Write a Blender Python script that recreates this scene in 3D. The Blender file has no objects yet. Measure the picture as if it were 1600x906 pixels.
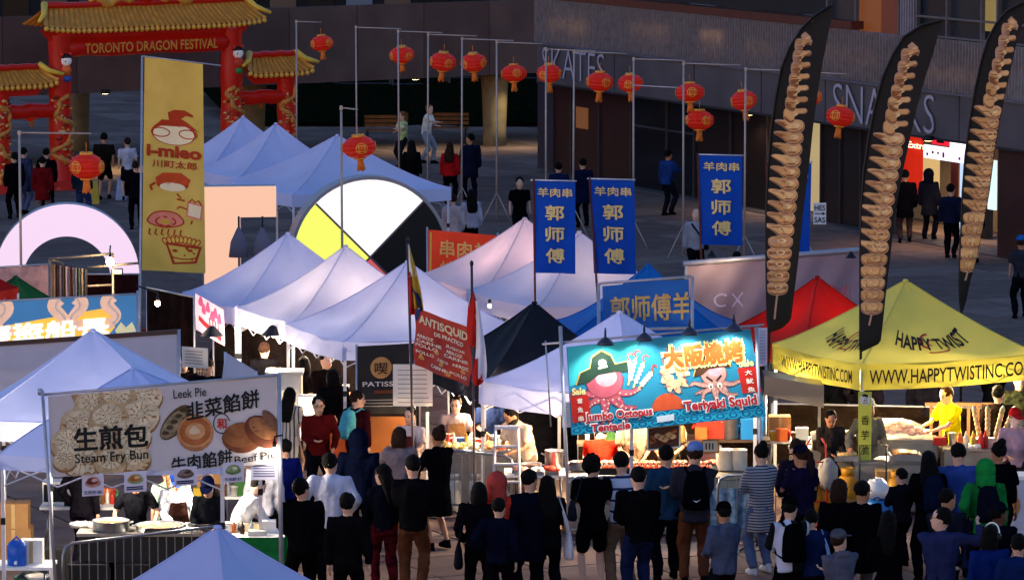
import bpy, bmesh, math, random
from mathutils import Vector, Matrix, noise, geometry
random.seed(7)
S = bpy.context.scene
C = S.collection
R = math.radians
# ------------------------------------------------------------------ camera, sky, sun, exposure
CAMH = 11.0; FPX = 7000.0; HOR = 784.0
TILT = math.atan(HOR / FPX)
cam_d = bpy.data.cameras.new('camera'); cam = bpy.data.objects.new('camera', cam_d); C.objects.link(cam)
cam.location = (0, 0, CAMH); cam.rotation_euler = (R(90) - TILT, 0, 0)
cam_d.sensor_width = 36; cam_d.lens = FPX / 1600 * 36
cam_d.clip_start = 1; cam_d.clip_end = 2000
S.camera = cam
w = bpy.data.worlds.new('World'); S.world = w; w.use_nodes = True
nt = w.node_tree; nt.nodes.clear()
sky = nt.nodes.new('ShaderNodeTexSky'); sky.sky_type = 'NISHITA'; sky.sun_disc = False
sky.sun_elevation = R(3.0); sky.sun_rotation = R(215); sky.altitude = 100; sky.air_density = 1.0; sky.dust_density = 0.1; sky.ozone_density = 3.4
bg = nt.nodes.new('ShaderNodeBackground'); bg.inputs['Strength'].default_value = 0.15
wo = nt.nodes.new('ShaderNodeOutputWorld')
tn = nt.nodes.new('ShaderNodeVectorMath'); tn.operation = 'MULTIPLY'; tn.inputs[1].default_value = (1.5, 1.02, 1.0)   # dusk tint of the whole sky
nt.links.new(sky.outputs[0], tn.inputs[0]); nt.links.new(tn.outputs[0], bg.inputs[0]); nt.links.new(bg.outputs[0], wo.inputs[0])
sd = bpy.data.lights.new('sun', 'SUN'); sd.energy = 0.03; sd.angle = R(20); sd.color = (1.0, 0.8, 0.85)
sun = bpy.data.objects.new('sun', sd); C.objects.link(sun)
sun.rotation_euler = (R(87), 0, R(-35))
S.view_settings.view_transform = 'Standard'; S.view_settings.look = 'None'
EXPO = 2.2; DISP = 2 ** EXPO
S.view_settings.exposure = EXPO; S.view_settings.gamma = 1.0
S.render.engine = 'CYCLES'
# ------------------------------------------------------------------ pixel -> place (a point at a given height or depth)
_f = Vector((0, math.cos(TILT), -math.sin(TILT))); _u = Vector((0, math.sin(TILT), math.cos(TILT)))
def ray(px, py): return _f + Vector(((px - 800) / FPX, 0, 0)) + _u * (-(py - 453) / FPX)
def onz(px, py, z):
    d = ray(px, py); t = (z - CAMH) / d.z
    return Vector((d.x * t, d.y * t, z))
def onY(px, py, Y):
    d = ray(px, py); t = Y / d.y
    return Vector((d.x * t, Y, CAMH + d.z * t))
def onP(px, py, p0, n):
    d = ray(px, py); o = Vector((0, 0, CAMH)); t = (Vector(p0) - o).dot(n) / d.dot(n)
    return o + d * t
# ------------------------------------------------------------------ materials
_M = {}
def hexc(h):
    h = h.lstrip('#'); v = [int(h[i:i+2], 16) / 255 for i in (0, 2, 4)]
    return tuple(c / 12.92 if c <= .04045 else ((c + .055) / 1.055) ** 2.4 for c in v)
def lin(c): return hexc(c) if isinstance(c, str) else tuple(c)
def mat(col, rough=.7, metal=0.0, var=.12, scale=6.0, bump=.0, bscale=40.0, emit=0.0, ecol=None, trans=0.0, spec=.3, alpha=None):
    col = lin(col); key = (tuple(round(x, 4) for x in col), rough, metal, var, scale, bump, bscale, emit, ecol, trans, spec)
    if key in _M: return _M[key]
    m = bpy.data.materials.new('surface'); m.use_nodes = True; t = m.node_tree; N = t.nodes; L = t.links
    b = N['Principled BSDF']; out = N['Material Output']
    b.inputs['Roughness'].default_value = rough; b.inputs['Metallic'].default_value = metal
    b.inputs['Specular IOR Level'].default_value = spec
    tc = N.new('ShaderNodeTexCoord')
    if var > 0:
        n = N.new('ShaderNodeTexNoise'); n.inputs['Scale'].default_value = scale; n.inputs['Detail'].default_value = 5
        L.new(tc.outputs['Object'], n.inputs['Vector'])
        mr = N.new('ShaderNodeMapRange'); mr.inputs[1].default_value = .3; mr.inputs[2].default_value = .7
        mr.inputs[3].default_value = 1 - var; mr.inputs[4].default_value = 1 + var
        L.new(n.outputs[0], mr.inputs[0])
        mx = N.new('ShaderNodeVectorMath'); mx.operation = 'SCALE'; mx.inputs[0].default_value = col
        L.new(mr.outputs[0], mx.inputs['Scale']); L.new(mx.outputs[0], b.inputs['Base Color'])
        cs = mx.outputs[0]
    else:
        b.inputs['Base Color'].default_value = (*col, 1); cs = None
    if bump > 0:
        n2 = N.new('ShaderNodeTexNoise'); n2.inputs['Scale'].default_value = bscale; n2.inputs['Detail'].default_value = 4
        L.new(tc.outputs['Object'], n2.inputs['Vector'])
        bp = N.new('ShaderNodeBump'); bp.inputs['Strength'].default_value = bump; bp.inputs['Distance'].default_value = .03
        L.new(n2.outputs[0], bp.inputs['Height']); L.new(bp.outputs[0], b.inputs['Normal'])
    if emit > 0:
        b.inputs['Emission Color'].default_value = (*lin(ecol or col), 1); b.inputs['Emission Strength'].default_value = emit * 2 / DISP
    if trans > 0:
        tr = N.new('ShaderNodeBsdfTranslucent'); mxs = N.new('ShaderNodeMixShader'); mxs.inputs[0].default_value = trans
        if cs: L.new(cs, tr.inputs[0])
        else: tr.inputs[0].default_value = (*col, 1)
        L.new(b.outputs[0], mxs.inputs[1]); L.new(tr.outputs[0], mxs.inputs[2]); L.new(mxs.outputs[0], out.inputs[0])
    _M[key] = m; return m
def cloth(col): return mat(col, .9, 0, .3, 4, 1.0, 9, spec=0.0)
def canvas(col, trans=.28): return mat(col, .75, 0, .07, 1.3, .55, 2.6, trans=trans, spec=.2)
def paint(col): return mat(col, .5, 0, .1, 9)
def printm(col, var=.1, scale=9): return mat(col, .6, 0, var, scale, spec=.2)
def glow(col, e): return mat((.02, .02, .02), .4, 0, 0, emit=e, ecol=col)
def stripes(c1, c2, freq, width=.5, axis=2, wob=0.0):
    key = ('st', c1, c2, freq, width, axis)
    if key in _M: return _M[key]
    m = bpy.data.materials.new('striped_cloth'); m.use_nodes = True; t = m.node_tree; N = t.nodes; L = t.links
    b = N['Principled BSDF']; b.inputs['Roughness'].default_value = .85; b.inputs['Specular IOR Level'].default_value = .15
    tc = N.new('ShaderNodeTexCoord'); sp = N.new('ShaderNodeSeparateXYZ'); L.new(tc.outputs['Object'], sp.inputs[0])
    mu = N.new('ShaderNodeMath'); mu.operation = 'MULTIPLY'; mu.inputs[1].default_value = freq; L.new(sp.outputs[axis], mu.inputs[0])
    fr = N.new('ShaderNodeMath'); fr.operation = 'FRACT'; L.new(mu.outputs[0], fr.inputs[0])
    gt = N.new('ShaderNodeMath'); gt.operation = 'GREATER_THAN'; gt.inputs[1].default_value = width; L.new(fr.outputs[0], gt.inputs[0])
    mx = N.new('ShaderNodeMix'); mx.data_type = 'RGBA'; mx.inputs[6].default_value = (*lin(c1), 1); mx.inputs[7].default_value = (*lin(c2), 1)
    L.new(gt.outputs[0], mx.inputs[0]); L.new(mx.outputs[2], b.inputs['Base Color'])
    _M[key] = m; return m
def blotch(c1, c2, scale, lo=.45, hi=.55, rough=.7, metal=0, bump=.3):
    key = ('bl', c1, c2, scale, lo, hi, rough, metal)
    if key in _M: return _M[key]
    m = bpy.data.materials.new('mottled'); m.use_nodes = True; t = m.node_tree; N = t.nodes; L = t.links
    b = N['Principled BSDF']; b.inputs['Specular IOR Level'].default_value = 0.0 if rough > .8 else .35; b.inputs['Roughness'].default_value = rough; b.inputs['Metallic'].default_value = metal
    tc = N.new('ShaderNodeTexCoord'); n = N.new('ShaderNodeTexNoise'); n.inputs['Scale'].default_value = scale; n.inputs['Detail'].default_value = 6
    L.new(tc.outputs['Object'], n.inputs['Vector'])
    cr = N.new('ShaderNodeValToRGB'); cr.color_ramp.elements[0].position = lo; cr.color_ramp.elements[1].position = hi
    cr.color_ramp.elements[0].color = (*lin(c1), 1); cr.color_ramp.elements[1].color = (*lin(c2), 1)
    L.new(n.outputs[0], cr.inputs[0]); L.new(cr.outputs[0], b.inputs['Base Color'])
    bp = N.new('ShaderNodeBump'); bp.inputs['Strength'].default_value = bump; bp.inputs['Distance'].default_value = .02
    L.new(n.outputs[0], bp.inputs['Height']); L.new(bp.outputs[0], b.inputs['Normal'])
    _M[key] = m; return m
STEEL = mat('#9a9ba0', .35, .9, .1, 12); ALU = mat('#c9c9d2', .45, .6, .08, 12); DARKM = mat('#1a1a1d', .5, .3)
WHITEP = mat('#d8d6d2', .5); BLACK = mat('#0c0c0e', .6); WOODM = mat('#7a5230', .7, 0, .3, 4)
CARD = mat('#9c7448', .9, 0, .1, 5); PLW = mat('#e6e4de', .35, 0, .03)
# ------------------------------------------------------------------ things
def tag(o, label=None, cat=None, group=None, kind=None):
    if label: o['label'] = label
    if cat: o['category'] = cat
    if group: o['group'] = group
    if kind: o['kind'] = kind
    return o
def thing(name, label, cat, loc=(0, 0, 0), rz=0.0, group=None):
    o = bpy.data.objects.new(name, None); C.objects.link(o); o.location = loc; o.rotation_euler = (0, 0, rz)
    o.empty_display_size = .2
    return tag(o, label, cat, group)
def kids(o): return [c for c in CH.get(o.name, [])]
CH = {}
def copy_tree(o, label=None, group=None, loc=None, rz=None, parent=None):
    c = o.copy(); C.objects.link(c)
    if parent is not None: c.parent = parent; CH.setdefault(parent.name, []).append(c)
    if label: c['label'] = label
    if group: c['group'] = group
    if loc is not None: c.location = loc
    if rz is not None: c.rotation_euler = (0, 0, rz)
    for k in list(CH.get(o.name, [])): copy_tree(k, parent=c)
    return c
class MB:
    def __init__(s): s.v = []; s.f = []; s.m = []; s.mats = []; s.sm = []
    def mi(s, m):
        if m is None: return 0
        if m not in s.mats: s.mats.append(m)
        return s.mats.index(m)
    def add(s, vs, fs, m=None, smooth=False):
        b = len(s.v); k = s.mi(m); s.v += [tuple(x) for x in vs]
        for f in fs: s.f.append(tuple(b + i for i in f)); s.m.append(k); s.sm.append(smooth)
        return s
    def box(s, c, d, m=None, rz=0, M=None, bev=0):
        x, y, z = d[0] / 2, d[1] / 2, d[2] / 2
        vs = [Vector((i * x, j * y, k * z)) for i in (-1, 1) for j in (-1, 1) for k in (-1, 1)]
        Rm = M or Matrix.Rotation(rz, 3, 'Z')
        vs = [Rm @ q + Vector(c) for q in vs]
        return s.add(vs, [(0, 1, 3, 2), (4, 6, 7, 5), (0, 4, 5, 1), (2, 3, 7, 6), (0, 2, 6, 4), (1, 5, 7, 3)], m)
    def tube(s, pts, r, m=None, n=8, smooth=True, flat=1.0, up=None):
        pts = [Vector(p) for p in pts]; rs = r if isinstance(r, (list, tuple)) else [r] * len(pts)
        vs = []; L = len(pts); prev = None
        for i, p in enumerate(pts):
            d = (pts[min(i + 1, L - 1)] - pts[max(i - 1, 0)]).normalized()
            ref = Vector(up) if up else (prev if prev else (Vector((0, 0, 1)) if abs(d.z) < .9 else Vector((1, 0, 0))))
            a = (ref - d * ref.dot(d));
            if a.length < 1e-5: a = d.orthogonal()
            a.normalize(); b = d.cross(a); prev = a
            for k in range(n):
                t = 2 * math.pi * k / n
                vs.append(p + a * math.cos(t) * rs[i] * flat + b * math.sin(t) * rs[i])
        fs = [(i * n + k, i * n + (k + 1) % n, (i + 1) * n + (k + 1) % n, (i + 1) * n + k) for i in range(L - 1) for k in range(n)]
        fs += [tuple(range(n - 1, -1, -1)), tuple((L - 1) * n + k for k in range(n))]
        return s.add(vs, fs, m, smooth)
    def rings(s, rg, m=None, n=12, T=None, smooth=True):
        vs = []
        for (cx, cy, cz, rx, ry) in rg:
            for k in range(n):
                t = 2 * math.pi * k / n; p = Vector((cx + rx * math.cos(t), cy + ry * math.sin(t), cz)); vs.append(T(p) if T else p)
        L = len(rg)
        fs = [(i * n + k, i * n + (k + 1) % n, (i + 1) * n + (k + 1) % n, (i + 1) * n + k) for i in range(L - 1) for k in range(n)]
        fs += [tuple(range(n - 1, -1, -1)), tuple((L - 1) * n + k for k in range(n))]
        return s.add(vs, fs, m, smooth)
    def lathe(s, prof, c=(0, 0, 0), m=None, n=16, smooth=True):
        return s.rings([(c[0], c[1], c[2] + z, r, r) for r, z in prof], m, n, None, smooth)
    def ell(s, c, r, m=None, n=10, k=6, T=None, jit=0):
        if not isinstance(r, (list, tuple)): r = (r, r, r)
        rg = []
        for i in range(k + 1):
            a = -math.pi / 2 + math.pi * i / k; q = max(math.cos(a), .02)
            rg.append((c[0], c[1], c[2] + r[2] * math.sin(a), r[0] * q, r[1] * q))
        b = len(s.v); s.rings(rg, m, n, T)
        if jit:
            for i in range(b, len(s.v)): s.v[i] = tuple(x + random.uniform(-jit, jit) for x in s.v[i])
        return s
    def prism(s, pts, d, m=None):
        """closed outline pts (3-D, coplanar) thickened by vector d"""
        pts = [Vector(p) for p in pts]; d = Vector(d); n = len(pts)
        tri = geometry.tessellate_polygon([pts]); vs = pts + [p + d for p in pts]
        fs = [tuple(t) for t in tri] + [tuple(n + i for i in reversed(t)) for t in tri]
        fs += [(i, (i + 1) % n, n + (i + 1) % n, n + i) for i in range(n)]
        return s.add(vs, fs, m)
    def grid(s, F, nu, nv, m=None, smooth=True):
        vs = [F(i / nu, j / nv) for j in range(nv + 1) for i in range(nu + 1)]
        fs = [(j * (nu + 1) + i, j * (nu + 1) + i + 1, (j + 1) * (nu + 1) + i + 1, (j + 1) * (nu + 1) + i) for j in range(nv) for i in range(nu)]
        return s.add(vs, fs, m, smooth)
    def build(s, name, m=None, parent=None, world=False, kind=None, label=None, mods=None):
        me = bpy.data.meshes.new(name)
        off = Vector(parent.location) if (world and parent is not None) else Vector((0, 0, 0))
        me.from_pydata([Vector(x) - off for x in s.v] if world and parent is not None else s.v, [], s.f)
        ms = s.mats if s.mats else [m or WHITEP]
        for x in ms: me.materials.append(x)
        me.polygons.foreach_set('material_index', s.m if s.mats else [0] * len(s.f)); me.polygons.foreach_set('use_smooth', s.sm)
        me.update()
        o = bpy.data.objects.new(name, me); C.objects.link(o)
        if parent is not None: o.parent = parent; CH.setdefault(parent.name, []).append(o)
        if kind: o['kind'] = kind
        if label: o['label'] = label
        return o
def struct(name, mb, m=None): return tag(mb.build(name, m), kind='structure')
# ------------------------------------------------------------------ lettering
TX = {}
def prep_texts(lst):
    obs = []
    for s, off in sorted(set((s, 0.0 if ord(s[0]) > 0x2e00 else off) for s, off in lst)):
        cu = bpy.data.curves.new('t', 'FONT'); cu.body = s; cu.offset = off; cu.fill_mode = 'FRONT'; cu.resolution_u = 3
        o = bpy.data.objects.new('t', cu); C.objects.link(o); obs.append(((s, off), o, cu))
    bpy.context.view_layer.update(); dg = bpy.context.evaluated_depsgraph_get()
    for k, o, cu in obs:
        me = bpy.data.meshes.new_from_object(o.evaluated_get(dg))
        vs = [(v.co.x, v.co.y) for v in me.vertices]; fs = [tuple(p.vertices) for p in me.polygons]
        tris = []
        for f in fs:
            for i in range(1, len(f) - 1): tris.append((f[0], f[i], f[i + 1]))
        xs = [v[0] for v in vs] or [0, 1]; ys = [v[1] for v in vs] or [0, 1]
        TX[k] = (vs, tris, (min(xs), min(ys), max(xs), max(ys)))
        bpy.data.objects.remove(o); bpy.data.curves.remove(cu); bpy.data.meshes.remove(me)
class Sheet:
    """a hanging cloth or board; P(u, v, off) gives the point at u across, v down, off in front"""
    def __init__(s, TL, TR, BL, BR, amp=.012, ku=2.2, kv=.7, ph=0.0, F=None):
        s.TL, s.TR, s.BL, s.BR = [Vector(x) for x in (TL, TR, BL, BR)]
        s.amp, s.ku, s.kv, s.ph = amp, ku, kv, ph
        s.n = (s.BL - s.TL).cross(s.TR - s.TL).normalized()
        if s.n.y > 0 and not F: s.n = -s.n
        s.F = F; s.W = (s.TR - s.TL).length; s.H = (s.BL - s.TL).length
        s.L = MB(); s.A = MB()
    def P(s, u, v, off=0.0):
        if s.F: return s.F(u, v, off)
        p = s.TL.lerp(s.TR, u).lerp(s.BL.lerp(s.BR, u), v)
        d = s.amp * math.sin(6.283 * (s.ku * u + s.kv * v) + s.ph) * (.4 + .6 * v)
        return p + s.n * (d + off)
    def cloth(s, name, m, root, nu=24, nv=10, th=.004):
        b = MB(); b.grid(lambda u, v: s.P(u, v, 0), nu, nv); b.grid(lambda u, v: s.P(1 - u, v, -th), nu, nv)
        return b.build(name, m, root, world=True)
    def tri(s, A, B, Cc, m, off, mb, mx):
        st = [(A, B, Cc)]
        while st:
            a, b, c = st.pop()
            def ln(p, q): return math.hypot((p[0] - q[0]) * s.W, (p[1] - q[1]) * s.H)
            l = [ln(a, b), ln(b, c), ln(c, a)]; k = l.index(max(l))
            if l[k] > mx:
                if k == 1: a, b, c = b, c, a
                elif k == 2: a, b, c = c, a, b
                mid = ((a[0] + b[0]) / 2, (a[1] + b[1]) / 2); st += [(a, mid, c), (mid, b, c)]
            else:
                if not s.F: a, b, c = [(min(max(q[0], .004), .996), min(max(q[1], .006), .994)) for q in (a, b, c)]
                mb.add([s.P(*a, off), s.P(*b, off), s.P(*c, off)], [(0, 1, 2)], m)
    def poly(s, pts, m, layer=1, mx=.16):
        pts = [tuple(p) for p in pts]
        for t in geometry.tessellate_polygon([[Vector((p[0] * s.W, p[1] * s.H, 0)) for p in pts]]):
            s.tri(pts[t[0]], pts[t[1]], pts[t[2]], m, .004 + .0013 * layer, s.A, mx)
    def oval(s, u, v, ru, rv, m, layer=1, n=20, rot=0.0, wob=0.0, seed=0):
        """ru, rv in metres"""
        pts = []
        for k in range(n):
            t = 2 * math.pi * k / n; q = 1 + wob * math.sin(3 * t + seed) + wob * .6 * math.sin(5 * t + 2 * seed)
            x, y = ru * q * math.cos(t), rv * q * math.sin(t); x, y = x * math.cos(rot) - y * math.sin(rot), x * math.sin(rot) + y * math.cos(rot)
            pts.append((u + x / s.W, v + y / s.H))
        s.poly(pts, m, layer)
    def ring(s, u, v, ru, rv, wd, m, layer=1, a0=0, a1=6.2832, n=24, rot=0):
        pts = []
        for k in range(n + 1):
            t = a0 + (a1 - a0) * k / n; x, y = ru * math.cos(t), rv * math.sin(t)
            x, y = x * math.cos(rot) - y * math.sin(rot), x * math.sin(rot) + y * math.cos(rot)
            pts.append((u + x / s.W, v + y / s.H))
        s.stroke(pts, wd, m, layer)
    def stroke(s, pts, wd, m, layer=1):
        n = len(pts); ws = wd if isinstance(wd, (list, tuple)) else [wd] * n
        Lf, Rt = [], []
        for i in range(n):
            a = pts[max(i - 1, 0)]; b = pts[min(i + 1, n - 1)]
            dx, dy = (b[0] - a[0]) * s.W, (b[1] - a[1]) * s.H; l = math.hypot(dx, dy) or 1
            nx, ny = -dy / l * ws[i] / 2, dx / l * ws[i] / 2
            Lf.append((pts[i][0] + nx / s.W, pts[i][1] + ny / s.H)); Rt.append((pts[i][0] - nx / s.W, pts[i][1] - ny / s.H))
        o = .004 + .0013 * layer
        for i in range(n - 1):
            s.tri(Lf[i], Lf[i + 1], Rt[i + 1], m, o, s.A, .16); s.tri(Lf[i], Rt[i + 1], Rt[i], m, o, s.A, .16)
    def text(s, st, u0, v0, u1, v1, m, layer=12, bold=0.0, skew=0.0, curve=0.0, rot=0.0, grow=1.0):
        cjk = ord(st[0]) > 0x2e00
        if cjk and not grow == 9:
            hb = bold * min((u1 - u0) * s.W / len(st), (v1 - v0) * s.H); k = 0
            for dx, dy in ((-1, -1), (1, 1), (-1, 1), (1, -1), (0, 0)): s.text(st, u0 + dx * hb / s.W, v0 + dy * hb / s.H, u1 + dx * hb / s.W, v1 + dy * hb / s.H, m, layer + k * .5, 0.0, skew, curve, rot, 9); k += 1
            return
        vs, tris, (x0, y0, x1, y1) = TX[(st, bold)]
        def f(p):
            a = (p[0] - x0) / (x1 - x0 or 1); b = (p[1] - y0) / (y1 - y0 or 1)
            u = u0 + (u1 - u0) * a + skew * b; v = v1 + (v0 - v1) * b + rot * (a - .5) + curve * (4 * (a - .5) ** 2)
            return (u, v)
        q = [f(p) for p in vs]; o = .004 + .0013 * layer
        for t in tris: s.tri(q[t[0]], q[t[1]], q[t[2]], m, o, s.L, .16)
    def finish(s, root, pic='printed_picture'):
        if s.A.v: s.A.build(pic, None, root, world=True)
        if s.L.v: s.L.build('lettering', None, root, world=True)
LK = .8 * 2 / DISP
def lamp(kind, loc, energy, col, parent=None, size=.2, rot=None, spot=None):
    d = bpy.data.lights.new('light', kind); d.energy = energy * LK; d.color = col
    if kind == 'AREA': d.size = size
    else: d.shadow_soft_size = size
    if spot: d.spot_size = spot; d.spot_blend = .6
    o = bpy.data.objects.new('light', d); C.objects.link(o)
    if parent is not None: o.parent = parent; o.location = Vector(loc) - Vector(parent.location)
    else: o.location = loc
    if rot: o.rotation_euler = rot
    return o
WARM = (1.0, .72, .42); COOLW = (1.0, .93, .82)
# ------------------------------------------------------------------ people
SKIN = {'p': '#c99b83', 'm': '#a87456', 'd': '#5f3d2c', 'k': '#33231b'}
HAIRC = {'k': '#0b0908', 'b': '#2a180f', 'l': '#6b4a2c', 'g': '#8a8680'}
REM = []
def ik(a, b, l1, l2, hint):
    a, b = Vector(a), Vector(b); d = b - a; L = min(d.length, (l1 + l2) * .995)
    if L < .08: L = .08
    dn = d.normalized(); x = (l1 * l1 - l2 * l2 + L * L) / (2 * L); h = math.sqrt(max(l1 * l1 - x * x, 0))
    hv = Vector(hint); hv = hv - dn * hv.dot(dn)
    if hv.length < 1e-4: hv = Vector((0, 0, -1))
    hv.normalize(); return a + dn * x + hv * h, a + dn * L
def remesh(o, vox):
    md = o.modifiers.new('join', 'REMESH'); md.mode = 'VOXEL'; md.voxel_size = vox; md.use_smooth_shade = True; REM.append(o)
PN = [0]
def person(px, py, label, h=1.70, face=180, top='tee', tc='#15161a', bot='trousers', bc='#101014', hair='short', hc='k',
           skin='p', lean=0, yaw=0, nod=0, L=None, Rr=None, step=0.0, hat=None, hatc='#222', shoe='#0f0f10', far=False, group=None,
           sleeve=None, build=1.0, foot_z=0.0, at=None, extra=None, collar=None):
    """px, py = where the top of the head is in the picture; face 0 looks at the camera, 180 away from it"""
    PN[0] += 1; rp = random.Random(PN[0] * 13)
    if py > 660 and not at and px > 440: h *= 1.075
    if not L and not Rr and not far and not lean:
        pose = rp.choice((None, 'ph', 'one', 'pocket', 'cross', 'hip'))
        if pose == 'ph': L, Rr = (.07, -.32, 1.25), (-.08, -.31, 1.22)
        elif pose == 'one': Rr = (-.12, -.30, 1.3)
        elif pose == 'pocket': L, Rr = (.21, -.08, .93), (-.24, -.03, .84)
        elif pose == 'cross': L, Rr = (-.05, -.24, 1.16), (.05, -.26, 1.2)
        elif pose == 'hip': L = (.2, -.05, 1.02)
    face += rp.uniform(-14, 14); yaw += rp.uniform(-18, 18); nod += rp.uniform(-4, 12); step = step or rp.uniform(-.06, .07); lean = lean or rp.uniform(-1, 5)
    p0 = at if at else onz(px, py, h + foot_z); k = h / 1.72
    root = thing('person', label, 'person', (p0[0], p0[1], foot_z), R(face), group); root.scale = (k, k, k)
    la = R(lean)
    hip = Vector((0, 0, .9)); off = Vector((0, math.sin(la) * .18, 0))
    def TW(p, k=1.0):
        q = Vector(p)
        if q.z > .9:
            d = q - hip; f = min(1, (q.z - .9) / .2) if k else 1; a = la * f
            q = hip + Vector((d.x, d.y * math.cos(a) - d.z * math.sin(a), d.z * math.cos(a) + d.y * math.sin(a)))
        return q + off * max(0, min(1, (q.z - .1) / .8))
    RY = Matrix.Rotation(R(yaw), 3, 'Z') @ Matrix.Rotation(R(nod), 3, 'X')
    nk = Vector((0, 0, 1.5))
    def TH(p): return TW(nk + RY @ ((Vector(p) - nk) * 1.14))
    vox = .032 if far else .021; bw = build * 1.1
    fem = top in ('dress',) or hair in ('long', 'bun', 'tail')
    # limbs
    sx = .175 * bw if not fem else .155 * bw
    SL, SR = TW((sx, 0, 1.40)), TW((-sx, 0, 1.40))
    hL = Vector(L) if L else TW((.25, -.03, .80)); hR = Vector(Rr) if Rr else TW((-.25, -.03, .80))
    eL, hL = ik(SL, hL, .29, .27, (.5, .6, -.5)); eR, hR = ik(SR, hR, .29, .27, (-.5, .6, -.5))
    st = step
    HL, HR = Vector((.09, 0, .88)) + off * .97, Vector((-.09, 0, .88)) + off * .97
    fL, fR = Vector((.115, -st, .09)), Vector((-.115, st, .09 + (0.03 if st else 0)))
    kL, fL = ik(HL, fL, .43, .43, (.1, -1, 0)); kR, fR = ik(HR, fR, .43, .43, (-.1, -1, 0))
    b = MB(); sk = mat(SKIN[skin], .55, 0, .06, 12, spec=.35)
    tr = [(0, 0, .84, .12, .08), (0, 0, .95, .12, .09), (0, 0, 1.08, .10, .08), (0, 0, 1.22, .12, .08), (0, 0, 1.34, .13, .08), (0, 0, 1.41, .09, .06), (0, 0, 1.46, .065, .062), (0, .0, 1.50, .055, .058), (0, -.005, 1.55, .052, .058)]
    b.rings(tr, None, 10, TW)
    hd = [(0, .0, 1.485, .05, .05), (0, -.022, 1.495, .045, .065), (0, -.02, 1.52, .06, .083), (0, -.01, 1.56, .069, .094), (0, 0, 1.61, .075, .099), (0, .004, 1.66, .073, .097), (0, .008, 1.695, .056, .076), (0, .01, 1.715, .028, .038)]
    b.rings(hd, None, 14, TH)
    for s in (1, -1): b.ell((s * .077, .008, 1.60), (.014, .022, .032), None, 6, 4, TH)
    b.ell((0, -.106, 1.587), (.015, .022, .026), None, 6, 4, TH)
    for s_, S_, e_, h_ in ((1, SL, eL, hL), (-1, SR, eR, hR)):
        b.tube([TW((s_ * .06, 0, 1.385)), S_ - Vector((0, 0, .015)), S_.lerp(e_, .5), e_, e_.lerp(h_, .4), h_], [.038, .042, .04, .036, .035, .024], None, 8)
    bare = bot in ('bare', 'shorts', 'dress', 'skirt')
    for s_, H_, k_, f_ in ((1, HL, kL, fL), (-1, HR, kR, fR)):
        b.tube([H_ + Vector((0, 0, .03)), H_, H_.lerp(k_, .5), k_, k_.lerp(f_, .35), f_, f_ - Vector((0, 0, .05))], [.07, .085, .07, .051, .053, .033, .036], None, 8)
    body = b.build('body', sk, root); remesh(body, vox)
    if not far:
        f = MB()
        for s_, e_, h_ in ((1, eL, hL), (-1, eR, hR)):      # palm, four fingers and a thumb, slightly curled
            d = (h_ - e_).normalized(); ax = Vector((s_, 0, 0)); ax = (ax - d * ax.dot(d))
            if ax.length < .2: ax = Vector((0, -1, 0)) - d * (-d.y)
            ax.normalize(); nn = d.cross(ax).normalized() * (1 if s_ > 0 else -1); wd = Vector((0, -1, 0)); wd = wd - d * wd.dot(d)
            if wd.length < .2: wd = ax
            wd.normalize(); cu = d.cross(wd).normalized() * (1 if s_ > 0 else -1)
            f.tube([h_, h_ + d * .03, h_ + d * .085], [.026, .034, .036], sk, 8, True, .45, up=cu)
            for i, (o_, l_) in enumerate(((.026, .066), (.009, .075), (-.009, .07), (-.025, .055))):
                a0 = h_ + d * .078 + wd * o_; a1 = a0 + d * l_ * .55 + cu * .006; a2 = a1 + d * l_ * .35 + cu * .024
                f.tube([a0, a1, a2], [.0095, .0085, .007], sk, 6)
            t0 = h_ + d * .022 + wd * .022; f.tube([t0, t0 + d * .03 + wd * .022, t0 + d * .058 + wd * .024 + cu * .01], [.0125, .0105, .0085], sk, 6)
        f.build('hand', sk, body)
        g = MB(); dk = mat('#140f0d', .3); lip = mat('#7c3f38', .5)
        for s in (1, -1):
            g.ell((s * .03, -.093, 1.615), (.014, .008, .0075), dk, 8, 4, TH); g.ell((s * .031, -.096, 1.638), (.021, .007, .0045), mat(HAIRC[hc], .8), 6, 4, TH)
        g.ell((0, -.1, 1.545), (.024, .008, .007), lip, 8, 4, TH)
        if extra and 'glasses' in extra:
            for s in (1, -1):
                g.tube([TH((s * .03 + .025 * math.cos(a), -.112, 1.615 + .02 * math.sin(a))) for a in [6.2832 * i / 10 for i in range(11)]], .003, BLACK, 5)
                g.tube([TH((s * .055, -.11, 1.62)), TH((s * .082, .0, 1.62))], .003, BLACK, 5)
        if extra and 'beard' in extra:
            g.rings([(0, -.03, 1.487, .045, .07), (0, -.028, 1.515, .066, .088), (0, -.018, 1.55, .074, .098), (0, -.003, 1.585, .077, .09)], mat(HAIRC[hc], .95), 12, TH)
        g.build('face', None, body)
    # clothes
    tm = tc if not isinstance(tc, str) else cloth(tc); bm = bc if not isinstance(bc, str) else cloth(bc)
    c = MB(); lo = {'tee': .86, 'shirt': .82, 'long': .84, 'hoodie': .80, 'dress': .50, 'coat': .62, 'cardigan': .58, 'apron': .84}[top]
    g_ = .02 if top in ('tee', 'dress') else .03
    if top in ('hoodie', 'coat'): g_ = .04
    hz = (.142 if lo > .7 else .18) + g_ * .6
    rr = [(0, 0, lo, hz + .012, .115 + g_), (0, 0, max(lo + .05, .9), .146 + g_ * .8, .115 + g_ * .8), (0, 0, 1.06, .122 * bw + g_ * .8, .1 * bw + g_), (0, 0, 1.22, .15 * bw + g_, .105 * bw + g_), (0, 0, 1.34, .168 * bw + g_ * .8, .105 + g_ * .7), (0, 0, 1.405, .128 * bw + g_ * .5, .09 + g_ * .4), (0, 0, 1.445, .09, .07), (0, 0, 1.475, .066, .062)]
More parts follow.
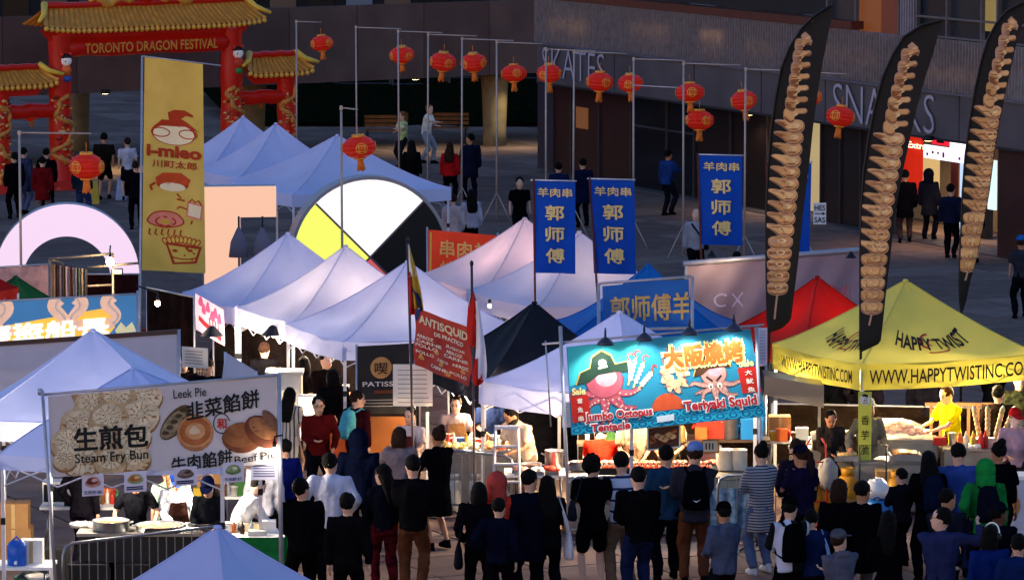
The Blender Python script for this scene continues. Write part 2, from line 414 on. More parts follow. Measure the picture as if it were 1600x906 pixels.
    c.rings(rr, None, 14, TW)
    sl = sleeve if sleeve is not None else {'tee': .45, 'dress': .4}.get(top, 1.0)
    for s_, S_, e_, h_ in ((1, SL, eL, hL), (-1, SR, eR, hR)):
        p = [TW((s_ * .08, 0, 1.395)), S_, S_.lerp(e_, .5)]; q = [.06, .062 + g_ * .5, .053 + g_ * .4]
        if sl < .6: p.append(S_.lerp(e_, .75)); q.append(.056 + g_ * .4)
        else:
            p += [e_, e_.lerp(h_, .5), e_.lerp(h_, min(sl, .97))]; q += [.045 + g_ * .5, .042 + g_ * .45, .03 + g_ * .4]
        c.tube(p, q, None, 9)
    if top == 'hoodie' and hat != 'hood':
        c.ell((0, .085, 1.455), (.1, .055, .05), None, 10, 6, TW)
    o = c.build({'tee': 't_shirt', 'shirt': 'shirt', 'long': 'jumper', 'hoodie': 'hoodie', 'dress': 'dress', 'coat': 'coat', 'cardigan': 'cardigan', 'apron': 'shirt'}[top], tm, root); remesh(o, vox * 1.15)
    if bot != 'bare':
        c = MB(); c.rings([(0, 0, .80, .15, .115), (0, 0, .87, .165, .125), (0, 0, .96, .162, .12), (0, 0, 1.0, .15, .112)], None, 12, TW)
        if bot in ('skirt',): c.rings([(0, 0, .55, .21, .17), (0, 0, .8, .18, .14), (0, 0, .98, .15, .115)], None, 12, TW)
        else:
            for s_, H_, k_, f_ in ((1, HL, kL, fL), (-1, HR, kR, fR)):
                p = [H_ + Vector((0, 0, .04)), H_, H_.lerp(k_, .5), k_]; q = [.08, .1, .09, .075]
                if bot == 'shorts': p[-1] = H_.lerp(k_, .9)
                else: p += [k_.lerp(f_, .5), f_ + Vector((0, 0, .0))]; q += [.068, .058]
                c.tube(p, q, None, 9)
        o = c.build({'skirt': 'skirt', 'shorts': 'shorts'}.get(bot, 'trousers'), bm, root); remesh(o, vox * 1.15)
    sh = cloth(shoe) if isinstance(shoe, str) else shoe
    for s_, f_ in ((1, fL), (-1, fR)):
        c = MB(); z0 = f_.z - .09
        c.rings([(f_.x, f_.y - .06, z0 + .0, .045, .14), (f_.x, f_.y - .06, z0 + .035, .047, .142), (f_.x, f_.y - .035, z0 + .07, .042, .1), (f_.x, f_.y, z0 + .11, .04, .048)], None, 10)
        c.build('shoe', sh, root)
    if extra and ('apron' in extra):
        ac = extra['apron'] if isinstance(extra, dict) else '#3b2a22'
        c = MB(); c.grid(lambda u, v: TW((( u - .5) * (.24 + .16 * min(1, v * 2)), -.135 - g_ - .03 * (1 - abs(2 * u - 1) ** 2) - .02 * v, 1.32 - .78 * v)), 8, 10)
        c.build('apron', cloth(ac), root)
    # hair and hats
    hm = mat(HAIRC[hc], .85, 0, .4, 30, 1.0, 45, spec=.1)
    c = MB()
    if hair != 'bald' and hat not in ('hood',):
        if hair in ('short', 'curly', 'long', 'bun', 'tail', 'bob'):
            j = .014 if hair == 'curly' else .0075; e = .018 if hair == 'curly' else 0
            c.ell((0, .022, 1.635), (.088 + e, .102 + e, .098 + e), None, 14, 9, TH, jit=j)
        if hair == 'long': c.rings([(0, .10, 1.22, .06, .02), (0, .115, 1.26, .11, .035), (0, .10, 1.38, .125, .05), (0, .07, 1.48, .115, .06), (0, .035, 1.58, .1, .085), (0, .02, 1.66, .08, .09)], None, 12, TH)
        if hair == 'bob': c.rings([(0, .03, 1.46, .09, .07), (0, .03, 1.52, .105, .09), (0, .025, 1.62, .098, .1), (0, .02, 1.70, .06, .07)], None, 12, TH)
        if hair == 'bun': c.ell((0, .10, 1.72), .05, None, 10, 6, TH, jit=.006)
        if hair == 'tail': c.tube([TH((0, .11, 1.68)), TH((0, .16, 1.62)), TH((0, .15, 1.5)), TH((0, .14, 1.36))], [.03, .042, .035, .012], None, 8)
        if c.v: c.build('hair', hm, root)
    if hat:
        c = MB(); hm2 = cloth(hatc)
        if hat == 'cap':
            c.rings([(0, .012, 1.645, .09, .108), (0, .012, 1.68, .09, .108), (0, .014, 1.72, .075, .09), (0, .016, 1.745, .045, .055), (0, .018, 1.752, .012, .012)], hm2, 14, TH)
            pts = [TH((.085 * math.cos(a), -.07 + .13 * -math.sin(a), 1.655 - .012 * math.sin(a))) for a in [math.pi * i / 8 for i in range(9)]]
            c.prism(pts, (0, 0, .008), hm2); c.build('cap', None, root)
        elif hat == 'hood':
            c.ell((0, .035, 1.62), (.118, .125, .135), hm2, 14, 9, TH); c.rings([(0, .03, 1.42, .13, .1), (0, .03, 1.5, .11, .1), (0, .03, 1.56, .115, .115)], hm2, 12, TH)
            c.build('hood', None, root)
        elif hat == 'bucket':
            c.rings([(0, .01, 1.655, .13, .15), (0, .01, 1.668, .10, .115), (0, .012, 1.74, .08, .092), (0, .012, 1.748, .02, .02)], hm2, 14, TH); c.build('hat', None, root)
    return root, TW, TH, hL, hR
def backpack(ret, label, col='#0d0d0f', straps=True, logo=None):
    root, TW, TH, _, _ = ret
    t = thing('backpack', label, 'backpack', root.location, root.rotation_euler.z); t.scale = root.scale
    m = cloth(col); c = MB()
    c.rings([(0, .21, .98, .13, .07), (0, .225, 1.0, .155, .1), (0, .23, 1.12, .16, .11), (0, .215, 1.3, .145, .095), (0, .195, 1.42, .11, .07), (0, .185, 1.45, .05, .035)], None, 14, TW)
    c.build('main_bag', m, t)
    c = MB(); c.rings([(0, .31, 1.01, .11, .03), (0, .325, 1.03, .12, .045), (0, .32, 1.18, .115, .04), (0, .305, 1.21, .09, .02)], None, 12, TW); c.build('front_pocket', m, t)
    for s in (1, -1):
        c = MB(); c.tube([TW((s * .1, .14, 1.42)), TW((s * .12, .02, 1.475)), TW((s * .12, -.12, 1.40)), TW((s * .14, -.16, 1.2)), TW((s * .17, -.02, 1.05)), TW((s * .14, .16, 1.02))], .022, None, 6, True, .4)
        c.build('strap', m, t)
    if logo:
        c = MB(); pts = [TW((x, .372, z)) for x, z in ((.045, 1.12), (.02, 1.10), (-.0, 1.098), (-.05, 1.135), (.0, 1.112), (.02, 1.114))]
        c.prism(pts, TW((0, .004, 1)) - TW((0, 0, 1)), glow(logo, 0.0) if False else mat(logo, .5)); c.build('emblem', None, t)
    return t
def shoulder_bag(ret, label, col='#d8d4c8', side=1, z=.72, size=1.0):
    root, TW, TH, _, _ = ret
    t = thing('tote_bag', label, 'bag', root.location, root.rotation_euler.z); t.scale = root.scale
    c = MB(); s = side; x = s * .27
    c.rings([(x, .06, z, .05, .15 * size), (x, .06, z + .04, .065, .17 * size), (x, .06, z + .22 * size, .05, .165 * size), (x, .06, z + .34 * size, .018, .155 * size)], None, 12)
    c.build('bag', cloth(col), t)
    for o in (-.09, .09):
        c = MB(); c.tube([(x, .06 + o, z + .32 * size), (x - s * .04, .05 + o * .6, 1.2), TW((s * .14, .03 + o * .3, 1.475)), (x - s * .06, .0 + o * .6, 1.2), (x - s * .01, .03 + o, z + .32 * size)], .011, None, 6)
        c.build('handle', cloth(col), t)
    return t
# ------------------------------------------------------------------ pop-up tents
def tent(px, py, label, col='#dcdce6', a=3.0, b=3.0, dirn=(-.3, -1), ze=2.2, zp=3.3, val=.28, group=None, trans=.3, legs=True, curve=1.35, name='canopy_tent', at=None, lampw=0, valcol=None, lampcol=WARM):
    """px, py = peak in the picture; dirn = direction of side a on the ground"""
    p0 = at if at else onz(px, py, zp)
    da = Vector((dirn[0], dirn[1], 0)).normalized(); db = Vector((-da.y, da.x, 0))
    root = thing(name, label, 'tent', (p0[0], p0[1], 0), 0, group)
    m = canvas(col, trans) if isinstance(col, str) else col
    cs = [da * a / 2 + db * b / 2, da * a / 2 - db * b / 2, -da * a / 2 - db * b / 2, -da * a / 2 + db * b / 2]
    c = MB()
    seed = random.uniform(0, 50)
    def roof(i):
        A, B = cs[i], cs[(i + 1) % 4]
        def F(u, t, off=0.0):
            q = A.lerp(B, u) * t; dz = (zp - ze)
            z = ze + dz * (1 - t) ** curve
            z -= .10 * math.sin(math.pi * u) * math.sin(math.pi * min(1, t * .95)) * (.5 + t)
            z += (.03 * noise.noise(Vector((q.x * 1.3 + seed, q.y * 1.3, 0))) + .012 * math.sin((u * 3 + t * 2.2) * 4 + seed)) * (1 - abs(2 * u - 1)) * 1.6
            if t > .999: z += -.035 * math.sin(math.pi * u)
            nrm = (A + B).normalized(); return Vector((q.x, q.y, z)) + Vector((nrm.x * .45, nrm.y * .45, .9)) * off
        return F
    for i in range(4):
        F = roof(i); c.grid(lambda u, v: F(u, .02 + .98 * v), 14, 12)
    c.ell((0, 0, zp - .01), (.05, .05, .03), None, 8, 4)
    c.build('canopy', m, root)
    sm2 = MB()
    for i in range(4): sm2.tube([roof(i)(0, .03 + .97 * k / 14) + Vector((0, 0, .004)) for k in range(15)], .011, None, 4)
    sm2.build('ridge_seam', m, root)
    v = MB()
    for i in range(4):
        A, B = cs[i], cs[(i + 1) % 4]; nr = (A + B).normalized()
        def V(u, t): 
            q = A.lerp(B, u); wv = .018 * math.sin(u * 17 + seed + i) * t
            return Vector((q.x, q.y, ze - .035 * math.sin(math.pi * u) - val * t)) + nr * (wv + .004)
        v.grid(V, 20, 2)
    v.build('valance', canvas(valcol, trans) if valcol else m, root)
    if legs:
        for q in cs:
            c = MB(); q2 = q * .975; c.box((q2.x, q2.y, ze / 2 - .04), (.05, .05, ze - .1), ALU); c.box((q2.x, q2.y, .01), (.12, .12, .02), ALU); c.box((q2.x, q2.y, ze * .62), (.065, .065, .09), DARKM); c.build('leg', None, root)
        c = MB()
        for i in range(4):
            A, B = cs[i] * .97, cs[(i + 1) % 4] * .97
            for k in range(4):
                P, Q = A.lerp(B, k / 4), A.lerp(B, (k + 1) / 4); z1, z2 = ze - .12, ze - .42
                c.tube([(P.x, P.y, z1), (Q.x, Q.y, z2)], .012, None, 4, False); c.tube([(P.x, P.y, z2), (Q.x, Q.y, z1)], .012, None, 4, False)
        c.tube([(0, 0, ze + .1), (0, 0, zp - .08)], .02, None, 5, False)
        c.build('frame', ALU, root)
    if lampw: bulb_string(p0, da, db, a, b, ze, lampw, lampcol, label)
    return root, roof, cs, p0, ze, zp
BULB = []
def bulb_string(p0, da, db, a, b, ze, W, col, lab):
    r = thing('hanging_bulb', 'warm hanging bulb under the ' + ' '.join(lab.split()[:11]), 'lamp', (p0[0], p0[1], ze + .1)); BULB.append(r)
    c = MB(); c.tube([(0, 0, .5), (0, 0, .05)], .006, DARKM, 5); c.build('wire', None, r)
    c = MB(); c.tube([(0, 0, .06), (0, 0, 0)], .025, DARKM, 8); c.build('socket', None, r)
    c = MB(); c.ell((0, 0, -.05), (.045, .045, .06), None, 10, 6); c.build('bulb', glow('#ffdca8', 30), r)
    lamp('POINT', (p0[0], p0[1], ze - .08), W, col, r, .09)
# ------------------------------------------------------------------ lanterns on hooked stands
RED = '#b51c0c'
def lantern_proto():
    r = thing('paper_lantern', 'x', 'lantern'); red = mat(RED, .55, 0, .08, 6, emit=.1, ecol='#e02a08', trans=.2); gold = mat('#d99538', .5, 0, .2, 20)
    c = MB(); n = 24; prof = []
    rg = []
    for i in range(15):
        a = -1.25 + 2.5 * i / 14; q = .31 * math.cos(a) * (1.0 + .035 * (1 if i % 2 else -1)); rg.append((0, 0, .225 * math.sin(a) / math.sin(1.25), q + .02, q + .02))
    vs = []
    for (x, y, z, rx, ry) in rg:
        for k in range(n):
            t = 6.2832 * k / n; qq = 1.02 if k % 2 else .97
            vs.append((rx * qq * math.cos(t), rx * qq * math.sin(t), z))
    c.add(vs, [(i * n + k, i * n + (k + 1) % n, (i + 1) * n + (k + 1) % n, (i + 1) * n + k) for i in range(14) for k in range(n)], red, False)
    c.build('shade', None, r)
    c = MB(); c.lathe([(.05, .215), (.125, .215), (.13, .25), (.06, .262), (.02, .262)], m=gold)
    for k in range(12):
        t = 6.2832 * k / 12; c.box((.105 * math.cos(t), .105 * math.sin(t), .262), (.035, .02, .02), gold, rz=t)
    c.build('top_crown', None, r)
    c = MB(); c.lathe([(.05, -.262), (.12, -.255), (.125, -.225), (.05, -.215)], m=gold); c.build('bottom_crown', None, r)
    c = MB(); tas = mat('#d9762a', .8, 0, .25, 30)
    for k in range(14):
        t = 6.2832 * k / 14; c.tube([(.05 * math.cos(t), .05 * math.sin(t), -.25), (.055 * math.cos(t), .055 * math.sin(t), -.36), (.075 * math.cos(t), .07 * math.sin(t), -.47 - .02 * (k % 3))], [.014, .014, .018], tas, 5)
    c.build('tassel', None, r)
    c = MB(); c.tube([(0, 0, .26), (0, 0, .46)], .007, tas, 5); c.build('cord', None, r)
    for sg, az in ((0, -90), (1, -10), (2, 170)):      # round gold emblem on the paper
        c = MB(); a = R(az); nx, ny = math.cos(a), math.sin(a); tx, ty = -ny, nx
        def pt(rad, th, ext=0.0):
            x = rad * math.cos(th); z = rad * math.sin(th); d = math.sqrt(max(.341 ** 2 - x * x - (z * 1.15) ** 2, .01)) + .006
            return (nx * d + tx * x, ny * d + ty * x, z)
        for r0, r1 in ((.105, .12), (.06, .078)):
            vs = [pt(rr, 6.2832 * k / 20) for rr in (r0, r1) for k in range(20)]
            c.add(vs, [(k, (k + 1) % 20, 20 + (k + 1) % 20, 20 + k) for k in range(20)], gold)
        for q in range(4):
            t0 = q * 1.5708; vs = [pt(.0, 0), pt(.05, t0 - .25), pt(.05, t0 + .25)]; c.add(vs, [(0, 1, 2)], gold)
            vs = [pt(.082, t0 + .5), pt(.1, t0 + .5), pt(.1, t0 + 1.1), pt(.082, t0 + 1.1)]; c.add(vs, [(0, 1, 2, 3)], gold)
        c.build('emblem', None, r)
    return r
def stand(px, py, ztop, arm, label, arm_dir=(1, .0), tripod=True, r=.022):
    """hooked pole: px, py = its top; arm in metres"""
    p = onz(px, py, ztop); t = thing('lantern_stand', label, 'stand', (p.x, p.y, 0), 0, 'hooked metal lantern stands'); m = mat('#a8988f', .5, .3, .1, 12)
    ln = random.uniform(-.03, .03)
    c = MB(); c.tube([(ln, 0, .05), (ln * .4, 0, ztop * .5), (0, 0, ztop)], [r * 1.3, r * 1.1, r], None, 8); c.build('pole', m, t)
    ad = Vector((arm_dir[0], arm_dir[1], 0)).normalized(); e = ad * arm
    c = MB(); c.tube([(0, 0, ztop - .02), (e.x * .5, e.y * .5, ztop - .035), (e.x, e.y, ztop - .05)], .016, None, 6); c.box((0, 0, ztop - .02), (.06, .06, .08), None); c.build('arm', m, t)
    for k in range(3):
        a = R(90 + 120 * k); c = MB(); c.tube([(0, 0, .75), (.42 * math.cos(a), .42 * math.sin(a), .02)], .014, None, 6); c.build('leg', m, t)
    return p + Vector((e.x, e.y, -.05)), t
# ------------------------------------------------------------------ small stall objects
def boxpart(name, c, d, m, root, rz=0, bev=0):
    b = MB(); b.box(c, d, m, rz); return b.build(name, None, root)
def folding_table(p, w, d, h, label, rz=0, top='#e9e6e0', apron=None):
    t = thing('folding_table', label, 'table', (p[0], p[1], 0), rz)
    boxpart('table_top', (0, 0, h - .02), (w, d, .04), paint(top), t)
    for sx in (-1, 1):
        for sy in (-1, 1):
            c = MB(); c.tube([(sx * (w / 2 - .12), sy * (d / 2 - .08), h - .04), (sx * (w / 2 - .06), sy * (d / 2 - .06), 0)], .016, mat('#6e6e72', .4, .8), 6); c.build('leg', None, t)
    if apron:
        c = MB(); hw, hd = w / 2 + .01, d / 2 + .01
        for A, B in (((-hw, -hd), (hw, -hd)), ((-hw, hd), (-hw, -hd)), ((hw, -hd), (hw, hd))):
            c.grid(lambda u, v: Vector((A[0] + (B[0] - A[0]) * u + (.012 * math.sin(u * 30)) * v * (abs(B[1] - A[1]) > .1), A[1] + (B[1] - A[1]) * u + .015 * math.sin(u * 34) * v * (abs(B[0] - A[0]) > .1), h + .003 - (h - .06) * v)), 26, 3)
        c.build('table_cover', cloth(apron), t)
    return t
def counter(p, w, d, h, label, rz=0, col=None):
    t = thing('steel_counter', label, 'counter', (p[0], p[1], 0), rz); m = mat('#8e8c88', .4, .75, .15, 5)
    boxpart('worktop', (0, 0, h - .02), (w, d, .04), m, t)
    boxpart('front_panel', (0, -d / 2 + .03, h / 2), (w - .04, .03, h - .1), mat(col, .5, 0, .1, 5) if col else m, t)
    boxpart('shelf', (0, 0, .25), (w - .1, d - .12, .03), m, t)
    for sx in (-1, 1):
        for sy in (-1, 1): boxpart('leg', (sx * (w / 2 - .04), sy * (d / 2 - .06), h / 2 - .02), (.045, .045, h - .045), m, t)
    return t
def pan(p, r, h, label, fill=None, name='pot', cat='pot', m=None, rz=0, handles=True):
    t = thing(name, label, cat, p, rz); m = m or STEEL
    c = MB(); c.lathe([(r * .95, 0), (r, .01), (r, h), (r * 1.04, h + .005), (r * .97, h + .004), (r * .95, h * .75), (.01, h * .72)], m=m, n=20); c.build('pan_body', None, t)
    if fill: c = MB(); c.lathe([(r * .95, h * .74), (r * .6, h * .86), (.01, h * .9)], m=fill, n=16); c.build('food', None, t)
    if handles:
        for s in (-1, 1): c = MB(); c.tube([(s * r, -.05, h * .8), (s * (r + .05), -.04, h * .85), (s * (r + .05), .04, h * .85), (s * r, .05, h * .8)], .008, m, 5); c.build('handle', None, t)
    return t
def tray(p, w, d, label, food, rz=0, n=10, kind='pile', h=.06):
    t = thing('food_tray', label, 'tray', p, rz); c = MB(); m = STEEL
    c.box((0, 0, .005), (w, d, .01), m)
    for s in (-1, 1): c.box((s * w / 2, 0, h / 2), (.012, d + .012, h), m); c.box((0, s * d / 2, h / 2 + .002), (w - .012, .012, h), m)
    c.build('tray_body', None, t); random.seed(int(abs(p[0] * 100 + p[1] * 77)))
    if kind == 'sticks':
        for i in range(n):
            y = -d / 2 + d * (i + .5) / n; c = MB(); c.tube([(-w * .4, y, h + random.uniform(0, .03)), (0, y, h + .02), (w * .4, y, h + random.uniform(0, .03))], [.016, .022, .016], food, 7); c.build('skewer', None, t)
    else:
        for i in range(n):
            c = MB(); s = random.uniform(.03, .06); c.ell((random.uniform(-.4, .4) * w, random.uniform(-.38, .38) * d, h * .6 + s * .5 + random.uniform(0, .03)), (s * 1.3, s, s * .8), food, 8, 5, jit=.006); c.build('food_piece', None, t)
    return t
def bucket(p, r, h, label, col='#e8e2d2', lid=True):
    t = thing('bucket', label, 'bucket', p); m = mat(col, .45, 0, .05)
    c = MB(); c.lathe([(r * .85, 0), (r, h * .95), (r * 1.05, h * .95), (r * 1.05, h), (r * .2, h + .004)], m=m); c.build('tub', None, t)
    c = MB(); c.tube([(-r, 0, h * .9), (-r * .8, -r * .8, h * .6), (r * .8, -r * .8, h * .6), (r, 0, h * .9)], .005, STEEL, 5); c.build('handle', None, t)
    if lid: c = MB(); c.lathe([(r * 1.08, h), (r * 1.08, h + .02), (r * .9, h + .03), (.02, h + .028)], m=m); c.build('lid', None, t)
    return t
def carton(p, w, d, h, label, rz=0, col=None, tape=True):
    t = thing('cardboard_box', label, 'box', p, rz); m = mat(col, .8, 0, .1, 4) if col else CARD
    boxpart('box_body', (0, 0, h / 2), (w, d, h), m, t)
    boxpart('flap', (-w * .26, 0, h + .004), (w * .47, d * .98, .006), m, t); boxpart('flap', (w * .26, 0, h + .004), (w * .47, d * .98, .006), m, t)
    if tape: boxpart('tape', (0, -d / 2 - .002, h * .5), (.05, .003, h * .99), mat('#b99a6a', .3), t)
    return t
def cooler(p, w, d, h, label, rz=0, col='#1c4fa8', lid='#e8e6e2'):
    t = thing('cool_box', label, 'cooler', p, rz); m = mat(col, .4, 0, .05)
    c = MB(); c.box((0, 0, h * .4), (w * .94, d * .94, h * .8), m); c.box((0, 0, h * .76), (w, d, h * .08), m); c.build('tub', None, t)
    boxpart('lid', (0, 0, h * .9), (w * 1.02, d * 1.02, h * .18), mat(lid, .4), t)
    c = MB(); c.tube([(-w * .5, -d * .3, h * .6), (-w * .58, -d * .2, h * .45), (-w * .58, d * .2, h * .45), (-w * .5, d * .3, h * .6)], .012, m, 6); c.build('handle', None, t)
    return t
def gas(p, label, col='#c9c6bd', h=.6, r=.15):
    t = thing('gas_cylinder', label, 'gas cylinder', p); m = mat(col, .5, .1, .15, 8)
    c = MB(); c.lathe([(r * .7, 0), (r * .75, .04), (r, .09), (r, h * .72), (r * .8, h * .82), (r * .25, h * .87), (r * .15, h * .9)], m=m); c.build('tank', None, t)
    c = MB(); c.lathe([(r * .62, h * .84), (r * .66, h), (r * .6, h), (r * .56, h * .85)], m=m); c.build('collar', None, t)
    c = MB(); c.lathe([(.02, h * .88), (.025, h * .95), (.035, h * .96), (.03, h * .99)], m=mat('#b08a3a', .4, .8)); c.build('valve', None, t)
    return t
def bottle(p, label, col='#c81e12', h=.22, r=.032, name='sauce_bottle'):
    t = thing(name, label, 'bottle', p); c = MB(); m = mat(col, .4, 0, .05)
    c.lathe([(r * .9, 0), (r, .01), (r, h * .62), (r * .5, h * .74)], m=m, n=12); c.build('bottle_body', None, t)
    c = MB(); c.lathe([(r * .55, h * .74), (r * .5, h * .8), (r * .12, h)], m=m, n=10); c.build('nozzle', None, t)
    return t
def barricade(A, B, label, h=1.05):
    A, B = Vector((A[0], A[1], 0)), Vector((B[0], B[1], 0)); d = B - A; L = d.length; rz = math.atan2(d.y, d.x)
    t = thing('crowd_barrier', label, 'barrier', A, rz); m = mat('#85868c', .4, .85, .1, 10)
    c = MB(); r = .02; pts = [(0, 0, .1), (0, 0, h - .15), (.04, 0, h - .04), (.15, 0, h), (L - .15, 0, h), (L - .04, 0, h - .04), (L, 0, h - .15), (L, 0, .1)]
    c.tube(pts, r, None, 8); c.tube([(0, 0, .22), (L, 0, .22)], r * .9, None, 6); c.build('frame', m, t)
    n = int(L / .13)
    for i in range(1, n):
        c = MB(); c.tube([(L * i / n, 0, .22), (L * i / n, 0, h)], .008, None, 5, False); c.build('bar', m, t)
    for x in (.25, L - .25):
        c = MB(); c.tube([(x, -.28, .01), (x, 0, .12), (x, .28, .01)], .018, None, 6); c.build('foot', m, t)
    return t
def poster(P, w, h, label, bgc, draw=None, name='paper_sign', face=0, tilt=0, frame=None, cat='sign', texts=()):
    """P = top-left corner in the world, upright board facing the camera"""
    ca, sa = math.cos(R(face)), math.sin(R(face)); dx = Vector((ca * w, sa * w, tilt)); dn = Vector((0, 0, -h))
    t = thing(name, label, cat, P); sh = Sheet(P, P + dx, P + dn, P + dx + dn, amp=0)
    nrm = sh.n; c = MB(); c.prism([P, P + dx, P + dx + dn, P + dn], nrm * -.008, mat(bgc, .6, 0, .03)); c.build('board', None, t, world=True)
    if frame:
        c = MB()
        for a, b in ((P, P + dx), (P + dx, P + dx + dn), (P + dx + dn, P + dn), (P + dn, P)): c.tube([a, b], .012, mat(frame, .4), 4, False)
        c.build('frame', None, t, world=True)
    for a in texts: sh.text(*a[:5], printm(a[5]), bold=a[6] if len(a) > 6 else 0.0)
    if draw: draw(sh)
    sh.finish(t); return t
# ------------------------------------------------------------------ lettering used in the scene
_T = [('TORONTO DRAGON FESTIVAL', .02), ('SKATES', -.012), ('SNACKS', -.012), ('i-mieo', .045), ('川町太郎', .02), ('羊肉串', .02), ('郭', .025), ('师', .025), ('傅', .025),
 ('郭师傅羊', .02), ('串肉羊', .02), ('烤', .02), ('喫', .01), ('PATISSERIE', .012), ('生煎包', .028), ('Steam Fry Bun', .012), ('Leek Pie', .008), ('韭菜餡餅', .02), ('牛肉餡餅', .02),
 ('Beef Pie', .01), ('和', .03), ('大阪燒烤', .05), ('大阪燒烤', .11), ('Jumbo Octopus', .035), ('Tentacle', .035), ('Jumbo Octopus', .08), ('Tentacle', .08), ('Teriyaki Squid', .035), ('Teriyaki Squid', .08), ('Sale', .03),
 ('章', .02), ('魚', .02), ('串', .02), ('大', .02), ('魷', .02), ('香', .01), ('芋', .01), ('脆', .01), ('海盜船長', .05), ('WWW.HAPPYTWISTINC.COM', .012), ('HAPPY TWIST', .03), ('HES', .01), ('SAS', .01),
 ('ANTISQUID', .03), ('DE PRACTICO', .02), ('Extra', .02), ('HT', .03), ('MENU', .02), ('FRESH', .02), ('$8', .02), ('生煎包 $8', .01), ('牛肉餅 $7', .01), ('ARROZ', .02), ('CARNE', .02), ('POLLO', .02), ('JUGOS', .02), ('®', .01)]
prep_texts(_T)
GD = Vector((.427, -.904, 0)); GN = Vector((.904, .427, 0))           # the direction the rows of stalls and the paving run in
# ------------------------------------------------------------------ ground and paving
g = MB(); g.add([(-400, -60, -.012), (400, -60, -.012), (400, 700, -.012), (-400, 700, -.012)], [(0, 1, 2, 3)])
ground = struct('ground', g, blotch('#2b2a2c', '#3a383a', .5, .3, .7, .9))
SL = 1.55
smats = [blotch('#72605a', '#826f67', 1.7, .3, .7, .85, bump=.15), blotch('#7a675f', '#6a5852', 2.3, .3, .7, .88, bump=.15), blotch('#62524d', '#725f58', 1.3, .3, .7, .82, bump=.15)]
sm_ = []
for m in smats:
    c = MB(); c.box((0, 0, -.006), (SL - .045, SL - .045, .012), m); o = c.build('paving_slab', None, ground); o.hide_render = False; sm_.append(o.data); bpy.data.objects.remove(o)
CH['ground'] = []
rz = math.atan2(GN.y, GN.x); cand = []; far_ = MB()
for i in range(-60, 90):
    for j in range(-100, -10):
        p = GN * (i * SL) + GD * (j * SL); p = Vector((p.x, p.y, 0))
        if p.y < 52 or p.y > 176 or abs(p.x) > 1.2 + p.y * .125: continue
        cand.append((p.y, i, j, p))
cand.sort(key=lambda q: q[0])
rs = random.Random(3)
near = [q for q in cand if q[0] < 60][:0]
def vis(p):      # ground seen between the stalls and on the open square
    px = 800 + FPX * p.x / p.y; s = FPX / p.y; py = s * 11 - 331
    if py > 640: return px > 430
    return py < 520 and (px > 690 or py < 330)
pool = [q for q in cand if vis(q[3])]
nearset = set((q[1], q[2]) for q in pool[:298])
for (yy, i, j, p) in cand:
    if (i, j) in nearset:
        o = bpy.data.objects.new('paving_slab', rs.choice(sm_)); C.objects.link(o); o.location = (p.x, p.y, rs.uniform(-.002, .002)); o.rotation_euler = (0, 0, rz); o.parent = ground
    else: far_.box((p.x, p.y, -.006 + rs.uniform(-.002, .002)), (SL - .045, SL - .045, .012), rs.choice(smats), rz)
far_.build('paving_slabs', None, ground, kind='stuff')
# ------------------------------------------------------------------ grass bank, street and dark far side under the walkway
c = MB(); c.grid(lambda u, v: Vector((-9 + 12 * u - 3 * v, 146 + 16 * v, .05 + .9 * v + .1 * math.sin(u * 9))), 20, 8); tag(c.build('grass_bank', blotch('#0a0d07', '#11150b', 3, .3, .7, 1)), kind='structure')
rg = MB(); rr_ = random.Random(5)
for k in range(2600):
    u, v = rr_.random(), rr_.random(); x, y, z = -9 + 12 * u - 3 * v, 146 + 16 * v, .05 + .9 * v + .1 * math.sin(u * 9); a = rr_.uniform(0, 6.28); h_ = rr_.uniform(.05, .16)
    rg.add([(x, y, z), (x + .05 * math.cos(a), y + .05 * math.sin(a), z), (x + .02, y, z + h_)], [(0, 1, 2)])
tag(rg.build('grass', cloth('#0f140a')), 'short dark grass on the bank behind the column', 'grass', kind='stuff')
c = MB(); c.box((0, 172, .02), (90, 12, .03)); struct('road', c, blotch('#141315', '#1c1b1d', 2, .3, .7, .9))
b = thing('dark_building', 'dark far building across the street seen under the walkway', 'building', (0, 190, 0))
boxpart('wall', (0, 0, 9), (120, 4, 18), mat('#141318', .9), b)
rr_ = random.Random(11); wm = [glow('#5d6f95', .12), glow('#6a4a34', .08), glow('#20242e', .05), mat('#0b0c10', .2)]
for i in range(-18, 10):
    for z in (1.6, 4.6, 7.6):
        boxpart('window', (i * 1.6, -2.03, z), (1.1, .06, 1.7), rr_.choice(wm + [wm[3]] * 3), b)
for k, (px, py, Y, rzc, colr, lab) in enumerate([(520, 150, 166, 8, '#8d9bc0', 'pale blue car parked in the street left of the square'), (330, 152, 168, 6, '#39425a', 'dark blue car parked behind the right gate pillar'), (655, 140, 170, 4, '#1c1d24', 'black car parked behind the grass bank')]):
    p = onz(px, py + 22, .0); t = thing('parked_car', lab, 'car', (p.x, Y, .03), R(rzc), 'cars parked in the far street'); cm = mat(colr, .25, .4, .02)
    c = MB(); pr = [(-2.2, .35), (-2.25, .75), (-1.5, .9), (-.9, 1.38), (.6, 1.42), (1.2, .95), (2.1, .82), (2.25, .35)]; c.prism([(x, -.85, z) for x, z in pr], (0, 1.7, 0), cm); c.build('body', None, t)
    c = MB(); c.prism([(-1.35, -.86, .95), (-.85, -.86, 1.3), (.5, -.86, 1.33), (1.0, -.86, .98)], (0, .008, 0), mat('#0a0c12', .1)); c.build('window', None, t)
    for x in (-1.4, 1.4):
        c = MB(); c.tube([(x, -.88, .33), (x, -.62, .33)], .33, BLACK, 16, False); c.tube([(x, -.9, .33), (x, -.87, .33)], .19, STEEL, 10, False); c.build('wheel', None, t)
    c = MB(); c.ell((2.2, -.6, .68), (.06, .16, .08), glow('#eaf0ff', 4 if k == 0 else 1)); c.build('headlight', None, t)
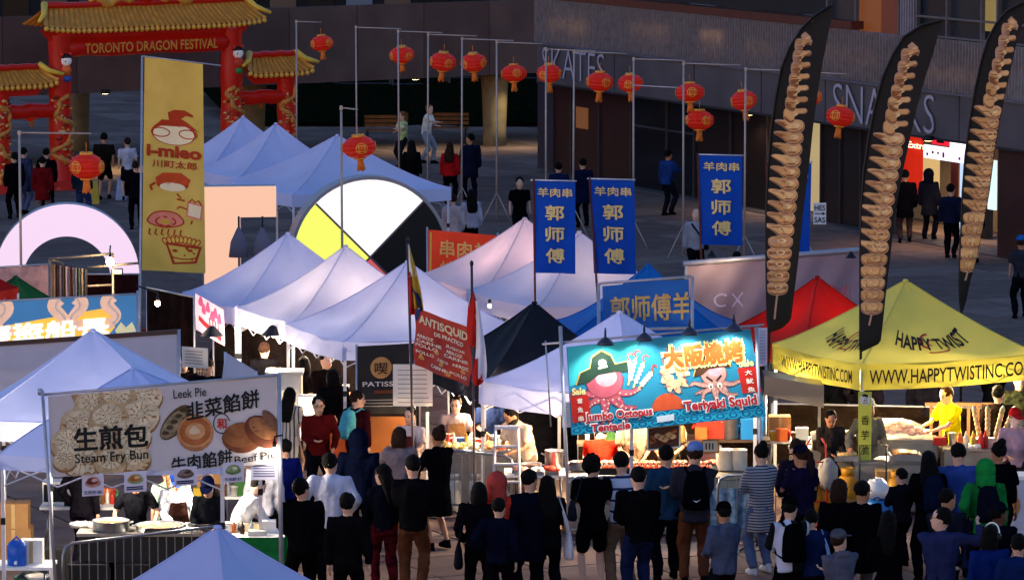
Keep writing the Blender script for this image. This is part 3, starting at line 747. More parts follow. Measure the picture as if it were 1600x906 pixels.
# steel railing in front of the grass
for k in range(5):
    x0 = -8.2 + k * 2.0; t = thing('railing', 'dark street railing, %s panel from the left behind the talking pair' % ('first', 'second', 'third', 'fourth', 'fifth')[k], 'railing', (x0, 158 - k * .3, .4), 0, 'railing panels along the street')
    c = MB()
    for z in (.25, .5, .75, 1.0): c.tube([(0, 0, z), (1.9, 0, z)], .025, None, 5, False)
    c.build('rail', mat('#3c3d45', .5, .5), t)
    for x in (0, 1.9): c = MB(); c.box((x, 0, .5), (.07, .07, 1.1), mat('#3c3d45', .5, .5)); c.build('post', None, t)
# ------------------------------------------------------------------ raised concrete walkway
wk = thing('raised_walkway', 'long bare concrete walkway raised across the back of the square', 'walkway', (-6, 132, 0))
W0, W1 = Vector((-34, 113, 0)), Vector((5.5, 140.8, 0)); wd = (W1 - W0).normalized(); wn = Vector((wd.y, -wd.x, 0)); WL = (W1 - W0).length
conc = [blotch('#54413e', '#62504b', .9, .3, .7, .9, bump=.2), blotch('#5c4944', '#4e3e3b', .6, .3, .7, .9, bump=.2), blotch('#64504a', '#564541', 1.2, .3, .7, .9, bump=.2)]
a = math.atan2(wd.y, wd.x); n = int(WL / 2.4)
for k in range(n):
    p = W0 + wd * (2.4 * k + 1.2); q = p - wn * .25; boxpart('panel', (q.x + 6, q.y - 132, 3.42), (2.375, .3, 2.25), conc[k % 3], wk, a)
mid = (W0 + W1) / 2 - wn * 3.2
boxpart('deck', (mid.x + 6, mid.y - 132, 2.55), (WL, 5.6, .45), conc[0], wk, a)
q = (W0 + W1) / 2 - wn * .27; boxpart('core_wall', (q.x + 6, q.y - 132, 3.4), (WL, .22, 2.15), mat('#241e20', .9), wk, a)
for (px, py) in ((773, 228), (395, 232), (120, 236)):
    p = onz(px, py, 0); p.y += .2
    t = thing('concrete_column', {773: 'stout pale concrete column lit warm under the walkway', 395: 'concrete column behind the right inflatable gate', 120: 'concrete column behind the left inflatable pillar'}[px], 'column', (p.x, p.y, 0)); c = MB()
    c.rings([(0, 0, 0, .37, .37), (0, 0, .5, .355, .36), (0, 0, 1.7, .40, .44), (0, 0, 2.34, .46, .6)], blotch('#8a7c62', '#75684f', 3, .3, .7, .9, bump=.3), 20); c.build('shaft', None, t)
def downlight(p, W, lab, col=WARM, size=.15):
    t = thing('ceiling_downlight', lab, 'lamp', p); c = MB(); c.lathe([(.12, 0), (.14, .02), (.14, .12), (.02, .13)], m=DARKM); c.build('housing', None, t)
    c = MB(); c.lathe([(.1, -.004), (.1, .002), (.01, .004)], m=glow('#ffd9a0', 12)); c.build('lens', None, t)
    lamp('SPOT', (p[0], p[1], p[2] - .03), W, col, t, size, None, R(130)); return t
p = onz(815, 228, 0); downlight((p.x, p.y - .8, 2.2), 150, 'downlight above the pale column', (1, .78, .42))
p = onz(165, 285, 0); downlight((p.x - .3, p.y + 3.5, 2.25), 320, 'downlight over the two people under the gate', (1, .75, .35))
p = onz(660, 235, 0); downlight((p.x - .2, p.y - .6, 2.2), 190, 'downlight over the pair talking by the bench', (1, .82, .5))
# ------------------------------------------------------------------ low glazed building on the right
FA = Vector((.7, 128, 0)); FB = Vector((9.35, 109, 0)); fe = (FB - FA).normalized(); fn = Vector((fe.y, -fe.x, 0)); fn = fn if fn.y < 0 else -fn
fa = math.atan2(fe.y, fe.x)
def fpt(px, z, back=0.0):
    """point on the facade plane (moved back) under picture column px at height z"""
    p0 = FA - fn * back; d = Vector(((px - 800) / FPX, 1, 0)); t = p0.dot(fn) / d.dot(fn); q = d * t; return Vector((q.x, q.y, z))
bl = thing('pavilion_building', 'low dark metal and glass pavilion with SKATES and SNACKS lettering', 'building', (FA.x, FA.y, 0))
def fq(name, px0, px1, z0, z1, m, back=0.0, th=.12, lab=None):
    a, b_ = fpt(px0, z0, back), fpt(px1, z0, back); c = MB(); up = Vector((0, 0, z1 - z0)); c.prism([a, b_, b_ + up, a + up], -fn * th, m)
    return c.build(name, None, bl, world=True, label=lab)
fasc = mat('#5a5458', .4, .3, .2, .8)
xs = [838, 960, 1085, 1190, 1290, 1395, 1500, 1610]
for k in range(len(xs) - 1): fq('fascia_panel', xs[k] + 1, xs[k + 1] - 1, 2.66, 3.74, fasc)
for s_, p0_, p1_ in (('SKATES', 848, 945), ('SNACKS', 1303, 1462)):
    a, b_ = fpt(p0_, 0, -.03), fpt(p1_, 0, -.03); z1, z0 = (3.68, 2.84) if s_ == 'SKATES' else (3.68, 2.74); up = Vector((0, 0, 1))
    sh = Sheet(a + up * z1, b_ + up * z1, a + up * z0, b_ + up * z0, amp=0); sh.n = fn.copy(); sh.text(s_, 0, 0, 1, 1, mat('#a9a3b4', .4, .2, .05), bold=-.012); sh.finish(bl)
# ribbed upper band: silvery back plates, thin fins, shelf line and glowing strips that imitate warm reflections
for k in range(len(xs) - 1): fq('upper_panel', xs[k] + .5, xs[k + 1] - .5, 3.78, 5.05, mat('#b4a8a8', .4, .15, .25, .5), .35)
fq('soffit_ledge', 838, 1610, 3.74, 3.79, mat('#6f6d7c', .4, .6), -.1, .6)
fq('soffit_ledge', 838, 1610, 4.62, 4.72, mat('#38262a', .6), .1, .35)
c = MB(); a, b_ = fpt(838, 0), fpt(1610, 0); L_ = (b_ - a).length; nf = 190
for i in range(nf): 
    q = a + (b_ - a) * (i / nf); c.box((q.x, q.y, 4.42), (.018, .12, 1.24), None, fa)
o = c.build('fins', mat('#8a8284', .4, .3, .2), bl, world=True, kind='stuff')
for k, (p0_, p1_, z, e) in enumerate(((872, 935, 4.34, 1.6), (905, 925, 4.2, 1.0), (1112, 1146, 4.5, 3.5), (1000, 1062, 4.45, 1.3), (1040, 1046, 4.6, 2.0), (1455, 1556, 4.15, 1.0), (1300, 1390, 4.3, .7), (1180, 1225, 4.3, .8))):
    fq('warm_reflection', p0_, p1_, z, z + .05, glow('#ffc884', e), .18, .04)
fq('roof_beam', 838, 1330, 5.05, 5.25, mat('#4c1d10', .6), -.05, .5)
fq('roof_beam', 838, 1290, 5.25, 7.2, mat('#1c181c', .8), .6, .3)
for k, (p0_, p1_, z0, z1, m_, lab) in enumerate(((1292, 1334, 4.85, 6.6, mat('#232a36', .3), None), (1337, 1376, 4.85, 6.6, glow('#a85a1c', .2), 'orange lit upper window'), (1377, 1402, 4.85, 6.6, glow('#8c3410', .14), 'red orange lit upper window'), (1432, 1476, 4.75, 6.6, mat('#1b2530', .2), None), (1480, 1530, 4.75, 6.6, mat('#222c36', .2), None), (1534, 1556, 5.3, 6.6, glow('#b89a5a', .25), 'small yellow lit upper window'), (1558, 1608, 4.75, 6.6, mat('#1b232c', .2), None))):
    fq('upper_window', p0_, p1_, z0, z1, m_, .3, .06, lab)
for x_ in (1291, 1335.5, 1403, 1431, 1478, 1532, 1557, 1609): fq('mullion', x_ - 1.2, x_ + 1.2, 4.8, 6.6, mat('#5a5a64', .4, .5), .15, .1)
for z_ in (5.05, 5.5): fq('mullion', 1432, 1608, z_, z_ + .05, mat('#5a5a64', .4, .5), .14, .08)
for x_ in range(1406, 1430, 4): fq('mullion', x_, x_ + 1.4, 4.8, 6.6, mat('#8b8794', .4, .5), .15, .1)
# ground floor
fq('soffit', 838, 1610, 2.60, 2.655, mat('#26232a', .7), .02, 3.2)
dkg = mat('#0d0e13', .12, 0, .1, spec=.6); mar = mat('#2c0d0c', .5, 0, .25, 2)
for p0_, p1_, m_, nm, lab in ((840, 862, mat('#2a2634', .5), 'pillar', None), (864, 890, mar, 'door', 'dark maroon door leaf beside a grey pillar'), (892, 934, mar, 'door', None), (936, 984, mar, 'door', None), (986, 1040, dkg, 'window', None), (1042, 1083, dkg, 'window', None),
                     (1085, 1140, mat('#0c0d12', .3), 'window', None), (1142, 1198, mat('#120c0e', .3), 'window', None), (1284, 1312, mat('#190b0b', .5), 'door', None), (1314, 1344, mat('#1b0c0c', .5), 'door', None), (1346, 1398, mat('#20100f', .5), 'door', None), (1562, 1612, mat('#38130d', .6, 0, .2, 2), 'timber_wall', 'reddish brown timber wall at right end')):
    fq(nm, p0_, p1_, .04, 2.6, m_, .7 if nm != 'timber_wall' else .25, .1, lab)
for x_ in (863, 891, 935, 985, 1041, 1084, 1141, 1199, 1283, 1313, 1345, 1400): fq('mullion', x_ - .9, x_ + .9, .03, 2.6, mat('#3c3438', .4, .3), .64, .14)
for z_ in (1.7,): fq('mullion', 986, 1083, z_, z_ + .05, mat('#3c3c44', .4, .4), .66, .04)
fq('window', 900, 918, 1.4, 2.0, glow('#b06a34', .16), .66, .03, 'small warm lit pane in the maroon doors')
fq('lit_opening', 1201, 1282, .05, 2.6, glow('#cdb482', .36), 1.6, .1, 'cream lit doorway behind the first feather flag')
fq('floor_lip', 838, 1612, 0, .03, mat('#4a4446', .8), .3, .9)
# entrance hall
cw = glow('#c9a878', .33)
fq('hall_wall', 1398, 1562, .03, 2.6, mat('#6e5a44', .7, emit=.12), 3.2, .1, 'cream wall inside the lit entrance')
fq('hall_wall', 1412, 1441, .9, 2.58, mat('#a5200e', .5, 0, .2, 3, emit=.45, ecol='#c82410'), 1.1, .06, 'bright red banner wall inside the entrance')
a, b_ = fpt(1421, 2.33, 1.02), fpt(1450, 2.33, 1.02); dz = Vector((0, 0, -.16)); sh = Sheet(a, b_, a + dz, b_ + dz, amp=0); sh.n = fn.copy(); sh.text('Extra', 0, 0, 1, 1, glow('#ffe9c0', 1.2), bold=.02); sh.finish(bl)
fq('lit_panel', 1443, 1468, .8, 2.05, glow('#d8b273', .5), 1.6, .05, 'cream lit panel inside the entrance')
fq('light_box', 1445, 1508, 1.98, 2.3, glow('#e9e2ff', 1.0), 1.0, .06, 'white menu light box above the entrance')
for k in range(7): fq('menu_print', 1449 + k * 8.4, 1452 + k * 8.4, 2.05 + .06 * (k % 3), 2.12 + .06 * (k % 2), mat('#9a2a2a', .5), .97, .01)
fq('screen', 1458, 1482, 2.34, 2.6, glow('#c9182c', .9), 1.0, .05, 'red and black picture screen over the entrance'); fq('screen_picture', 1465, 1476, 2.40, 2.54, BLACK, .96, .01)
fq('light_box', 1486, 1509, 2.3, 2.6, glow('#f4f2ff', 1.3), 1.0, .05, 'white lit box right of the red screen')
fq('hall_door', 1488, 1497, .1, 1.95, mat('#58160c', .5), 1.3, .05); fq('lit_panel', 1502, 1509, .1, 1.95, glow('#bcd0f0', .6), 1.3, .05, 'thin blue white lit door jamb')
fq('light_box', 1546, 1558, .9, 2.1, glow('#c9e0e0', .7), 1.4, .05, 'tall pale lit panel at the right of the entrance')
fq('pillar', 1512, 1544, .03, 2.6, mat('#241a1a', .6), 2.2, .2)
for k, (px, e) in enumerate(((1425, 90), (1480, 160), (1535, 60), (1240, 90))):
    q = fpt(px, 2.5, 1.9 if px > 1300 else .9); downlight((q.x, q.y, q.z - .05), e, ('downlight at the left of the entrance', 'downlight in the middle of the entrance', 'downlight at the right of the entrance', 'downlight behind the first feather flag')[k])
q = fpt(1180, 0, -3); q2 = fpt(1450, 2.5, -.0)
downlight((q2.x, q2.y - .25, 2.58), 130, 'downlight under the pavilion eave', (1, .6, .3)); q3 = fpt(1170, 2.5, .3); downlight((q3.x, q3.y, 2.52), 70, 'downlight over the tall dark windows', (1, .72, .4))
# ------------------------------------------------------------------ inflatable festival gate
GA = Vector((-12.45, 123.2, 0)); GB = Vector((-7.95, 126.8, 0)); ge = (GB - GA).normalized(); gn = Vector((ge.y, -ge.x, 0)); gw = (GB - GA).length
ga = thing('inflatable_gate', 'red inflatable festival gate with gold tiled roofs and dragon pillars', 'gate', GA)
vin = mat('#a01408', .4, 0, .15, 2, .2, 6, trans=.08, emit=.04, ecol='#e02008'); gld = mat('#d48e34', .5, 0, .25, 5, .2, 12)
def G(x, y, z): return GA + ge * x + gn * y + Vector((0, 0, z))
def pillar(x, ht, r, big=True):
    c = MB(); n = 16; rings = []
    for i in range(13):
        z = ht * i / 12; q = r * (1 + .05 * math.sin(i * 1.7) + (.35 if i == 0 else .12 if i == 1 else 0)); rings.append((z, q))
    vs = [G(x + q * math.cos(6.2832 * k / n), q * math.sin(6.2832 * k / n), z) for z, q in rings for k in range(n)]
    c.add(vs, [(i * n + k, i * n + (k + 1) % n, (i + 1) * n + (k + 1) % n, (i + 1) * n + k) for i in range(12) for k in range(n)], vin, True)
    o = c.build('pillar', None, ga, world=True); o.parent = ga
    d = MB(); tp = ht * (.62 if big else .95)         # coiling dragon in raised orange print
    dm = [mat('#c07c34', .5, 0, .3, 12), mat('#a8481c', .5, 0, .3, 15), mat('#d0a068', .5, 0, .3, 15), mat('#7a1c0c', .5)]
    P_ = []
    for i in range(60):
        t = i / 59; a = 1.0 * math.sin(t * 13 + x) + .35 * math.sin(t * 31); z = .15 + (tp - .2) * t; P_.append(G(x + r * 1.0 * math.sin(a), r * 1.0 * math.cos(a), z))
    d.tube(P_, [.05 + .035 * abs(math.sin(i * .5)) for i in range(60)], dm[0], 7)
    for i in range(90):
        t = rs.random(); a = rs.uniform(-1.3, 1.3); z = .15 + (tp - .2) * t; q = G(x + r * 1.0 * math.sin(a), r * 1.0 * math.cos(a), z); d.ell(q, (rs.uniform(.03, .09), .04, rs.uniform(.025, .06)), dm[i % 4], 7, 4, jit=.008)
    e = d.build('dragon_relief', None, o); 
    for v in e.data.vertices: v.co -= GA
    if big:
        d = MB(); z0 = ht * .76; sk_ = mat('#e8dcd0', .5); 
        def gp(u, w, dd=0): return G(x + u, r * 1.08 + dd, z0 + w)
        d.ell(gp(0, .32), (.16, .06, .15), sk_); d.ell(gp(0, .42, -.02), (.17, .07, .1), BLACK); d.ell(gp(-.14, .5), (.06, .04, .06), mat('#c92a18', .5)); d.ell(gp(.14, .5), (.06, .04, .06), mat('#c92a18', .5))
        d.ell(gp(0, .06), (.15, .07, .16), mat('#d2601c' if x < 1 else '#b8321c', .5)); d.ell(gp(.02, -.17), (.12, .07, .1), mat('#2a4fa0' if x < 1 else '#2c7a3c', .5))
        for s in (-1, 1): d.ell(gp(s * .055, .31, .05), (.018, .01, .022), BLACK)
        e = d.build('printed_child', None, o)
        for v in e.data.vertices: v.co -= GA
    return o
pillar(0, 4.25, .31); pillar(gw, 4.25, .31); pillar(-1.95, 2.75, .26, False); pillar(gw + 1.9, 2.75, .26, False)
def beam(x0, x1, z, r):
    c = MB(); P_ = [G(x0 + (x1 - x0) * i / 14, 0, z + .02 * math.sin(i)) for i in range(15)]; c.tube(P_, [r * (1 + .05 * math.sin(i * 2.1)) for i in range(15)], vin, 14); return c.build('beam', None, ga, world=True)
beam(.1, gw - .1, 3.86, .24); beam(-1.95, -.1, 2.2, .2); beam(gw + .1, gw + 1.9, 2.25, .2); beam(-.1, gw + .1, 4.2, .16)
a, b_ = G(.65, .265, 4.0), G(gw - .65, .265, 4.0); dz = Vector((0, 0, -.28)); sh = Sheet(a, b_, a + dz, b_ + dz, amp=0); sh.n = gn.copy() if gn.y < 0 else -gn; sh.text('TORONTO DRAGON FESTIVAL', 0, 0, 1, 1, gld, bold=.02); sh.finish(ga)
def roof(x0, x1, ze, zt, dep):
    nt_ = int((x1 - x0) / .17); b = MB()
    def F(u, v):
        x = x0 + (x1 - x0) * u; cur = .18 * (abs(2 * u - 1) ** 6) * (1 - v * .3); ins = .38 * (1 - v) * (1 - 2 * u)
        return G(x + ins, dep * v, ze + (zt - ze) * (1 - v) ** 1.2 + cur * v + .018 * math.cos(u * nt_ * 6.2832) + .012 * math.sin(v * 25))
    b.grid(F, nt_ * 4, 8, gld); b.grid(lambda u, v: F(u, v) + gn * (-2 * dep * v), nt_ * 4, 2, gld)
    o = b.build('roof', None, ga, world=True)
    s = MB()
    for i in range(nt_):                                    # scalloped eave tiles
        P_ = F((i + .5) / nt_, 1); s.ell(P_ - Vector((0, 0, .05)), (.075, .05, .07), mat('#d9a23c', .4, 0, .1), 8, 5)
    for i in range(nt_): s.tube([F((i + .0) / nt_, v) + Vector((0, 0, .015)) for v in (.0, .25, .5, .75, 1)], .022, mat('#a86f22', .5), 5)
    e = s.build('eave_tiles', None, o, kind='stuff')
    for v in e.data.vertices: v.co -= GA
    s = MB()
    s.tube([F(u, .0) + Vector((0, 0, .06)) for u in [i / 10 for i in range(11)]], .09, vin, 8)
    for uu in (0, 1): s.tube([F(uu, 0) + Vector((0, 0, .1)), F(uu, .5) + Vector((0, 0, .08)), F(uu, 1) + Vector((0, 0, .1)) + ge * (.15 if uu else -.15)], [.1, .08, .05], mat('#d9b23c', .4), 8); 
    e = s.build('ridge', None, o)
    for v in e.data.vertices: v.co -= GA
    b = MB(); b.prism([G(x0 + .2, 0, ze - .02), G(x1 - .2, 0, ze - .02), G(x1 - .5, 0, ze - .32), G(x0 + .5, 0, ze - .32)], gn * .1, vin); b.build('fringe', None, ga, world=True)
roof(-.85, gw + .85, 4.42, 5.0, .55); roof(-2.8, -.3, 2.95, 3.35, .45); roof(gw + .25, gw + 2.6, 2.95, 3.4, .45)
for s, x in ((1, 1.0), (-1, gw - 1.0)):                      # two dragons on the ridge
    d = MB(); P_ = [G(x + s * (i * .16), 0, 5.14 + .1 * math.sin(i * 1.3) + (0.04 * max(0, i - 6))) for i in range(10)]; d.tube(P_, [.05, .1, .13, .14, .15, .14, .14, .13, .13, .12], gld, 8)
    for p_ in P_[1:]: d.ell(p_ + Vector((0, 0, .13)), (.05, .03, .08), vin, 6, 4)
    d.ell(P_[-1] + Vector((0, 0, .1)), (.22, .15, .17), mat('#c8441a', .5), 10, 6); d.build('ridge_dragon', None, ga, world=True)
d = MB(); d.lathe([(.12, 0), (.2, .1), (.22, .25), (.1, .4)], c=G(gw / 2, 0, 5.05), m=vin); d.build('ridge_pearl', None, ga, world=True)
for x in (0, gw, -1.95, gw + 1.9): d = MB(); d.box(G(x, 0, .12), (1.0, .8, .26), mat('#a3140a', .6)); d.build('base', None, ga, world=True)
# ------------------------------------------------------------------ big illuminated letters and the round emblem
def facing(px, py, Y, ang): 
    o = onY(px, py, Y); ca, sa = math.cos(R(ang)), math.sin(R(ang)); ex = Vector((ca, sa, 0)); nn = Vector((sa, -ca, 0))
    return o, ex, nn
rim = mat('#8d8b96', .5, .3, .05)
def lit(col, e): return glow(col, e)
o, ex, nn = facing(105, 431, 88.6, 6); s_ = FPX / 88.6
t = thing('illuminated_letter', 'giant glowing pink letter O standing behind the stalls', 'sign', (o.x, o.y, 0)); Rr_, ri = 113 / s_, 69 / s_
c = MB(); n = 64
for r0, r1, y0, y1, m_ in ((ri, Rr_, 0, 0, lit('#fbdcf8', .49)), (Rr_, Rr_, .0, .5, rim), (ri, ri, 0, .5, lit('#8a5a70', .12)), (ri, Rr_, .5, .5, rim)):
    vs = [o + ex * (rr__ * math.cos(6.2832 * k / n)) + Vector((0, 0, rr__ * math.sin(6.2832 * k / n))) - nn * yy for rr__, yy in ((r0, y0), (r1, y1)) for k in range(n)]
    vs = [v + Vector((-.01, 0, -.085)) if abs((v - o - nn * (v - o).dot(nn)).length - ri) < .01 else v for v in vs]
    c2 = MB(); c2.add(vs, [(k, (k + 1) % n, n + (k + 1) % n, n + k) for k in range(n)], m_); c2.build({0: 'lit_face'}.get(y1, 'rim' if r0 == r1 else 'back'), None, t, world=True)
boxpart('plinth', (0, .25, .06), (2.6, .8, .2), mat('#c9c5cc', .5), t)
o, ex, nn = facing(345, 292, 90.9, 8); s_ = FPX / 90.9
t = thing('illuminated_letter', 'giant glowing peach letter T between the white tents', 'sign', (o.x, o.y, 0)); zt = o.z
def TL_(pts, m_, nm, d0, d1): c = MB(); c.prism([o + ex * x + Vector((0, 0, z)) - nn * d0 for x, z in pts], -nn * (d1 - d0), m_); c.build(nm, None, t, world=True)
pts = [(-1.12, 0), (1.13, 0), (1.13, -.63), (.39, -.63), (.39, -zt + .16), (-.35, -zt + .16), (-.35, -.63), (-1.12, -.63)]
TL_(pts, lit('#ffc8aa', .48), 'lit_face', 0, .02); TL_(pts, rim, 'rim', .022, .5)
boxpart('plinth', (0, .25, .06), (2.4, .8, .2), mat('#c9c5cc', .5), t)
o, ex, nn = facing(578, 402, 90.0, 14); s_ = FPX / 90.0
t = thing('round_emblem', 'big round lit emblem in white, yellow, black and red quarters', 'sign', (o.x, o.y, 0)); RW = 122 / s_
for nm, a0, col_, m_, lb in (('quarter', 45, 0, lit('#fffafc', .56), 'white lit quarter'), ('quarter', 135, 0, lit('#fbff6c', .5), 'yellow lit quarter'), ('quarter', 225, 0, lit('#e86060', .4), 'red quarter'), ('quarter', -45, 0, mat('#0e0c0e', .5), 'black quarter')):
    pts = [o] + [o + (ex * (RW * math.cos(R(a0 + 90 * k / 16))) + Vector((0, 0, RW * math.sin(R(a0 + 90 * k / 16))))) for k in range(17)]
    c = MB(); c.prism(pts, -nn * .02, m_); c.build(nm, None, t, world=True, label=lb)
c = MB(); n = 64; c.add([o + ex * (rr__ * math.cos(6.2832 * k / n)) + Vector((0, 0, rr__ * math.sin(6.2832 * k / n))) - nn * yy for rr__, yy in ((RW + .01, -.03), (RW + .075, -.03), (RW + .075, .5), (.01, .5)) for k in range(n)],
    [(i * n + k, i * n + (k + 1) % n, (i + 1) * n + (k + 1) % n, (i + 1) * n + k) for i in range(3) for k in range(n)], rim, False); c.build('rim', None, t, world=True)
for ag in (45, 135): 
    d_ = ex * math.cos(R(ag)) + Vector((0, 0, math.sin(R(ag)))); c = MB(); c.tube([o - d_ * RW + nn * .02, o + d_ * RW + nn * .02], .022, mat('#6a5a62', .5), 4, False); c.build('divider', None, t, world=True)
boxpart('plinth', (0, .3, .05), (2.2, .8, .18), mat('#c9c5cc', .5), t)
# ------------------------------------------------------------------ lanterns and their stands
LP = lantern_proto(); LP['category'] = 'lantern'; first = [True]
def lantern(px, py, Y, label, rz):
    p = onY(px, py, Y)
    if first[0]: first[0] = False; LP.location = p; LP.rotation_euler = (0, 0, rz); LP['label'] = label; LP['group'] = 'red paper lanterns on hooked stands'; return LP
    rq = random.Random(px)
    q = copy_tree(LP, label, 'red paper lanterns on hooked stands', p, rz); q.rotation_euler = (rq.uniform(-.14, .14), rq.uniform(-.16, .16), rz); z_ = rq.uniform(.92, 1.06); q.scale = (z_, z_, z_ * rq.uniform(.92, 1.05)); return q
ST = [(30, 206, 4.6, 1.35, (135, 260), 'left end stand in front of the glowing letter O', 'red lantern beside the yellow cartoon flag, nearest the glowing O', (1, .15), .9),
 (463, 33, 4.6, .7, (503, 68), 'lone stand behind the white back tents', 'red lantern hanging at the top left near the gate roof', (1, .2), .6),
 (556, 42, 4.6, 1.25, (628, 86), 'stand left of the pair talking', 'red lantern above the two people talking', (1, -.2), .5),
 (622, 48, 4.6, 1.2, (692, 97), 'stand passing in front of the woman in green', 'third red lantern from the gate side in the long row', (1, -.2), .4),
 (669, 53, 4.6, 1.3, (740, 98), 'stand passing the man in the white shirt', 'red lantern in front of the top of the pale column', (1, -.2), .7),
 (722, 60, 4.6, 1.35, (803, 115), 'stand left of the pale column', 'red lantern just right of the pale column', (1, -.2), .2),
 (776, 65, 4.6, 1.2, (858, 115), 'tripod stand right of the woman in white', 'red lantern over the first letter of SKATES', (1, -.2), .9),
 (853, 76, 4.6, 1.25, (937, 128), 'stand crossing the S of SKATES', 'red lantern under the last letters of SKATES', (1, -.25), .4),
 (897, 80, 4.6, 1.3, (985, 130), 'stand crossing the T of SKATES', 'red lantern at the right of the SKATES sign', (1, -.2), 1.2),
 (990, 91, 4.6, 1.25, (1078, 145), 'stand with two arms right of the maroon doors', 'upper red lantern of the overlapping pair', (1, -.2), .1),
 (1068, 98, 4.6, 1.35, (1162, 157), 'stand behind the third blue flag', 'red lantern above the third blue flag', (1, -.2), .3),
 (1165, 107, 4.6, 1.3, (1262, 152), 'stand right of the third blue flag', 'red lantern mostly hidden by the first feather flag', (1, -.2), .8),
 (533, 167, 4.7, .35, (561, 230), 'stand in front of the round emblem', 'red lantern in front of the white back tents', (1, -.3), .15)]
for px, py, z, arm, lp, sl, ll, ad, rz_ in ST:
    e, t = stand(px, py, z, arm, 'slim hooked metal pole, ' + sl, ad); lantern(lp[0], lp[1], e.y, ll, rz_ * 1.3)
    if px == 990:
        c = MB(); m_ = mat('#b9b0b4', .45, .5, .1, 12); c.tube([(0, 0, 3.95), (1.6, -.3, 3.88)], .014, None, 6); c.build('arm', m_, t)
lantern(1093, 188, onz(990, 91, 4.6).y - .5, 'lower red lantern of the overlapping pair', .5)
e, t = stand(1262, 112, 4.6, .9, 'slim hooked metal pole, hidden behind the first feather flag', (1, -.2)); lantern(1313, 182, e.y, 'red lantern just left of the second feather flag, under the S of SNACKS', 1.3)
for px, py, lab in ((48, 181, 'small red lantern hanging in the left side gate'), (408, 153, 'small red lantern hanging in the right side gate')):
    q = lantern(px, py, 123 if px < 100 else 128, lab, .4); q.scale = (.6, .6, .62)
# ------------------------------------------------------------------ tents
BR = (.427, -.904)
GRP = 'white pop-up tents'
tent(380, 182, 'white pop-up tent farthest back, leftmost of the back row', '#ccd0f2', 2.6, 2.8, BR, group=GRP)
tent(431, 193, 'white pop-up tent, middle of the back row', '#ccd0f2', 2.6, 2.9, BR, group=GRP)
tent(527, 211, 'large white pop-up tent at the right end of the back row', '#ccd0f2', 3.9, 3.8, BR, group=GRP)
tent(450, 364, 'white pop-up tent in front of the glowing T', '#ccd0f2', 2.5, 3.0, BR, group=GRP, lampw=14, val=.3)
tent(540, 384, 'white pop-up tent in front of the yellow quarter of the round emblem', '#d6d6ee', 2.45, 3.0, BR, group=GRP, lampw=48, val=.3)
tent(637, 408, 'white pop-up tent beside the yellow, blue and red flag', '#ccd0f2', 2.7, 3.3, (.39, -.92), group=GRP, lampw=24, val=.3)
tent(820, 341, 'pinkish white pop-up tent behind the first blue flag', '#e6d6dc', 2.9, 3.0, BR, group=GRP, lampw=45, val=.3, lampcol=(1, .6, .5))
tent(905, 362, 'white pop-up tent under the second blue flag', '#dcd6ea', 2.9, 3.0, BR, group=GRP, lampw=22, val=.3)
tent(1013, 413, 'bright blue pop-up tent behind the blue lettered banner', '#0f5fae', 3.1, 3.0, (0, -1), group='coloured pop-up tents', lampw=25, trans=.15)
tent(835, 472, 'black pop-up tent under the poles of the blue flags', '#10121c', 2.7, 2.7, (.35, -.94), ze=1.95, zp=3.0, group='coloured pop-up tents', trans=.02, lampw=70)
tent(968, 487, 'white pop-up tent over the octopus grill', '#ccd0f2', 3.0, 3.0, (.75, -.66), ze=2.12, zp=3.15, group=GRP, val=.35, trans=.08)
tent(1277, 432, 'red pop-up tent behind the yellow tent', '#b5150c', 2.5, 2.5, (.55, -.83), ze=1.9, zp=2.9, group='coloured pop-up tents', trans=.25, lampw=40)
tent(25, 432, 'green pop-up tent behind the seafood banner', '#114f2a', 1.9, 1.9, (.6, -.8), ze=2.15, zp=2.8, group='coloured pop-up tents', trans=.2)
tent(-30, 416, 'red pop-up tent cut off by the left edge', '#a5140c', .9, .9, (.6, -.8), ze=2.75, zp=3.1, group='coloured pop-up tents', trans=.2)
tent(145, 515, 'white pop-up tent in front of the white cloth wall', '#ccd0f2', 3.1, 3.0, (1, -.03), group=GRP, curve=1.08, trans=.08)
tent(208, 575, 'blueish white pop-up tent over the bun stall', '#b8c4ee', 3.0, 2.9, (1, -.12), ze=2.32, group=GRP, val=.2, curve=.9, trans=.15)
tent(340, 822, 'white pop-up tent at the bottom edge, nearest of all', '#bcc6f0', 3.0, 3.0, (.8, -.6), group=GRP, curve=1.3)
# yellow tent with print
YC = '#d2c860'
cen = (onz(1207, 537, 2.25) + onz(1345, 569, 2.25)) / 2
e1 = (onz(1345, 569, 2.25) - onz(1207, 537, 2.25)); e1.z = 0; e1l = e1.length; e1.normalize(); e2 = Vector((-e1.y, e1.x, 0))
bw_ = 3.2; cc = cen + e2 * bw_ / 2
yt, yroof, ycs, yp, yze, yzp = tent(0, 0, 'yellow pop-up tent printed with black web address', YC, e1l, bw_, (e1.x, e1.y), ze=2.25, zp=3.33, val=.40, at=(cc.x, cc.y, 0), trans=.08, curve=1.2, valcol='#c4b84a', name='yellow_pop_up_tent')
ink = mat('#17100c', .7); redp = mat('#b32a12', .6)
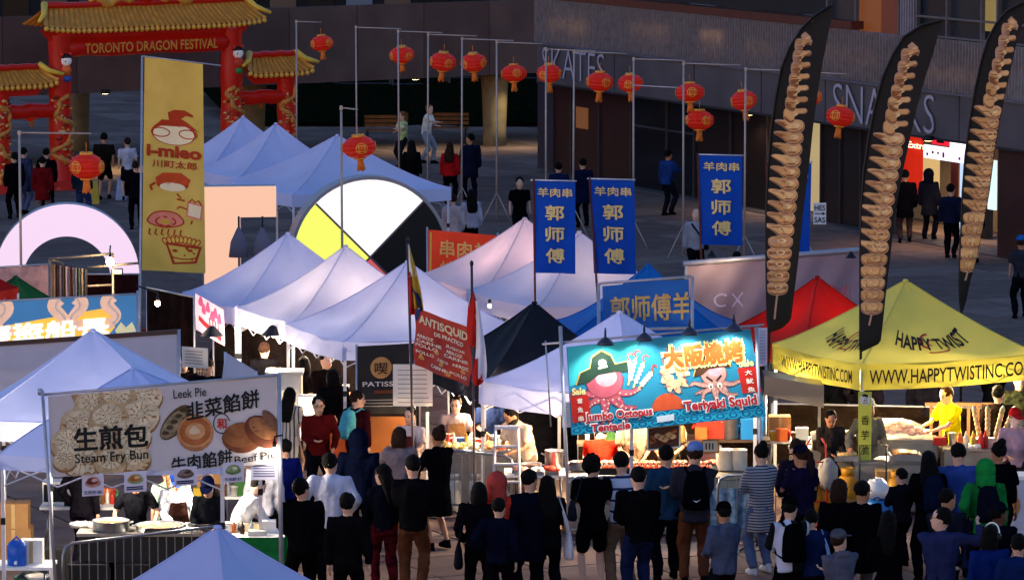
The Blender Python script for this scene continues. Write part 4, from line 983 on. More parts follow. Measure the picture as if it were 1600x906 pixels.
# which sides face the camera: left side runs back-left to front, front side runs front to right
def side_sheet(i, flip, z0, z1):
    A, B = ycs[i], ycs[(i + 1) % 4]
    if flip: A, B = B, A
    nr = (A + B).normalized(); o = Vector((yp.x if hasattr(yp, 'x') else yp[0], yp[1], 0))
    def F(u, v, off=0.0):
        q = A.lerp(B, u); return o + Vector((q.x, q.y, z0 + (z1 - z0) * v - .035 * math.sin(math.pi * u))) + nr * (off + .022)
    s = Sheet(o + A + Vector((0, 0, z0)), o + B + Vector((0, 0, z0)), o + A + Vector((0, 0, z1)), o + B + Vector((0, 0, z1)), F=F); return s
def roof_sheet(i, flip):
    F0 = yroof(i); o = Vector((yp[0], yp[1], 0))
    def F(u, v, off=0.0): return o + F0(1 - u if flip else u, v, off + .012)
    A, B = ycs[i], ycs[(i + 1) % 4]; s = Sheet(o, o + (B - A), o, o + (B - A) * .0 + Vector((0, 0, -2)), F=F); s.W = 2.2; s.H = 1.9; return s
ids = sorted(range(4), key=lambda i: (ycs[i] + ycs[(i + 1) % 4]).y)[:2]
for i in ids:
    A, B = ycs[i], ycs[(i + 1) % 4]; left = (A + B).x < 0; flip = A.x > B.x
    s = side_sheet(i, flip, 2.25, 1.85)
    if left: s.text('WWW.HAPPYTWISTINC.COM', .13, .28, .93, .78, ink, bold=.012)
    else: s.text('WWW.HAPPYTWISTINC.COM', .04, .22, .95, .78, ink, bold=.012)
    s.finish(yt)
    r_ = roof_sheet(i, flip)
    if left: r_.text('HAPPY TWIST', .30, .66, .98, .84, ink, bold=.03, curve=-.10); cu_, cv_ = .62, .62
    else: r_.text('HAPPY TWIST', .16, .62, .76, .80, ink, bold=.03, curve=-.09); cu_, cv_ = .47, .66
    r_.ring(cu_, cv_, .22, .2, .045, redp, 1, 2.0, 4.6); r_.ring(cu_ + .02, cv_ + .02, .13, .1, .03, redp, 1, 2.2, 5.2); r_.ring(cu_, cv_ + .1, .2, .14, .04, redp, 1, .2, 2.3)
    r_.finish(yt, 'printed_logo')
# ------------------------------------------------------------------ banners on poles
def hung(name, label, cat, TL, TR, BL, BR_, col, group=None, amp=.012, ku=2.2, kv=.6, trans=.12, m=None, nu=24, nv=10, frame=None):
    o = Vector(((TL.x + TR.x) / 2, (TL.y + TR.y) / 2, min(BL.z, BR_.z)))
    t = thing(name, label, cat, o, 0, group); sh = Sheet(TL, TR, BL, BR_, amp, ku, kv, random.uniform(0, 6))
    sh.cloth('cloth', m or canvas(col, trans), t, nu, nv)
    if frame:
        for nm, pts, r in frame: c = MB(); c.tube(pts, r, None, 7); c.build(nm, mat('#a8a6ae', .45, .6), t, world=True)
    return t, sh
def V(p, dx=0, dy=0, dz=0): return Vector((p.x + dx, p.y + dy, p.z + dz))
def gnd(p, dx=0): return Vector((p.x + dx, p.y, 0))
# tall yellow flag
Y0 = 86.0
TL, TR, BL, BR_ = onY(226, 88, Y0), onY(317, 100, Y0), onY(222, 422, Y0), onY(321, 427, Y0)
pt, pb = onY(222, 88, Y0), onY(218, 560, Y0)
t, sh = hung('tall_flag', 'tall yellow flag with red and white cartoon logo and four characters', 'flag', TL, TR, BL, BR_, '#c9a52c', amp=.03, ku=1.2, kv=.5, trans=.15, m=blotch('#c8a84e', '#dcbc60', 1.6, .3, .7, .85, bump=.1),
    frame=[('pole', [gnd(pb), pb, pt], .022), ('crossbar', [pt, onY(345, 103, Y0)], .014)])
ro, wh, pk = printm('#a83210'), printm('#e9d9ae', .04), printm('#d9806a')
sh.oval(.5, .345, .42, .24, ro, 1, 26); sh.oval(.5, .35, .385, .205, wh, 2, 26)
sh.poly([(.12, .335), (.3, .285), (.7, .285), (.93, .33), (.7, .31), (.3, .315)], ro, 3)
sh.poly([(.42, .285), (.40, .25), (.5, .235), (.68, .232), (.82, .25), (.83, .262), (.7, .258), (.62, .275), (.7, .285)], ro, 3)
for u in (.28, .74): sh.ring(u, .345, .17, .085, .022, ro, 3)
sh.text('i-mieo', .05, .405, .96, .462, ro, bold=.045); sh.text('川町太郎', .15, .475, .88, .510, ro, bold=.02)
sh.oval(.48, .585, .30, .14, ro, 1); sh.poly([(.2, .56), (.32, .535), (.62, .53), (.78, .56), (.74, .585), (.22, .59)], printm('#c2471c'), 2); sh.oval(.48, .60, .24, .085, wh, 3); sh.stroke([(.2, .585), (.12, .60), (.15, .62)], .05, ro, 2); sh.stroke([(.55, .63), (.62, .65), (.55, .655), (.68, .66)], .035, ro, 2)
sh.poly([(.72, .66), (.98, .675), (.95, .75), (.70, .735)], pk, 1); sh.poly([(.75, .67), (.95, .682), (.92, .74), (.73, .727)], wh, 2); sh.stroke([(.72, .70), (.6, .69), (.55, .70)], .03, ro, 1); sh.stroke([(.8, .75), (.78, .77)], .03, ro, 1); sh.stroke([(.75, .665), (.8, .65), (.85, .665), (.9, .655), (.95, .675)], .03, ro, 2)
sh.oval(.37, .755, .34, .17, ro, 1, wob=.04); sh.oval(.37, .755, .31, .145, pk, 2, wob=.04); sh.ring(.37, .765, .18, .09, .03, ro, 3)
sh.oval(.37, .765, .12, .05, printm('#c9a52c'), 3)
for i in range(6): sh.stroke([(.12 + .1 * i, .80), (.10 + .1 * i, .825), (.14 + .1 * i, .83)], .03, ro, 1)
sh.poly([(.36, .86), (.95, .875), (.86, .955), (.48, .965)], ro, 1); sh.poly([(.41, .875), (.9, .885), (.83, .945), (.52, .955)], printm('#cdb04a'), 2)
for i in range(9): sh.oval(.36 + .065 * i, .858 - .012 * math.sin(i * .4), .05, .085, ro, 0, 10, rot=-.5 + i * .13); sh.oval(.36 + .065 * i, .858 - .012 * math.sin(i * .4), .03, .06, printm('#d9b04a'), 1, 10, rot=-.5 + i * .13)
sh.ring(.66, .92, .25, .07, .025, ro, 3, .1, 3.0); sh.oval(.52, .90, .05, .03, ro, 3); sh.oval(.76, .895, .05, .03, ro, 3)
sh.finish(t)
# blue vertical flags
bluem = mat('#0b46a8', .8, 0, .06, 2, .1, 3, trans=.1, spec=.15); gt = printm('#d9c27a', .05)
def blue_flag(x0, y0, x1, y1, Y, label, pole, lean=0, partial=False):
    TL, TR, BL, BR_ = onY(x0, y0, Y), onY(x1, y0 + 2, Y), onY(x0 + lean, y1 - 2, Y), onY(x1 - 3 + lean, y1, Y)
    top = onY(pole[0], pole[1], Y); bot = onY(pole[2], pole[3], Y)
    t, sh = hung('vertical_flag', label, 'flag', TL, TR, BL, BR_, None, 'blue vertical flags with yellow characters', amp=.02, ku=1.1, kv=.8, m=bluem, nu=12, nv=16)
    c = MB(); c.tube([top, bot, Vector((bot.x, bot.y, .0))], .02, None, 7); c.build('pole', mat('#5a2420', .5, .3), t, world=True)
    c = MB(); c.tube([V(TL, -.05, 0, .02), V(TR, .02, 0, .02)], .012, None, 6); c.build('crossbar', ALU, t, world=True)
    sh.text('羊肉串', .09, .07, .92, .165, gt, bold=.02)
    for k, ch in enumerate('郭师傅'): sh.text(ch, .27, .26 + .235 * k, .72, .415 + .235 * k, gt, bold=.025)
    sh.finish(t); return t
blue_flag(834, 283, 899, 428, 74.0, 'blue vertical flag, leftmost, above the black tent peak', (834, 278, 836, 480), 3)
blue_flag(922, 281, 991, 429, 75.4, 'blue vertical flag, second from left, on a leaning pole', (921, 277, 936, 500), 6)
blue_flag(1093, 243, 1160, 384, 82.0, 'blue vertical flag, third from left, beside the old man', (1090, 240, 1096, 420), 3)
blue_flag(1200, 253, 1268, 402, 80.0, 'blue vertical flag mostly hidden behind the first feather flag', (1197, 250, 1203, 420), 0)
# blue framed banner
Y1 = 70.35
TL, TR, BL, BR_ = onY(941, 447, Y1), onY(1076, 436, Y1), onY(943, 512, Y1), onY(1078, 508, Y1)
t, sh = hung('blue_banner', 'blue wide banner with dull yellow characters in a white frame', 'banner', TL, TR, BL, BR_, '#1458a4', amp=.015, m=mat('#1257a6', .7, 0, .1, 2, .1, 4, trans=.1), frame=[('frame_bar', [V(TL, -.05, 0, .04), V(TR, .05, 0, .04)], .022), ('frame_bar', [V(BL, -.05, 0, -.04), V(BR_, .05, 0, -.04)], .025), ('post', [V(TL, -.06, 0, .04), gnd(TL, -.04)], .028), ('post', [V(TR, .06, 0, .04), gnd(TR, .04)], .028)])
sh.text('郭师傅羊', .09, .28, 1.02, .86, printm('#a8905a', .15), bold=.02); sh.finish(t)
# mauve cloth wall
Y2 = 77.0
TL, TR, BL, BR_ = onY(1072, 414, Y2), onY(1345, 392, Y2), onY(1074, 530, Y2), onY(1348, 520, Y2)
t, sh = hung('cloth_wall', 'mauve grey see-through cloth wall behind the red and yellow tents', 'banner', TL, TR, BL, BR_, '#b0a0b8', amp=.035, ku=5, kv=1.2, m=mat('#a4909c', .6, 0, .12, 1.2, .5, 2.2, trans=.35), nu=60, nv=14,
    frame=[('top_bar', [V(TL, -.05, 0, .02), V(TR, .05, 0, .02)], .05), ('post', [V(TL), gnd(TL)], .03), ('post', [V(TR), gnd(TR)], .03)])
rr2 = random.Random(4)
for i in range(16): sh.stroke([(.66 + .018 * i, .35 + rr2.uniform(0, .1)), (.665 + .018 * i, .75)], rr2.uniform(.02, .06), printm('#b06a72'), 1)
sh.ring(.2, .5, .12, .1, .03, printm('#b9a9c4'), 1, 1, 5.5); sh.stroke([(.26, .42), (.32, .6)], .03, printm('#b9a9c4'), 1); sh.stroke([(.32, .42), (.26, .6)], .03, printm('#b9a9c4'), 1)
sh.finish(t)
q = onY(1235, 440, Y2 - .8); wl = thing('work_lamp', 'work lamp shining on the mauve cloth wall', 'lamp', onY(1112, 400, Y2 - .5)); c = MB(); c.lathe([(.02, .1), (.09, 0), (.1, -.01), (.085, 0)], m=DARKM); c.build('shade', None, wl); c = MB(); c.ell((0, 0, .015), .03, glow('#ffe2b0', 8)); c.build('bulb', None, wl); lamp('POINT', wl.location + Vector((0, 0, -.05)), 16, WARM, wl, .05)
wl2 = copy_tree(wl, 'work lamp at the right end of the mauve cloth wall', None, onY(1330, 402, Y2 - .5)); 
# red banner behind the pink tent
Y3 = 84.2
TL, TR, BL, BR_ = onY(669, 359, Y3), onY(776, 368, Y3), onY(668, 428, Y3), onY(776, 436, Y3)
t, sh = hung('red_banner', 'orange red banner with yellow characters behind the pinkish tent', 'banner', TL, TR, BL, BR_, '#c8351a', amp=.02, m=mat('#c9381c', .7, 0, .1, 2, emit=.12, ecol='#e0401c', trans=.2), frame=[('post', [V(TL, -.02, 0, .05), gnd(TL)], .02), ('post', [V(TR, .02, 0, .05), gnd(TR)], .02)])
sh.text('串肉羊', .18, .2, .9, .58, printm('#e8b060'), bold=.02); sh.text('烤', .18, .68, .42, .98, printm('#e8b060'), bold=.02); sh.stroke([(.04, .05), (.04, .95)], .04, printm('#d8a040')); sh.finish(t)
# patisserie banner
Y4 = 70.6
TL, TR, BL, BR_ = onY(557, 541, Y4), onY(648, 536, Y4), onY(558, 646, Y4), onY(648, 646, Y4)
t, sh = hung('black_banner', 'black upright banner with gold round seal reading PATISSERIE', 'banner', TL, TR, BL, BR_, '#1c1a1b', amp=.012, m=mat('#1e1b1c', .7, 0, .1, 3, .15, 5), frame=[('post', [V(TL, 0, 0, .03), gnd(TL)], .018), ('post', [V(TR, 0, 0, .03), gnd(TR)], .018)])
go = printm('#b9854a'); sh.oval(.42, .33, .17, .17, go, 1, 24); sh.text('喫', .31, .25, .53, .42, mat('#241a12', .6), bold=.01); sh.text('PATISSERIE', .10, .53, .98, .60, printm('#d8d2c8'), bold=.012)
for k in range(3): sh.stroke([(.1, .80 + .045 * k), (.62 + .1 * (k % 2), .80 + .045 * k)], .014, printm('#8a8580'))
sh.stroke([(.3, .68), (.7, .68)], .05, printm('#6a3a22')); sh.finish(t)
t = thing('orange_board', 'orange brown plywood board standing under the PATISSERIE banner', 'board', (onY(605, 700, 70.3).x, 70.3, 0)); boxpart('panel', (0, 0, .56), (.72, .05, 1.1), mat('#a8602a', .6, 0, .15, 3), t)
for s in (-1, 1): boxpart('foot', (s * .3, 0, .02), (.05, .4, .04), DARKM, t)
# red menu banner
TL, TR, BL, BR_ = onY(648, 480, 68.4), onY(736, 513, 67.3), onY(648, 570, 68.3), onY(735, 604, 67.2)
t, sh = hung('menu_banner', 'creased red menu banner with white list, hung between two flag poles', 'banner', TL, TR, BL, BR_, '#b2221a', amp=.03, ku=1.7, kv=1.2, m=blotch('#8d1410', '#c23a20', 2.5, .3, .7, .6, bump=.4), nu=16, nv=12)
wt = printm('#e8d2b8', .2); sh.text('ANTISQUID', .08, .09, .97, .26, printm('#d8c09a'), bold=.03); sh.text('DE PRACTICO', .38, .29, .9, .36, wt, bold=.02)
for i, (u, v, w_) in enumerate(((.06, .42, .3), (.06, .5, .42), (.05, .58, .36), (.56, .43, .36), (.58, .51, .3), (.55, .59, .4), (.06, .7, .28), (.42, .72, .22), (.7, .7, .26), (.3, .86, .3), (.65, .86, .3))):
    sh.text(('ARROZ', 'CARNE', 'POLLO', 'JUGOS')[i % 4], u, v, u + w_, v + .055, wt, bold=.02)
for u, v in ((.12, .82), (.5, .8), (.6, .93), (.85, .8), (.38, .64)): sh.oval(u, v, .06, .045, printm('#c98a4a', .3, 30), 1, 10, wob=.2)
sh.poly([(0, 0), (.12, 0), (.05, .2), (0, .25)], printm('#26305a'), 1); sh.finish(t)
# flags on poles
def flag(label, px0, py0, px1, py1, Y, fn_, bands, r=.02, col='#4a4044'):
    top, bot = onY(px0, py0, Y), onY(px1, py1, Y); t = thing('flag_on_pole', label, 'flag', (bot.x, bot.y, 0), 0, 'national flags on poles')
    c = MB(); c.tube([Vector((bot.x, bot.y, 0)), bot, top], r, mat(col, .45, .6), 8); c.build('pole', None, t, world=True)
    c = MB(); c.ell(top + Vector((0, 0, .03)), (.03, .03, .05), DARKM, 8, 5); c.build('finial', None, t, world=True)
    return t
Yf = 67.0
t = flag('yellow, blue and red flag hanging folded from a leaning grey pole', 637, 378, 646, 720, Yf, None, None)
def drape(rows, Y, m, t, nm):
    b = MB(); n = len(rows)
    def F(u, v):
        k = min(int(v * (n - 1)), n - 2); f = v * (n - 1) - k; l = rows[k][0] * (1 - f) + rows[k + 1][0] * f; r_ = rows[k][1] * (1 - f) + rows[k + 1][1] * f; y = rows[k][2] * (1 - f) + rows[k + 1][2] * f
        p = onY(l + (r_ - l) * u, y, Y); p.y += .05 * math.sin(u * 7 + v * 4); return p
    b.grid(F, 10, 14); b.grid(lambda u, v: F(1 - u, v) + Vector((0, .006, 0)), 10, 14); return b.build(nm, m, t, world=True)
drape([(637, 639, 384), (638, 650, 420), (642, 658, 455), (648, 662, 482)], Yf - .03, canvas('#b8962c', .15), t, 'cloth')
drape([(637, 639, 382), (637, 645, 410), (640, 652, 430), (638, 641, 432)], Yf - .045, canvas('#e0d8d0', .1), t, 'cloth')
drape([(640, 644, 448), (646, 655, 462), (655, 662, 480), (655, 661, 486)], Yf - .06, canvas('#1c2858', .15), t, 'cloth')
drape([(637, 641, 425), (638, 646, 450), (639, 650, 475), (640, 650, 492)], Yf - .07, canvas('#a8201c', .15), t, 'cloth')
t = flag('red and white flag hanging limp beside the red menu banner', 737, 415, 742, 785, 66.8, None, None)
drape([(738, 740, 455), (731, 747, 480), (729, 752, 510), (730, 752, 530), (738, 748, 542)], 66.76, canvas('#b81c16', .2), t, 'cloth')
drape([(739, 748, 470), (744, 752, 500), (744, 758, 540), (742, 761, 575), (744, 760, 590), (746, 752, 592)], 66.72, canvas('#ded6de', .2), t, 'cloth')
drape([(740, 746, 560), (738, 750, 580), (738, 756, 596), (742, 748, 602)], 66.68, canvas('#b81c16', .2), t, 'cloth')
# ------------------------------------------------------------------ feather flags with the potato twist picture
def feather(label, ctr, gap_from, Y, pole_bot):
    """ctr: rows of (left px, right px, y px)"""
    t = thing('feather_flag', label, 'flag', (onY(pole_bot, 500, Y).x, Y, 0), 0, 'tall black feather flags with spiral potato picture')
    n = len(ctr)
    def row(v):
        k = min(int(v * (n - 1)), n - 2); f = v * (n - 1) - k; s = f
        return [ctr[k][i] * (1 - s) + ctr[k + 1][i] * s for i in range(3)]
    def F(u, v, off=0.0):
        l, r_, y = row(v); p = onY(l + (r_ - l) * u, y, Y); p.y += .035 * math.sin(v * 5 + u * 2.0) - off; return p
    sh = Sheet(F(0, 0), F(1, 0), F(0, 1), F(1, 1), F=F); sh.W = .85; sh.H = 5.1
    b = MB(); b.grid(lambda u, v: F(u, v), 8, 44); b.grid(lambda u, v: F(1 - u, v, -.005), 8, 44); b.build('cloth', mat('#15120f', .75, 0, .15, 2, .1, 3), t, world=True)
    def px2(x, y):
        lo, hi = 0.0, 1.0
        for _ in range(26):
            mid = (lo + hi) / 2
            if row(mid)[2] < y: lo = mid
            else: hi = mid
        l, r_, _y = row(lo); return (min(max((x - l) / max(r_ - l, 1), .02), .97), lo)
    def PP(pts, m, lay):
        sh.poly([px2(*p) for p in pts], m, lay, .3)
    return t, sh, px2, PP, row
cream = printm('#b08c72', .1, 4)
def chaikin(p, n=2):
    for _ in range(n): p = [q for i in range(len(p)) for q in ((p[i][0] * .75 + p[(i + 1) % len(p)][0] * .25, p[i][1] * .75 + p[(i + 1) % len(p)][1] * .25), (p[i][0] * .25 + p[(i + 1) % len(p)][0] * .75, p[i][1] * .25 + p[(i + 1) % len(p)][1] * .75))]
    return p
def potato(ax, y0, y1, n, w0, w1, PP, px2, sh):
    tans = [printm('#cc9c62', .2, 3), printm('#d4a86e', .2, 4), printm('#c09058', .2, 3.5)]; brn = printm('#84502a', .2, 6); hi = printm('#dcbc88', .2, 5)
    for k in range(n - 1, -1, -1):
        f = k / (n - 1); y = y0 + (y1 - y0) * f; x = ax(y); w = w0 + (w1 - w0) * min(1, f * 3.2); h = (y1 - y0) / n
        if f > .85: w *= 1 - (f - .85) * .9
        if f < .31: P_ = [(-.85, -.1), (-.65, -.5), (0, -.5), (.5, -.42), (1.05, -.5), (1.25, -.25), (1.05, .02), (.4, .02), (.12, .2), (.12, .7), (-.3, .85), (-.78, .55)]
        elif f < .8: P_ = [(-1.4, -.48), (-.9, -.5), (-.4, -.4), (.3, -.52), (.9, -.4), (1.08, .1), (.85, .55), (.1, .75), (-.35, .5), (-.7, .15), (-1.1, -.08), (-1.45, -.28)]
        else: P_ = [(-1, -.3), (0, -.45), (1, -.3), (1.05, .2), (.8, .6), (0, .75), (-.8, .6), (-1.05, .2)]
        pts = chaikin([(x + a * w, y + b * h) for a, b in P_])
        cx = sum(p[0] for p in pts) / len(pts); cy = sum(p[1] for p in pts) / len(pts)
        def sc(qx, qy, dy=0): return [(cx + (p[0] - cx) * qx, cy + (p[1] - cy) * qy + dy) for p in pts]
        lay = 2 + (n - k) * .3
        PP(sc(1.05, 1.10), cream, lay); PP(sc(1.0, 1.0), brn, lay + .1); PP(sc(.97, .86, -h * .07), tans[k % 3], lay + .15)
        e = .05 if f < .31 else .3 if f < .76 else .1
        PP(chaikin([(x + w * (e - .5), y - h * .05), (x + w * (e + .1), y - h * .25), (x + w * (e + .5), y), (x + w * e, y + h * .3)]), hi, lay + .2)
    x = ax(y0); PP([(x + w0 * .1, y0 - 4), (x - w0 * .1, y0 - 14), (x + w0 * .4, y0 - 20), (x + w0 * 1.1, y0 - 12), (x + w0 * 1.15, y0 + 2)], cream, 1.6); PP([(x + w0 * .2, y0 - 4), (x + w0 * .1, y0 - 13), (x + w0 * .5, y0 - 17), (x + w0 * 1.0, y0 - 10), (x + w0 * 1.05, y0)], tans[1], 1.8)
for lab, ctr, Y, pb, axp, y0, y1, w0, w1 in (
  ('left black feather flag with spiral potato picture, before the blue flag', [(1297, 1303, 9), (1272, 1301, 25), (1252, 1296, 45), (1233, 1290, 75), (1221, 1284, 105), (1212, 1277, 150), (1205, 1270, 200), (1200, 1264, 260), (1197, 1255, 330), (1197, 1248, 400), (1198, 1242, 450), (1199, 1236, 500), (1201, 1222, 513), (1202, 1204, 520)], 71.6, 1202, [(1253, 70), (1240, 170), (1228, 290), (1217, 400), (1214, 455)], 70, 448, 22, 18),
  ('middle black feather flag with spiral potato picture, on the front pole of the yellow tent', [(1469, 1476, 33), (1440, 1473, 40), (1412, 1465, 58), (1395, 1458, 85), (1379, 1446, 120), (1367, 1433, 165), (1357, 1422, 215), (1349, 1410, 270), (1345, 1399, 330), (1344, 1391, 400), (1344, 1384, 460), (1344, 1379, 510), (1344, 1376, 536), (1345, 1347, 550)], 68.2, 1345, [(1420, 85), (1402, 160), (1387, 250), (1372, 340), (1364, 420), (1362, 480)], 86, 478, 22, 19),
  ('right black feather flag with spiral potato picture, behind the yellow tent', [(1597, 1612, 5), (1572, 1604, 18), (1556, 1598, 38), (1543, 1590, 62), (1533, 1582, 95), (1523, 1572, 140), (1515, 1562, 190), (1508, 1553, 245), (1504, 1546, 300), (1502, 1537, 350), (1500, 1527, 400), (1499, 1516, 440), (1500, 1510, 470), (1502, 1505, 486)], 73.4, 1503, [(1576, 45), (1558, 120), (1542, 200), (1530, 290), (1518, 370), (1512, 415)], 46, 412, 21, 17)):
    t, sh, px2, PP, row = feather(lab, ctr, 0, Y, pb)
    def ax(y, axp=axp):
        for i in range(len(axp) - 1):
            if y <= axp[i + 1][1] or i == len(axp) - 2:
                f = (y - axp[i][1]) / (axp[i + 1][1] - axp[i][1]); return axp[i][0] + (axp[i + 1][0] - axp[i][0]) * f
    potato(ax, y0, y1, w0, w1 * .72, w1, PP, px2, sh)
    sh.A.build('printed_picture', None, t, world=True); sh.A = MB()
    xx = ax(y1); PP([(xx - 1.5, y1 + 10), (xx + 1.5, y1 + 10), (xx - 3, min(y1 + 62, ctr[-3][2] - 2)), (xx - 6, min(y1 + 62, ctr[-3][2] - 2))], cream, 1); sh.A.build('printed_stick', None, t, world=True)
    P_ = [Vector((onY(pb, 500, Y).x, Y, 0))] + [onY(r_[0], r_[2], Y) for r_ in reversed(ctr)]; c = MB(); c.tube(P_, [.022] * 3 + [.018] * (len(P_) - 3), None, 7); c.build('pole', mat('#1a181a', .4, .3), t, world=True)
    c = MB(); q = Vector((onY(pb, 500, Y).x, Y, .02)); c.box(q, (.5, .06, .03)); c.box(q, (.06, .5, .028)); c.build('cross_base', DARKM, t, world=True)
# ------------------------------------------------------------------ seafood banner and cloth wall at left
Y5 = 71.8
TL, TR, BL, BR_ = onY(-30, 472, Y5), onY(213, 459, Y5), onY(-30, 540, Y5), onY(214, 519, Y5)
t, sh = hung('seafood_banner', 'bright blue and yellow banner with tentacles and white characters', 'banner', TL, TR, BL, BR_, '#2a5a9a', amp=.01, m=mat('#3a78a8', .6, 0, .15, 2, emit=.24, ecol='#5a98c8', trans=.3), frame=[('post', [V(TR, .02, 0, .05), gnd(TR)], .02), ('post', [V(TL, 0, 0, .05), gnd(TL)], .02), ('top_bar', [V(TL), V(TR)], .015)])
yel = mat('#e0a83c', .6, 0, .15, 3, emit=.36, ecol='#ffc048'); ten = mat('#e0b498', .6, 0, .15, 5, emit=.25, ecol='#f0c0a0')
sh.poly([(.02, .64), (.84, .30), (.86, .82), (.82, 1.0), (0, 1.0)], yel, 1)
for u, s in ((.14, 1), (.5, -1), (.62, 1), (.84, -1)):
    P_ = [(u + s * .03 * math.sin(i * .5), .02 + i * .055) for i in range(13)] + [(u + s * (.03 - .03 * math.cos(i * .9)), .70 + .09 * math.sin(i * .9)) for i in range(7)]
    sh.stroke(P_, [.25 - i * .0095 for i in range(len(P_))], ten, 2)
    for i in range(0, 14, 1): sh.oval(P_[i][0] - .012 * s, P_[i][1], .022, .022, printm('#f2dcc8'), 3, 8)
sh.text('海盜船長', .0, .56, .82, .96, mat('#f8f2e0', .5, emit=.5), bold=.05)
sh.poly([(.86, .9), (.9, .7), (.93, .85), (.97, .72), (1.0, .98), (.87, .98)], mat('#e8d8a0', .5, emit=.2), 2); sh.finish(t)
Y6 = 69.6
TL, TR, BL, BR_ = onY(-60, 541, Y6), onY(277, 518, Y6), onY(-60, 660, Y6), onY(277, 640, Y6)
t, sh = hung('cloth_wall', 'plain greyish white cloth wall with a brown top bar at left', 'banner', TL, TR, BL, BR_, '#b9b6c4', amp=.02, ku=3, kv=.5, m=canvas('#c4c0cc', .2), nu=40, nv=8, frame=[('post', [V(TR, .02, 0, .03), gnd(TR)], .03), ('post', [V(TL, -.02, 0, .03), gnd(TL)], .03)])
c = MB(); c.box((V(TL) + V(TR)) / 2, ((TR - TL).length, .05, .07), None, 0, Matrix.Rotation(-math.atan2((TR - TL).z, (TR - TL).x), 3, 'Y')); c.build('top_bar', mat('#4a342c', .6), t, world=True)
# pink poster hanging from the tent corner
P_ = onY(305, 458, 76.2); P2 = onY(350, 484, 75.4)
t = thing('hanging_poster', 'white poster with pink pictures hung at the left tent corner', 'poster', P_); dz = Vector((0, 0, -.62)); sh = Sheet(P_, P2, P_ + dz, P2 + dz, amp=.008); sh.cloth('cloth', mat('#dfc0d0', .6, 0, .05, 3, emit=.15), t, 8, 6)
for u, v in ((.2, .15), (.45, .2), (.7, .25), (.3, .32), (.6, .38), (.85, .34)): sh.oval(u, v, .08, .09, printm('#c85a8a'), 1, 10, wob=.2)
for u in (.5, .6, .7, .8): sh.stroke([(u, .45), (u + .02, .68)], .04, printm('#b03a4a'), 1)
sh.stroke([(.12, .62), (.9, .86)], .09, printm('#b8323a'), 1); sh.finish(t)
# ------------------------------------------------------------------ steam fry bun banner
TL, TR, BL, BR_ = onY(75, 619, 57.3), onY(431, 588, 57.9), onY(80, 745, 57.3), onY(437, 724, 57.9)
lp0, lp1 = onY(66, 610, 57.25), onY(92, 930, 57.25)
t, sh = hung('food_banner', 'wide white banner with bun pictures reading Steam Fry Bun and Leek Pie', 'banner', TL, TR, BL, BR_, '#cfc9d4', amp=.02, ku=1.6, kv=.6, m=mat('#d2c8c8', .6, 0, .05, 1.5, .3, 2.5, trans=.2),
    frame=[('post', [Vector((lp1.x, lp1.y, 0)), lp0], .022), ('post', [V(TR, .04, 0, .05), gnd(TR, .06)], .03), ('top_bar', [V(TL, -.08, 0, .02), V(TR, .05, 0, .02)], .018), ('clamp', [V(TL, -.1, 0, .02), V(TL, -.1, 0, .1)], .035)])
bun = [printm('#c2aa84', .25, 8), printm('#d0bd9c', .25, 8), printm('#b89c74', .3, 8)]; bs = printm('#8a5c34', .4, 6); ses = printm('#3a2a1c', .3)
sh.poly([(.1, 0), (.46, 0), (.46, .28), (.4, .62), (.39, .95), (.32, .99), (.14, .96), (.03, .92), (.04, .52), (.13, .26)], printm('#a8865e', .4, 4), 1)
for i, (u, v, r_) in enumerate(((.19, .14, .24), (.41, .10, .26), (.30, .09, .25), (.13, .37, .25), (.40, .33, .25), (.26, .34, .27), (.08, .60, .24), (.35, .57, .27), (.215, .60, .27), (.37, .84, .20), (.13, .84, .23), (.26, .86, .22), (.06, .80, .15))):
    L0 = 1.5 + i * .5; ru, rv = r_ * .98, r_ * .86; bs2 = printm('#8f6236', .3, 5)
    sh.oval(u, v + .035, ru * 1.03, rv * .98, bs2, L0, 22, wob=.02, seed=i); sh.oval(u, v, ru, rv, bun[i % 3], L0 + .1, 22, wob=.02, seed=i); sh.oval(u - .004, v - .04, ru * .72, rv * .66, printm('#d6c4a2', .2, 6), L0 + .2, 18, wob=.06, seed=i)
    for k in range(11):
        a = k * .571 + i; sh.stroke([(u + ru * .12 * math.cos(a) / sh.W, v - .03 + rv * .12 * math.sin(a) / sh.H), (u + ru * .5 * math.cos(a + .25) / sh.W, v - .03 + rv * .5 * math.sin(a + .25) / sh.H), (u + ru * .86 * math.cos(a + .3) / sh.W, v - .01 + rv * .86 * math.sin(a + .3) / sh.H)], [.006, .014, .005], printm('#a88a60', .2), L0 + .3)
    for k in range(16):
        a = k * 2.4 + i; q = .62 * math.sqrt((k + 1) / 16); sh.oval(u + ru * q * math.cos(a) / sh.W, v - .04 + rv * q * math.sin(a) * .8 / sh.H, .012, .007, ses if k % 3 else printm('#4a6a34'), L0 + .4, 5, rot=a)
sh.oval(.55, .44, .27, .13, printm('#5a4630', .35, 9), 1, 18, rot=-.8); sh.oval(.54, .46, .22, .10, printm('#85745a', .4, 14), 1.2, 18, rot=-.8)
for k in range(5): sh.oval(.505 + .02 * k, .56 - .065 * k, .05, .03, printm('#4a3a22', .3), 1.4, 8)
sh.oval(.635, .58, .24, .23, printm('#a8704a', .3, 6), 2, 20); sh.oval(.635, .56, .22, .20, printm('#c08a58', .3, 7), 2.3, 20); sh.ring(.635, .56, .17, .14, .075, printm('#a05a30', .3, 8), 2.5); sh.oval(.632, .55, .07, .055, printm('#cdb090', .2), 2.7, 10, wob=.2)
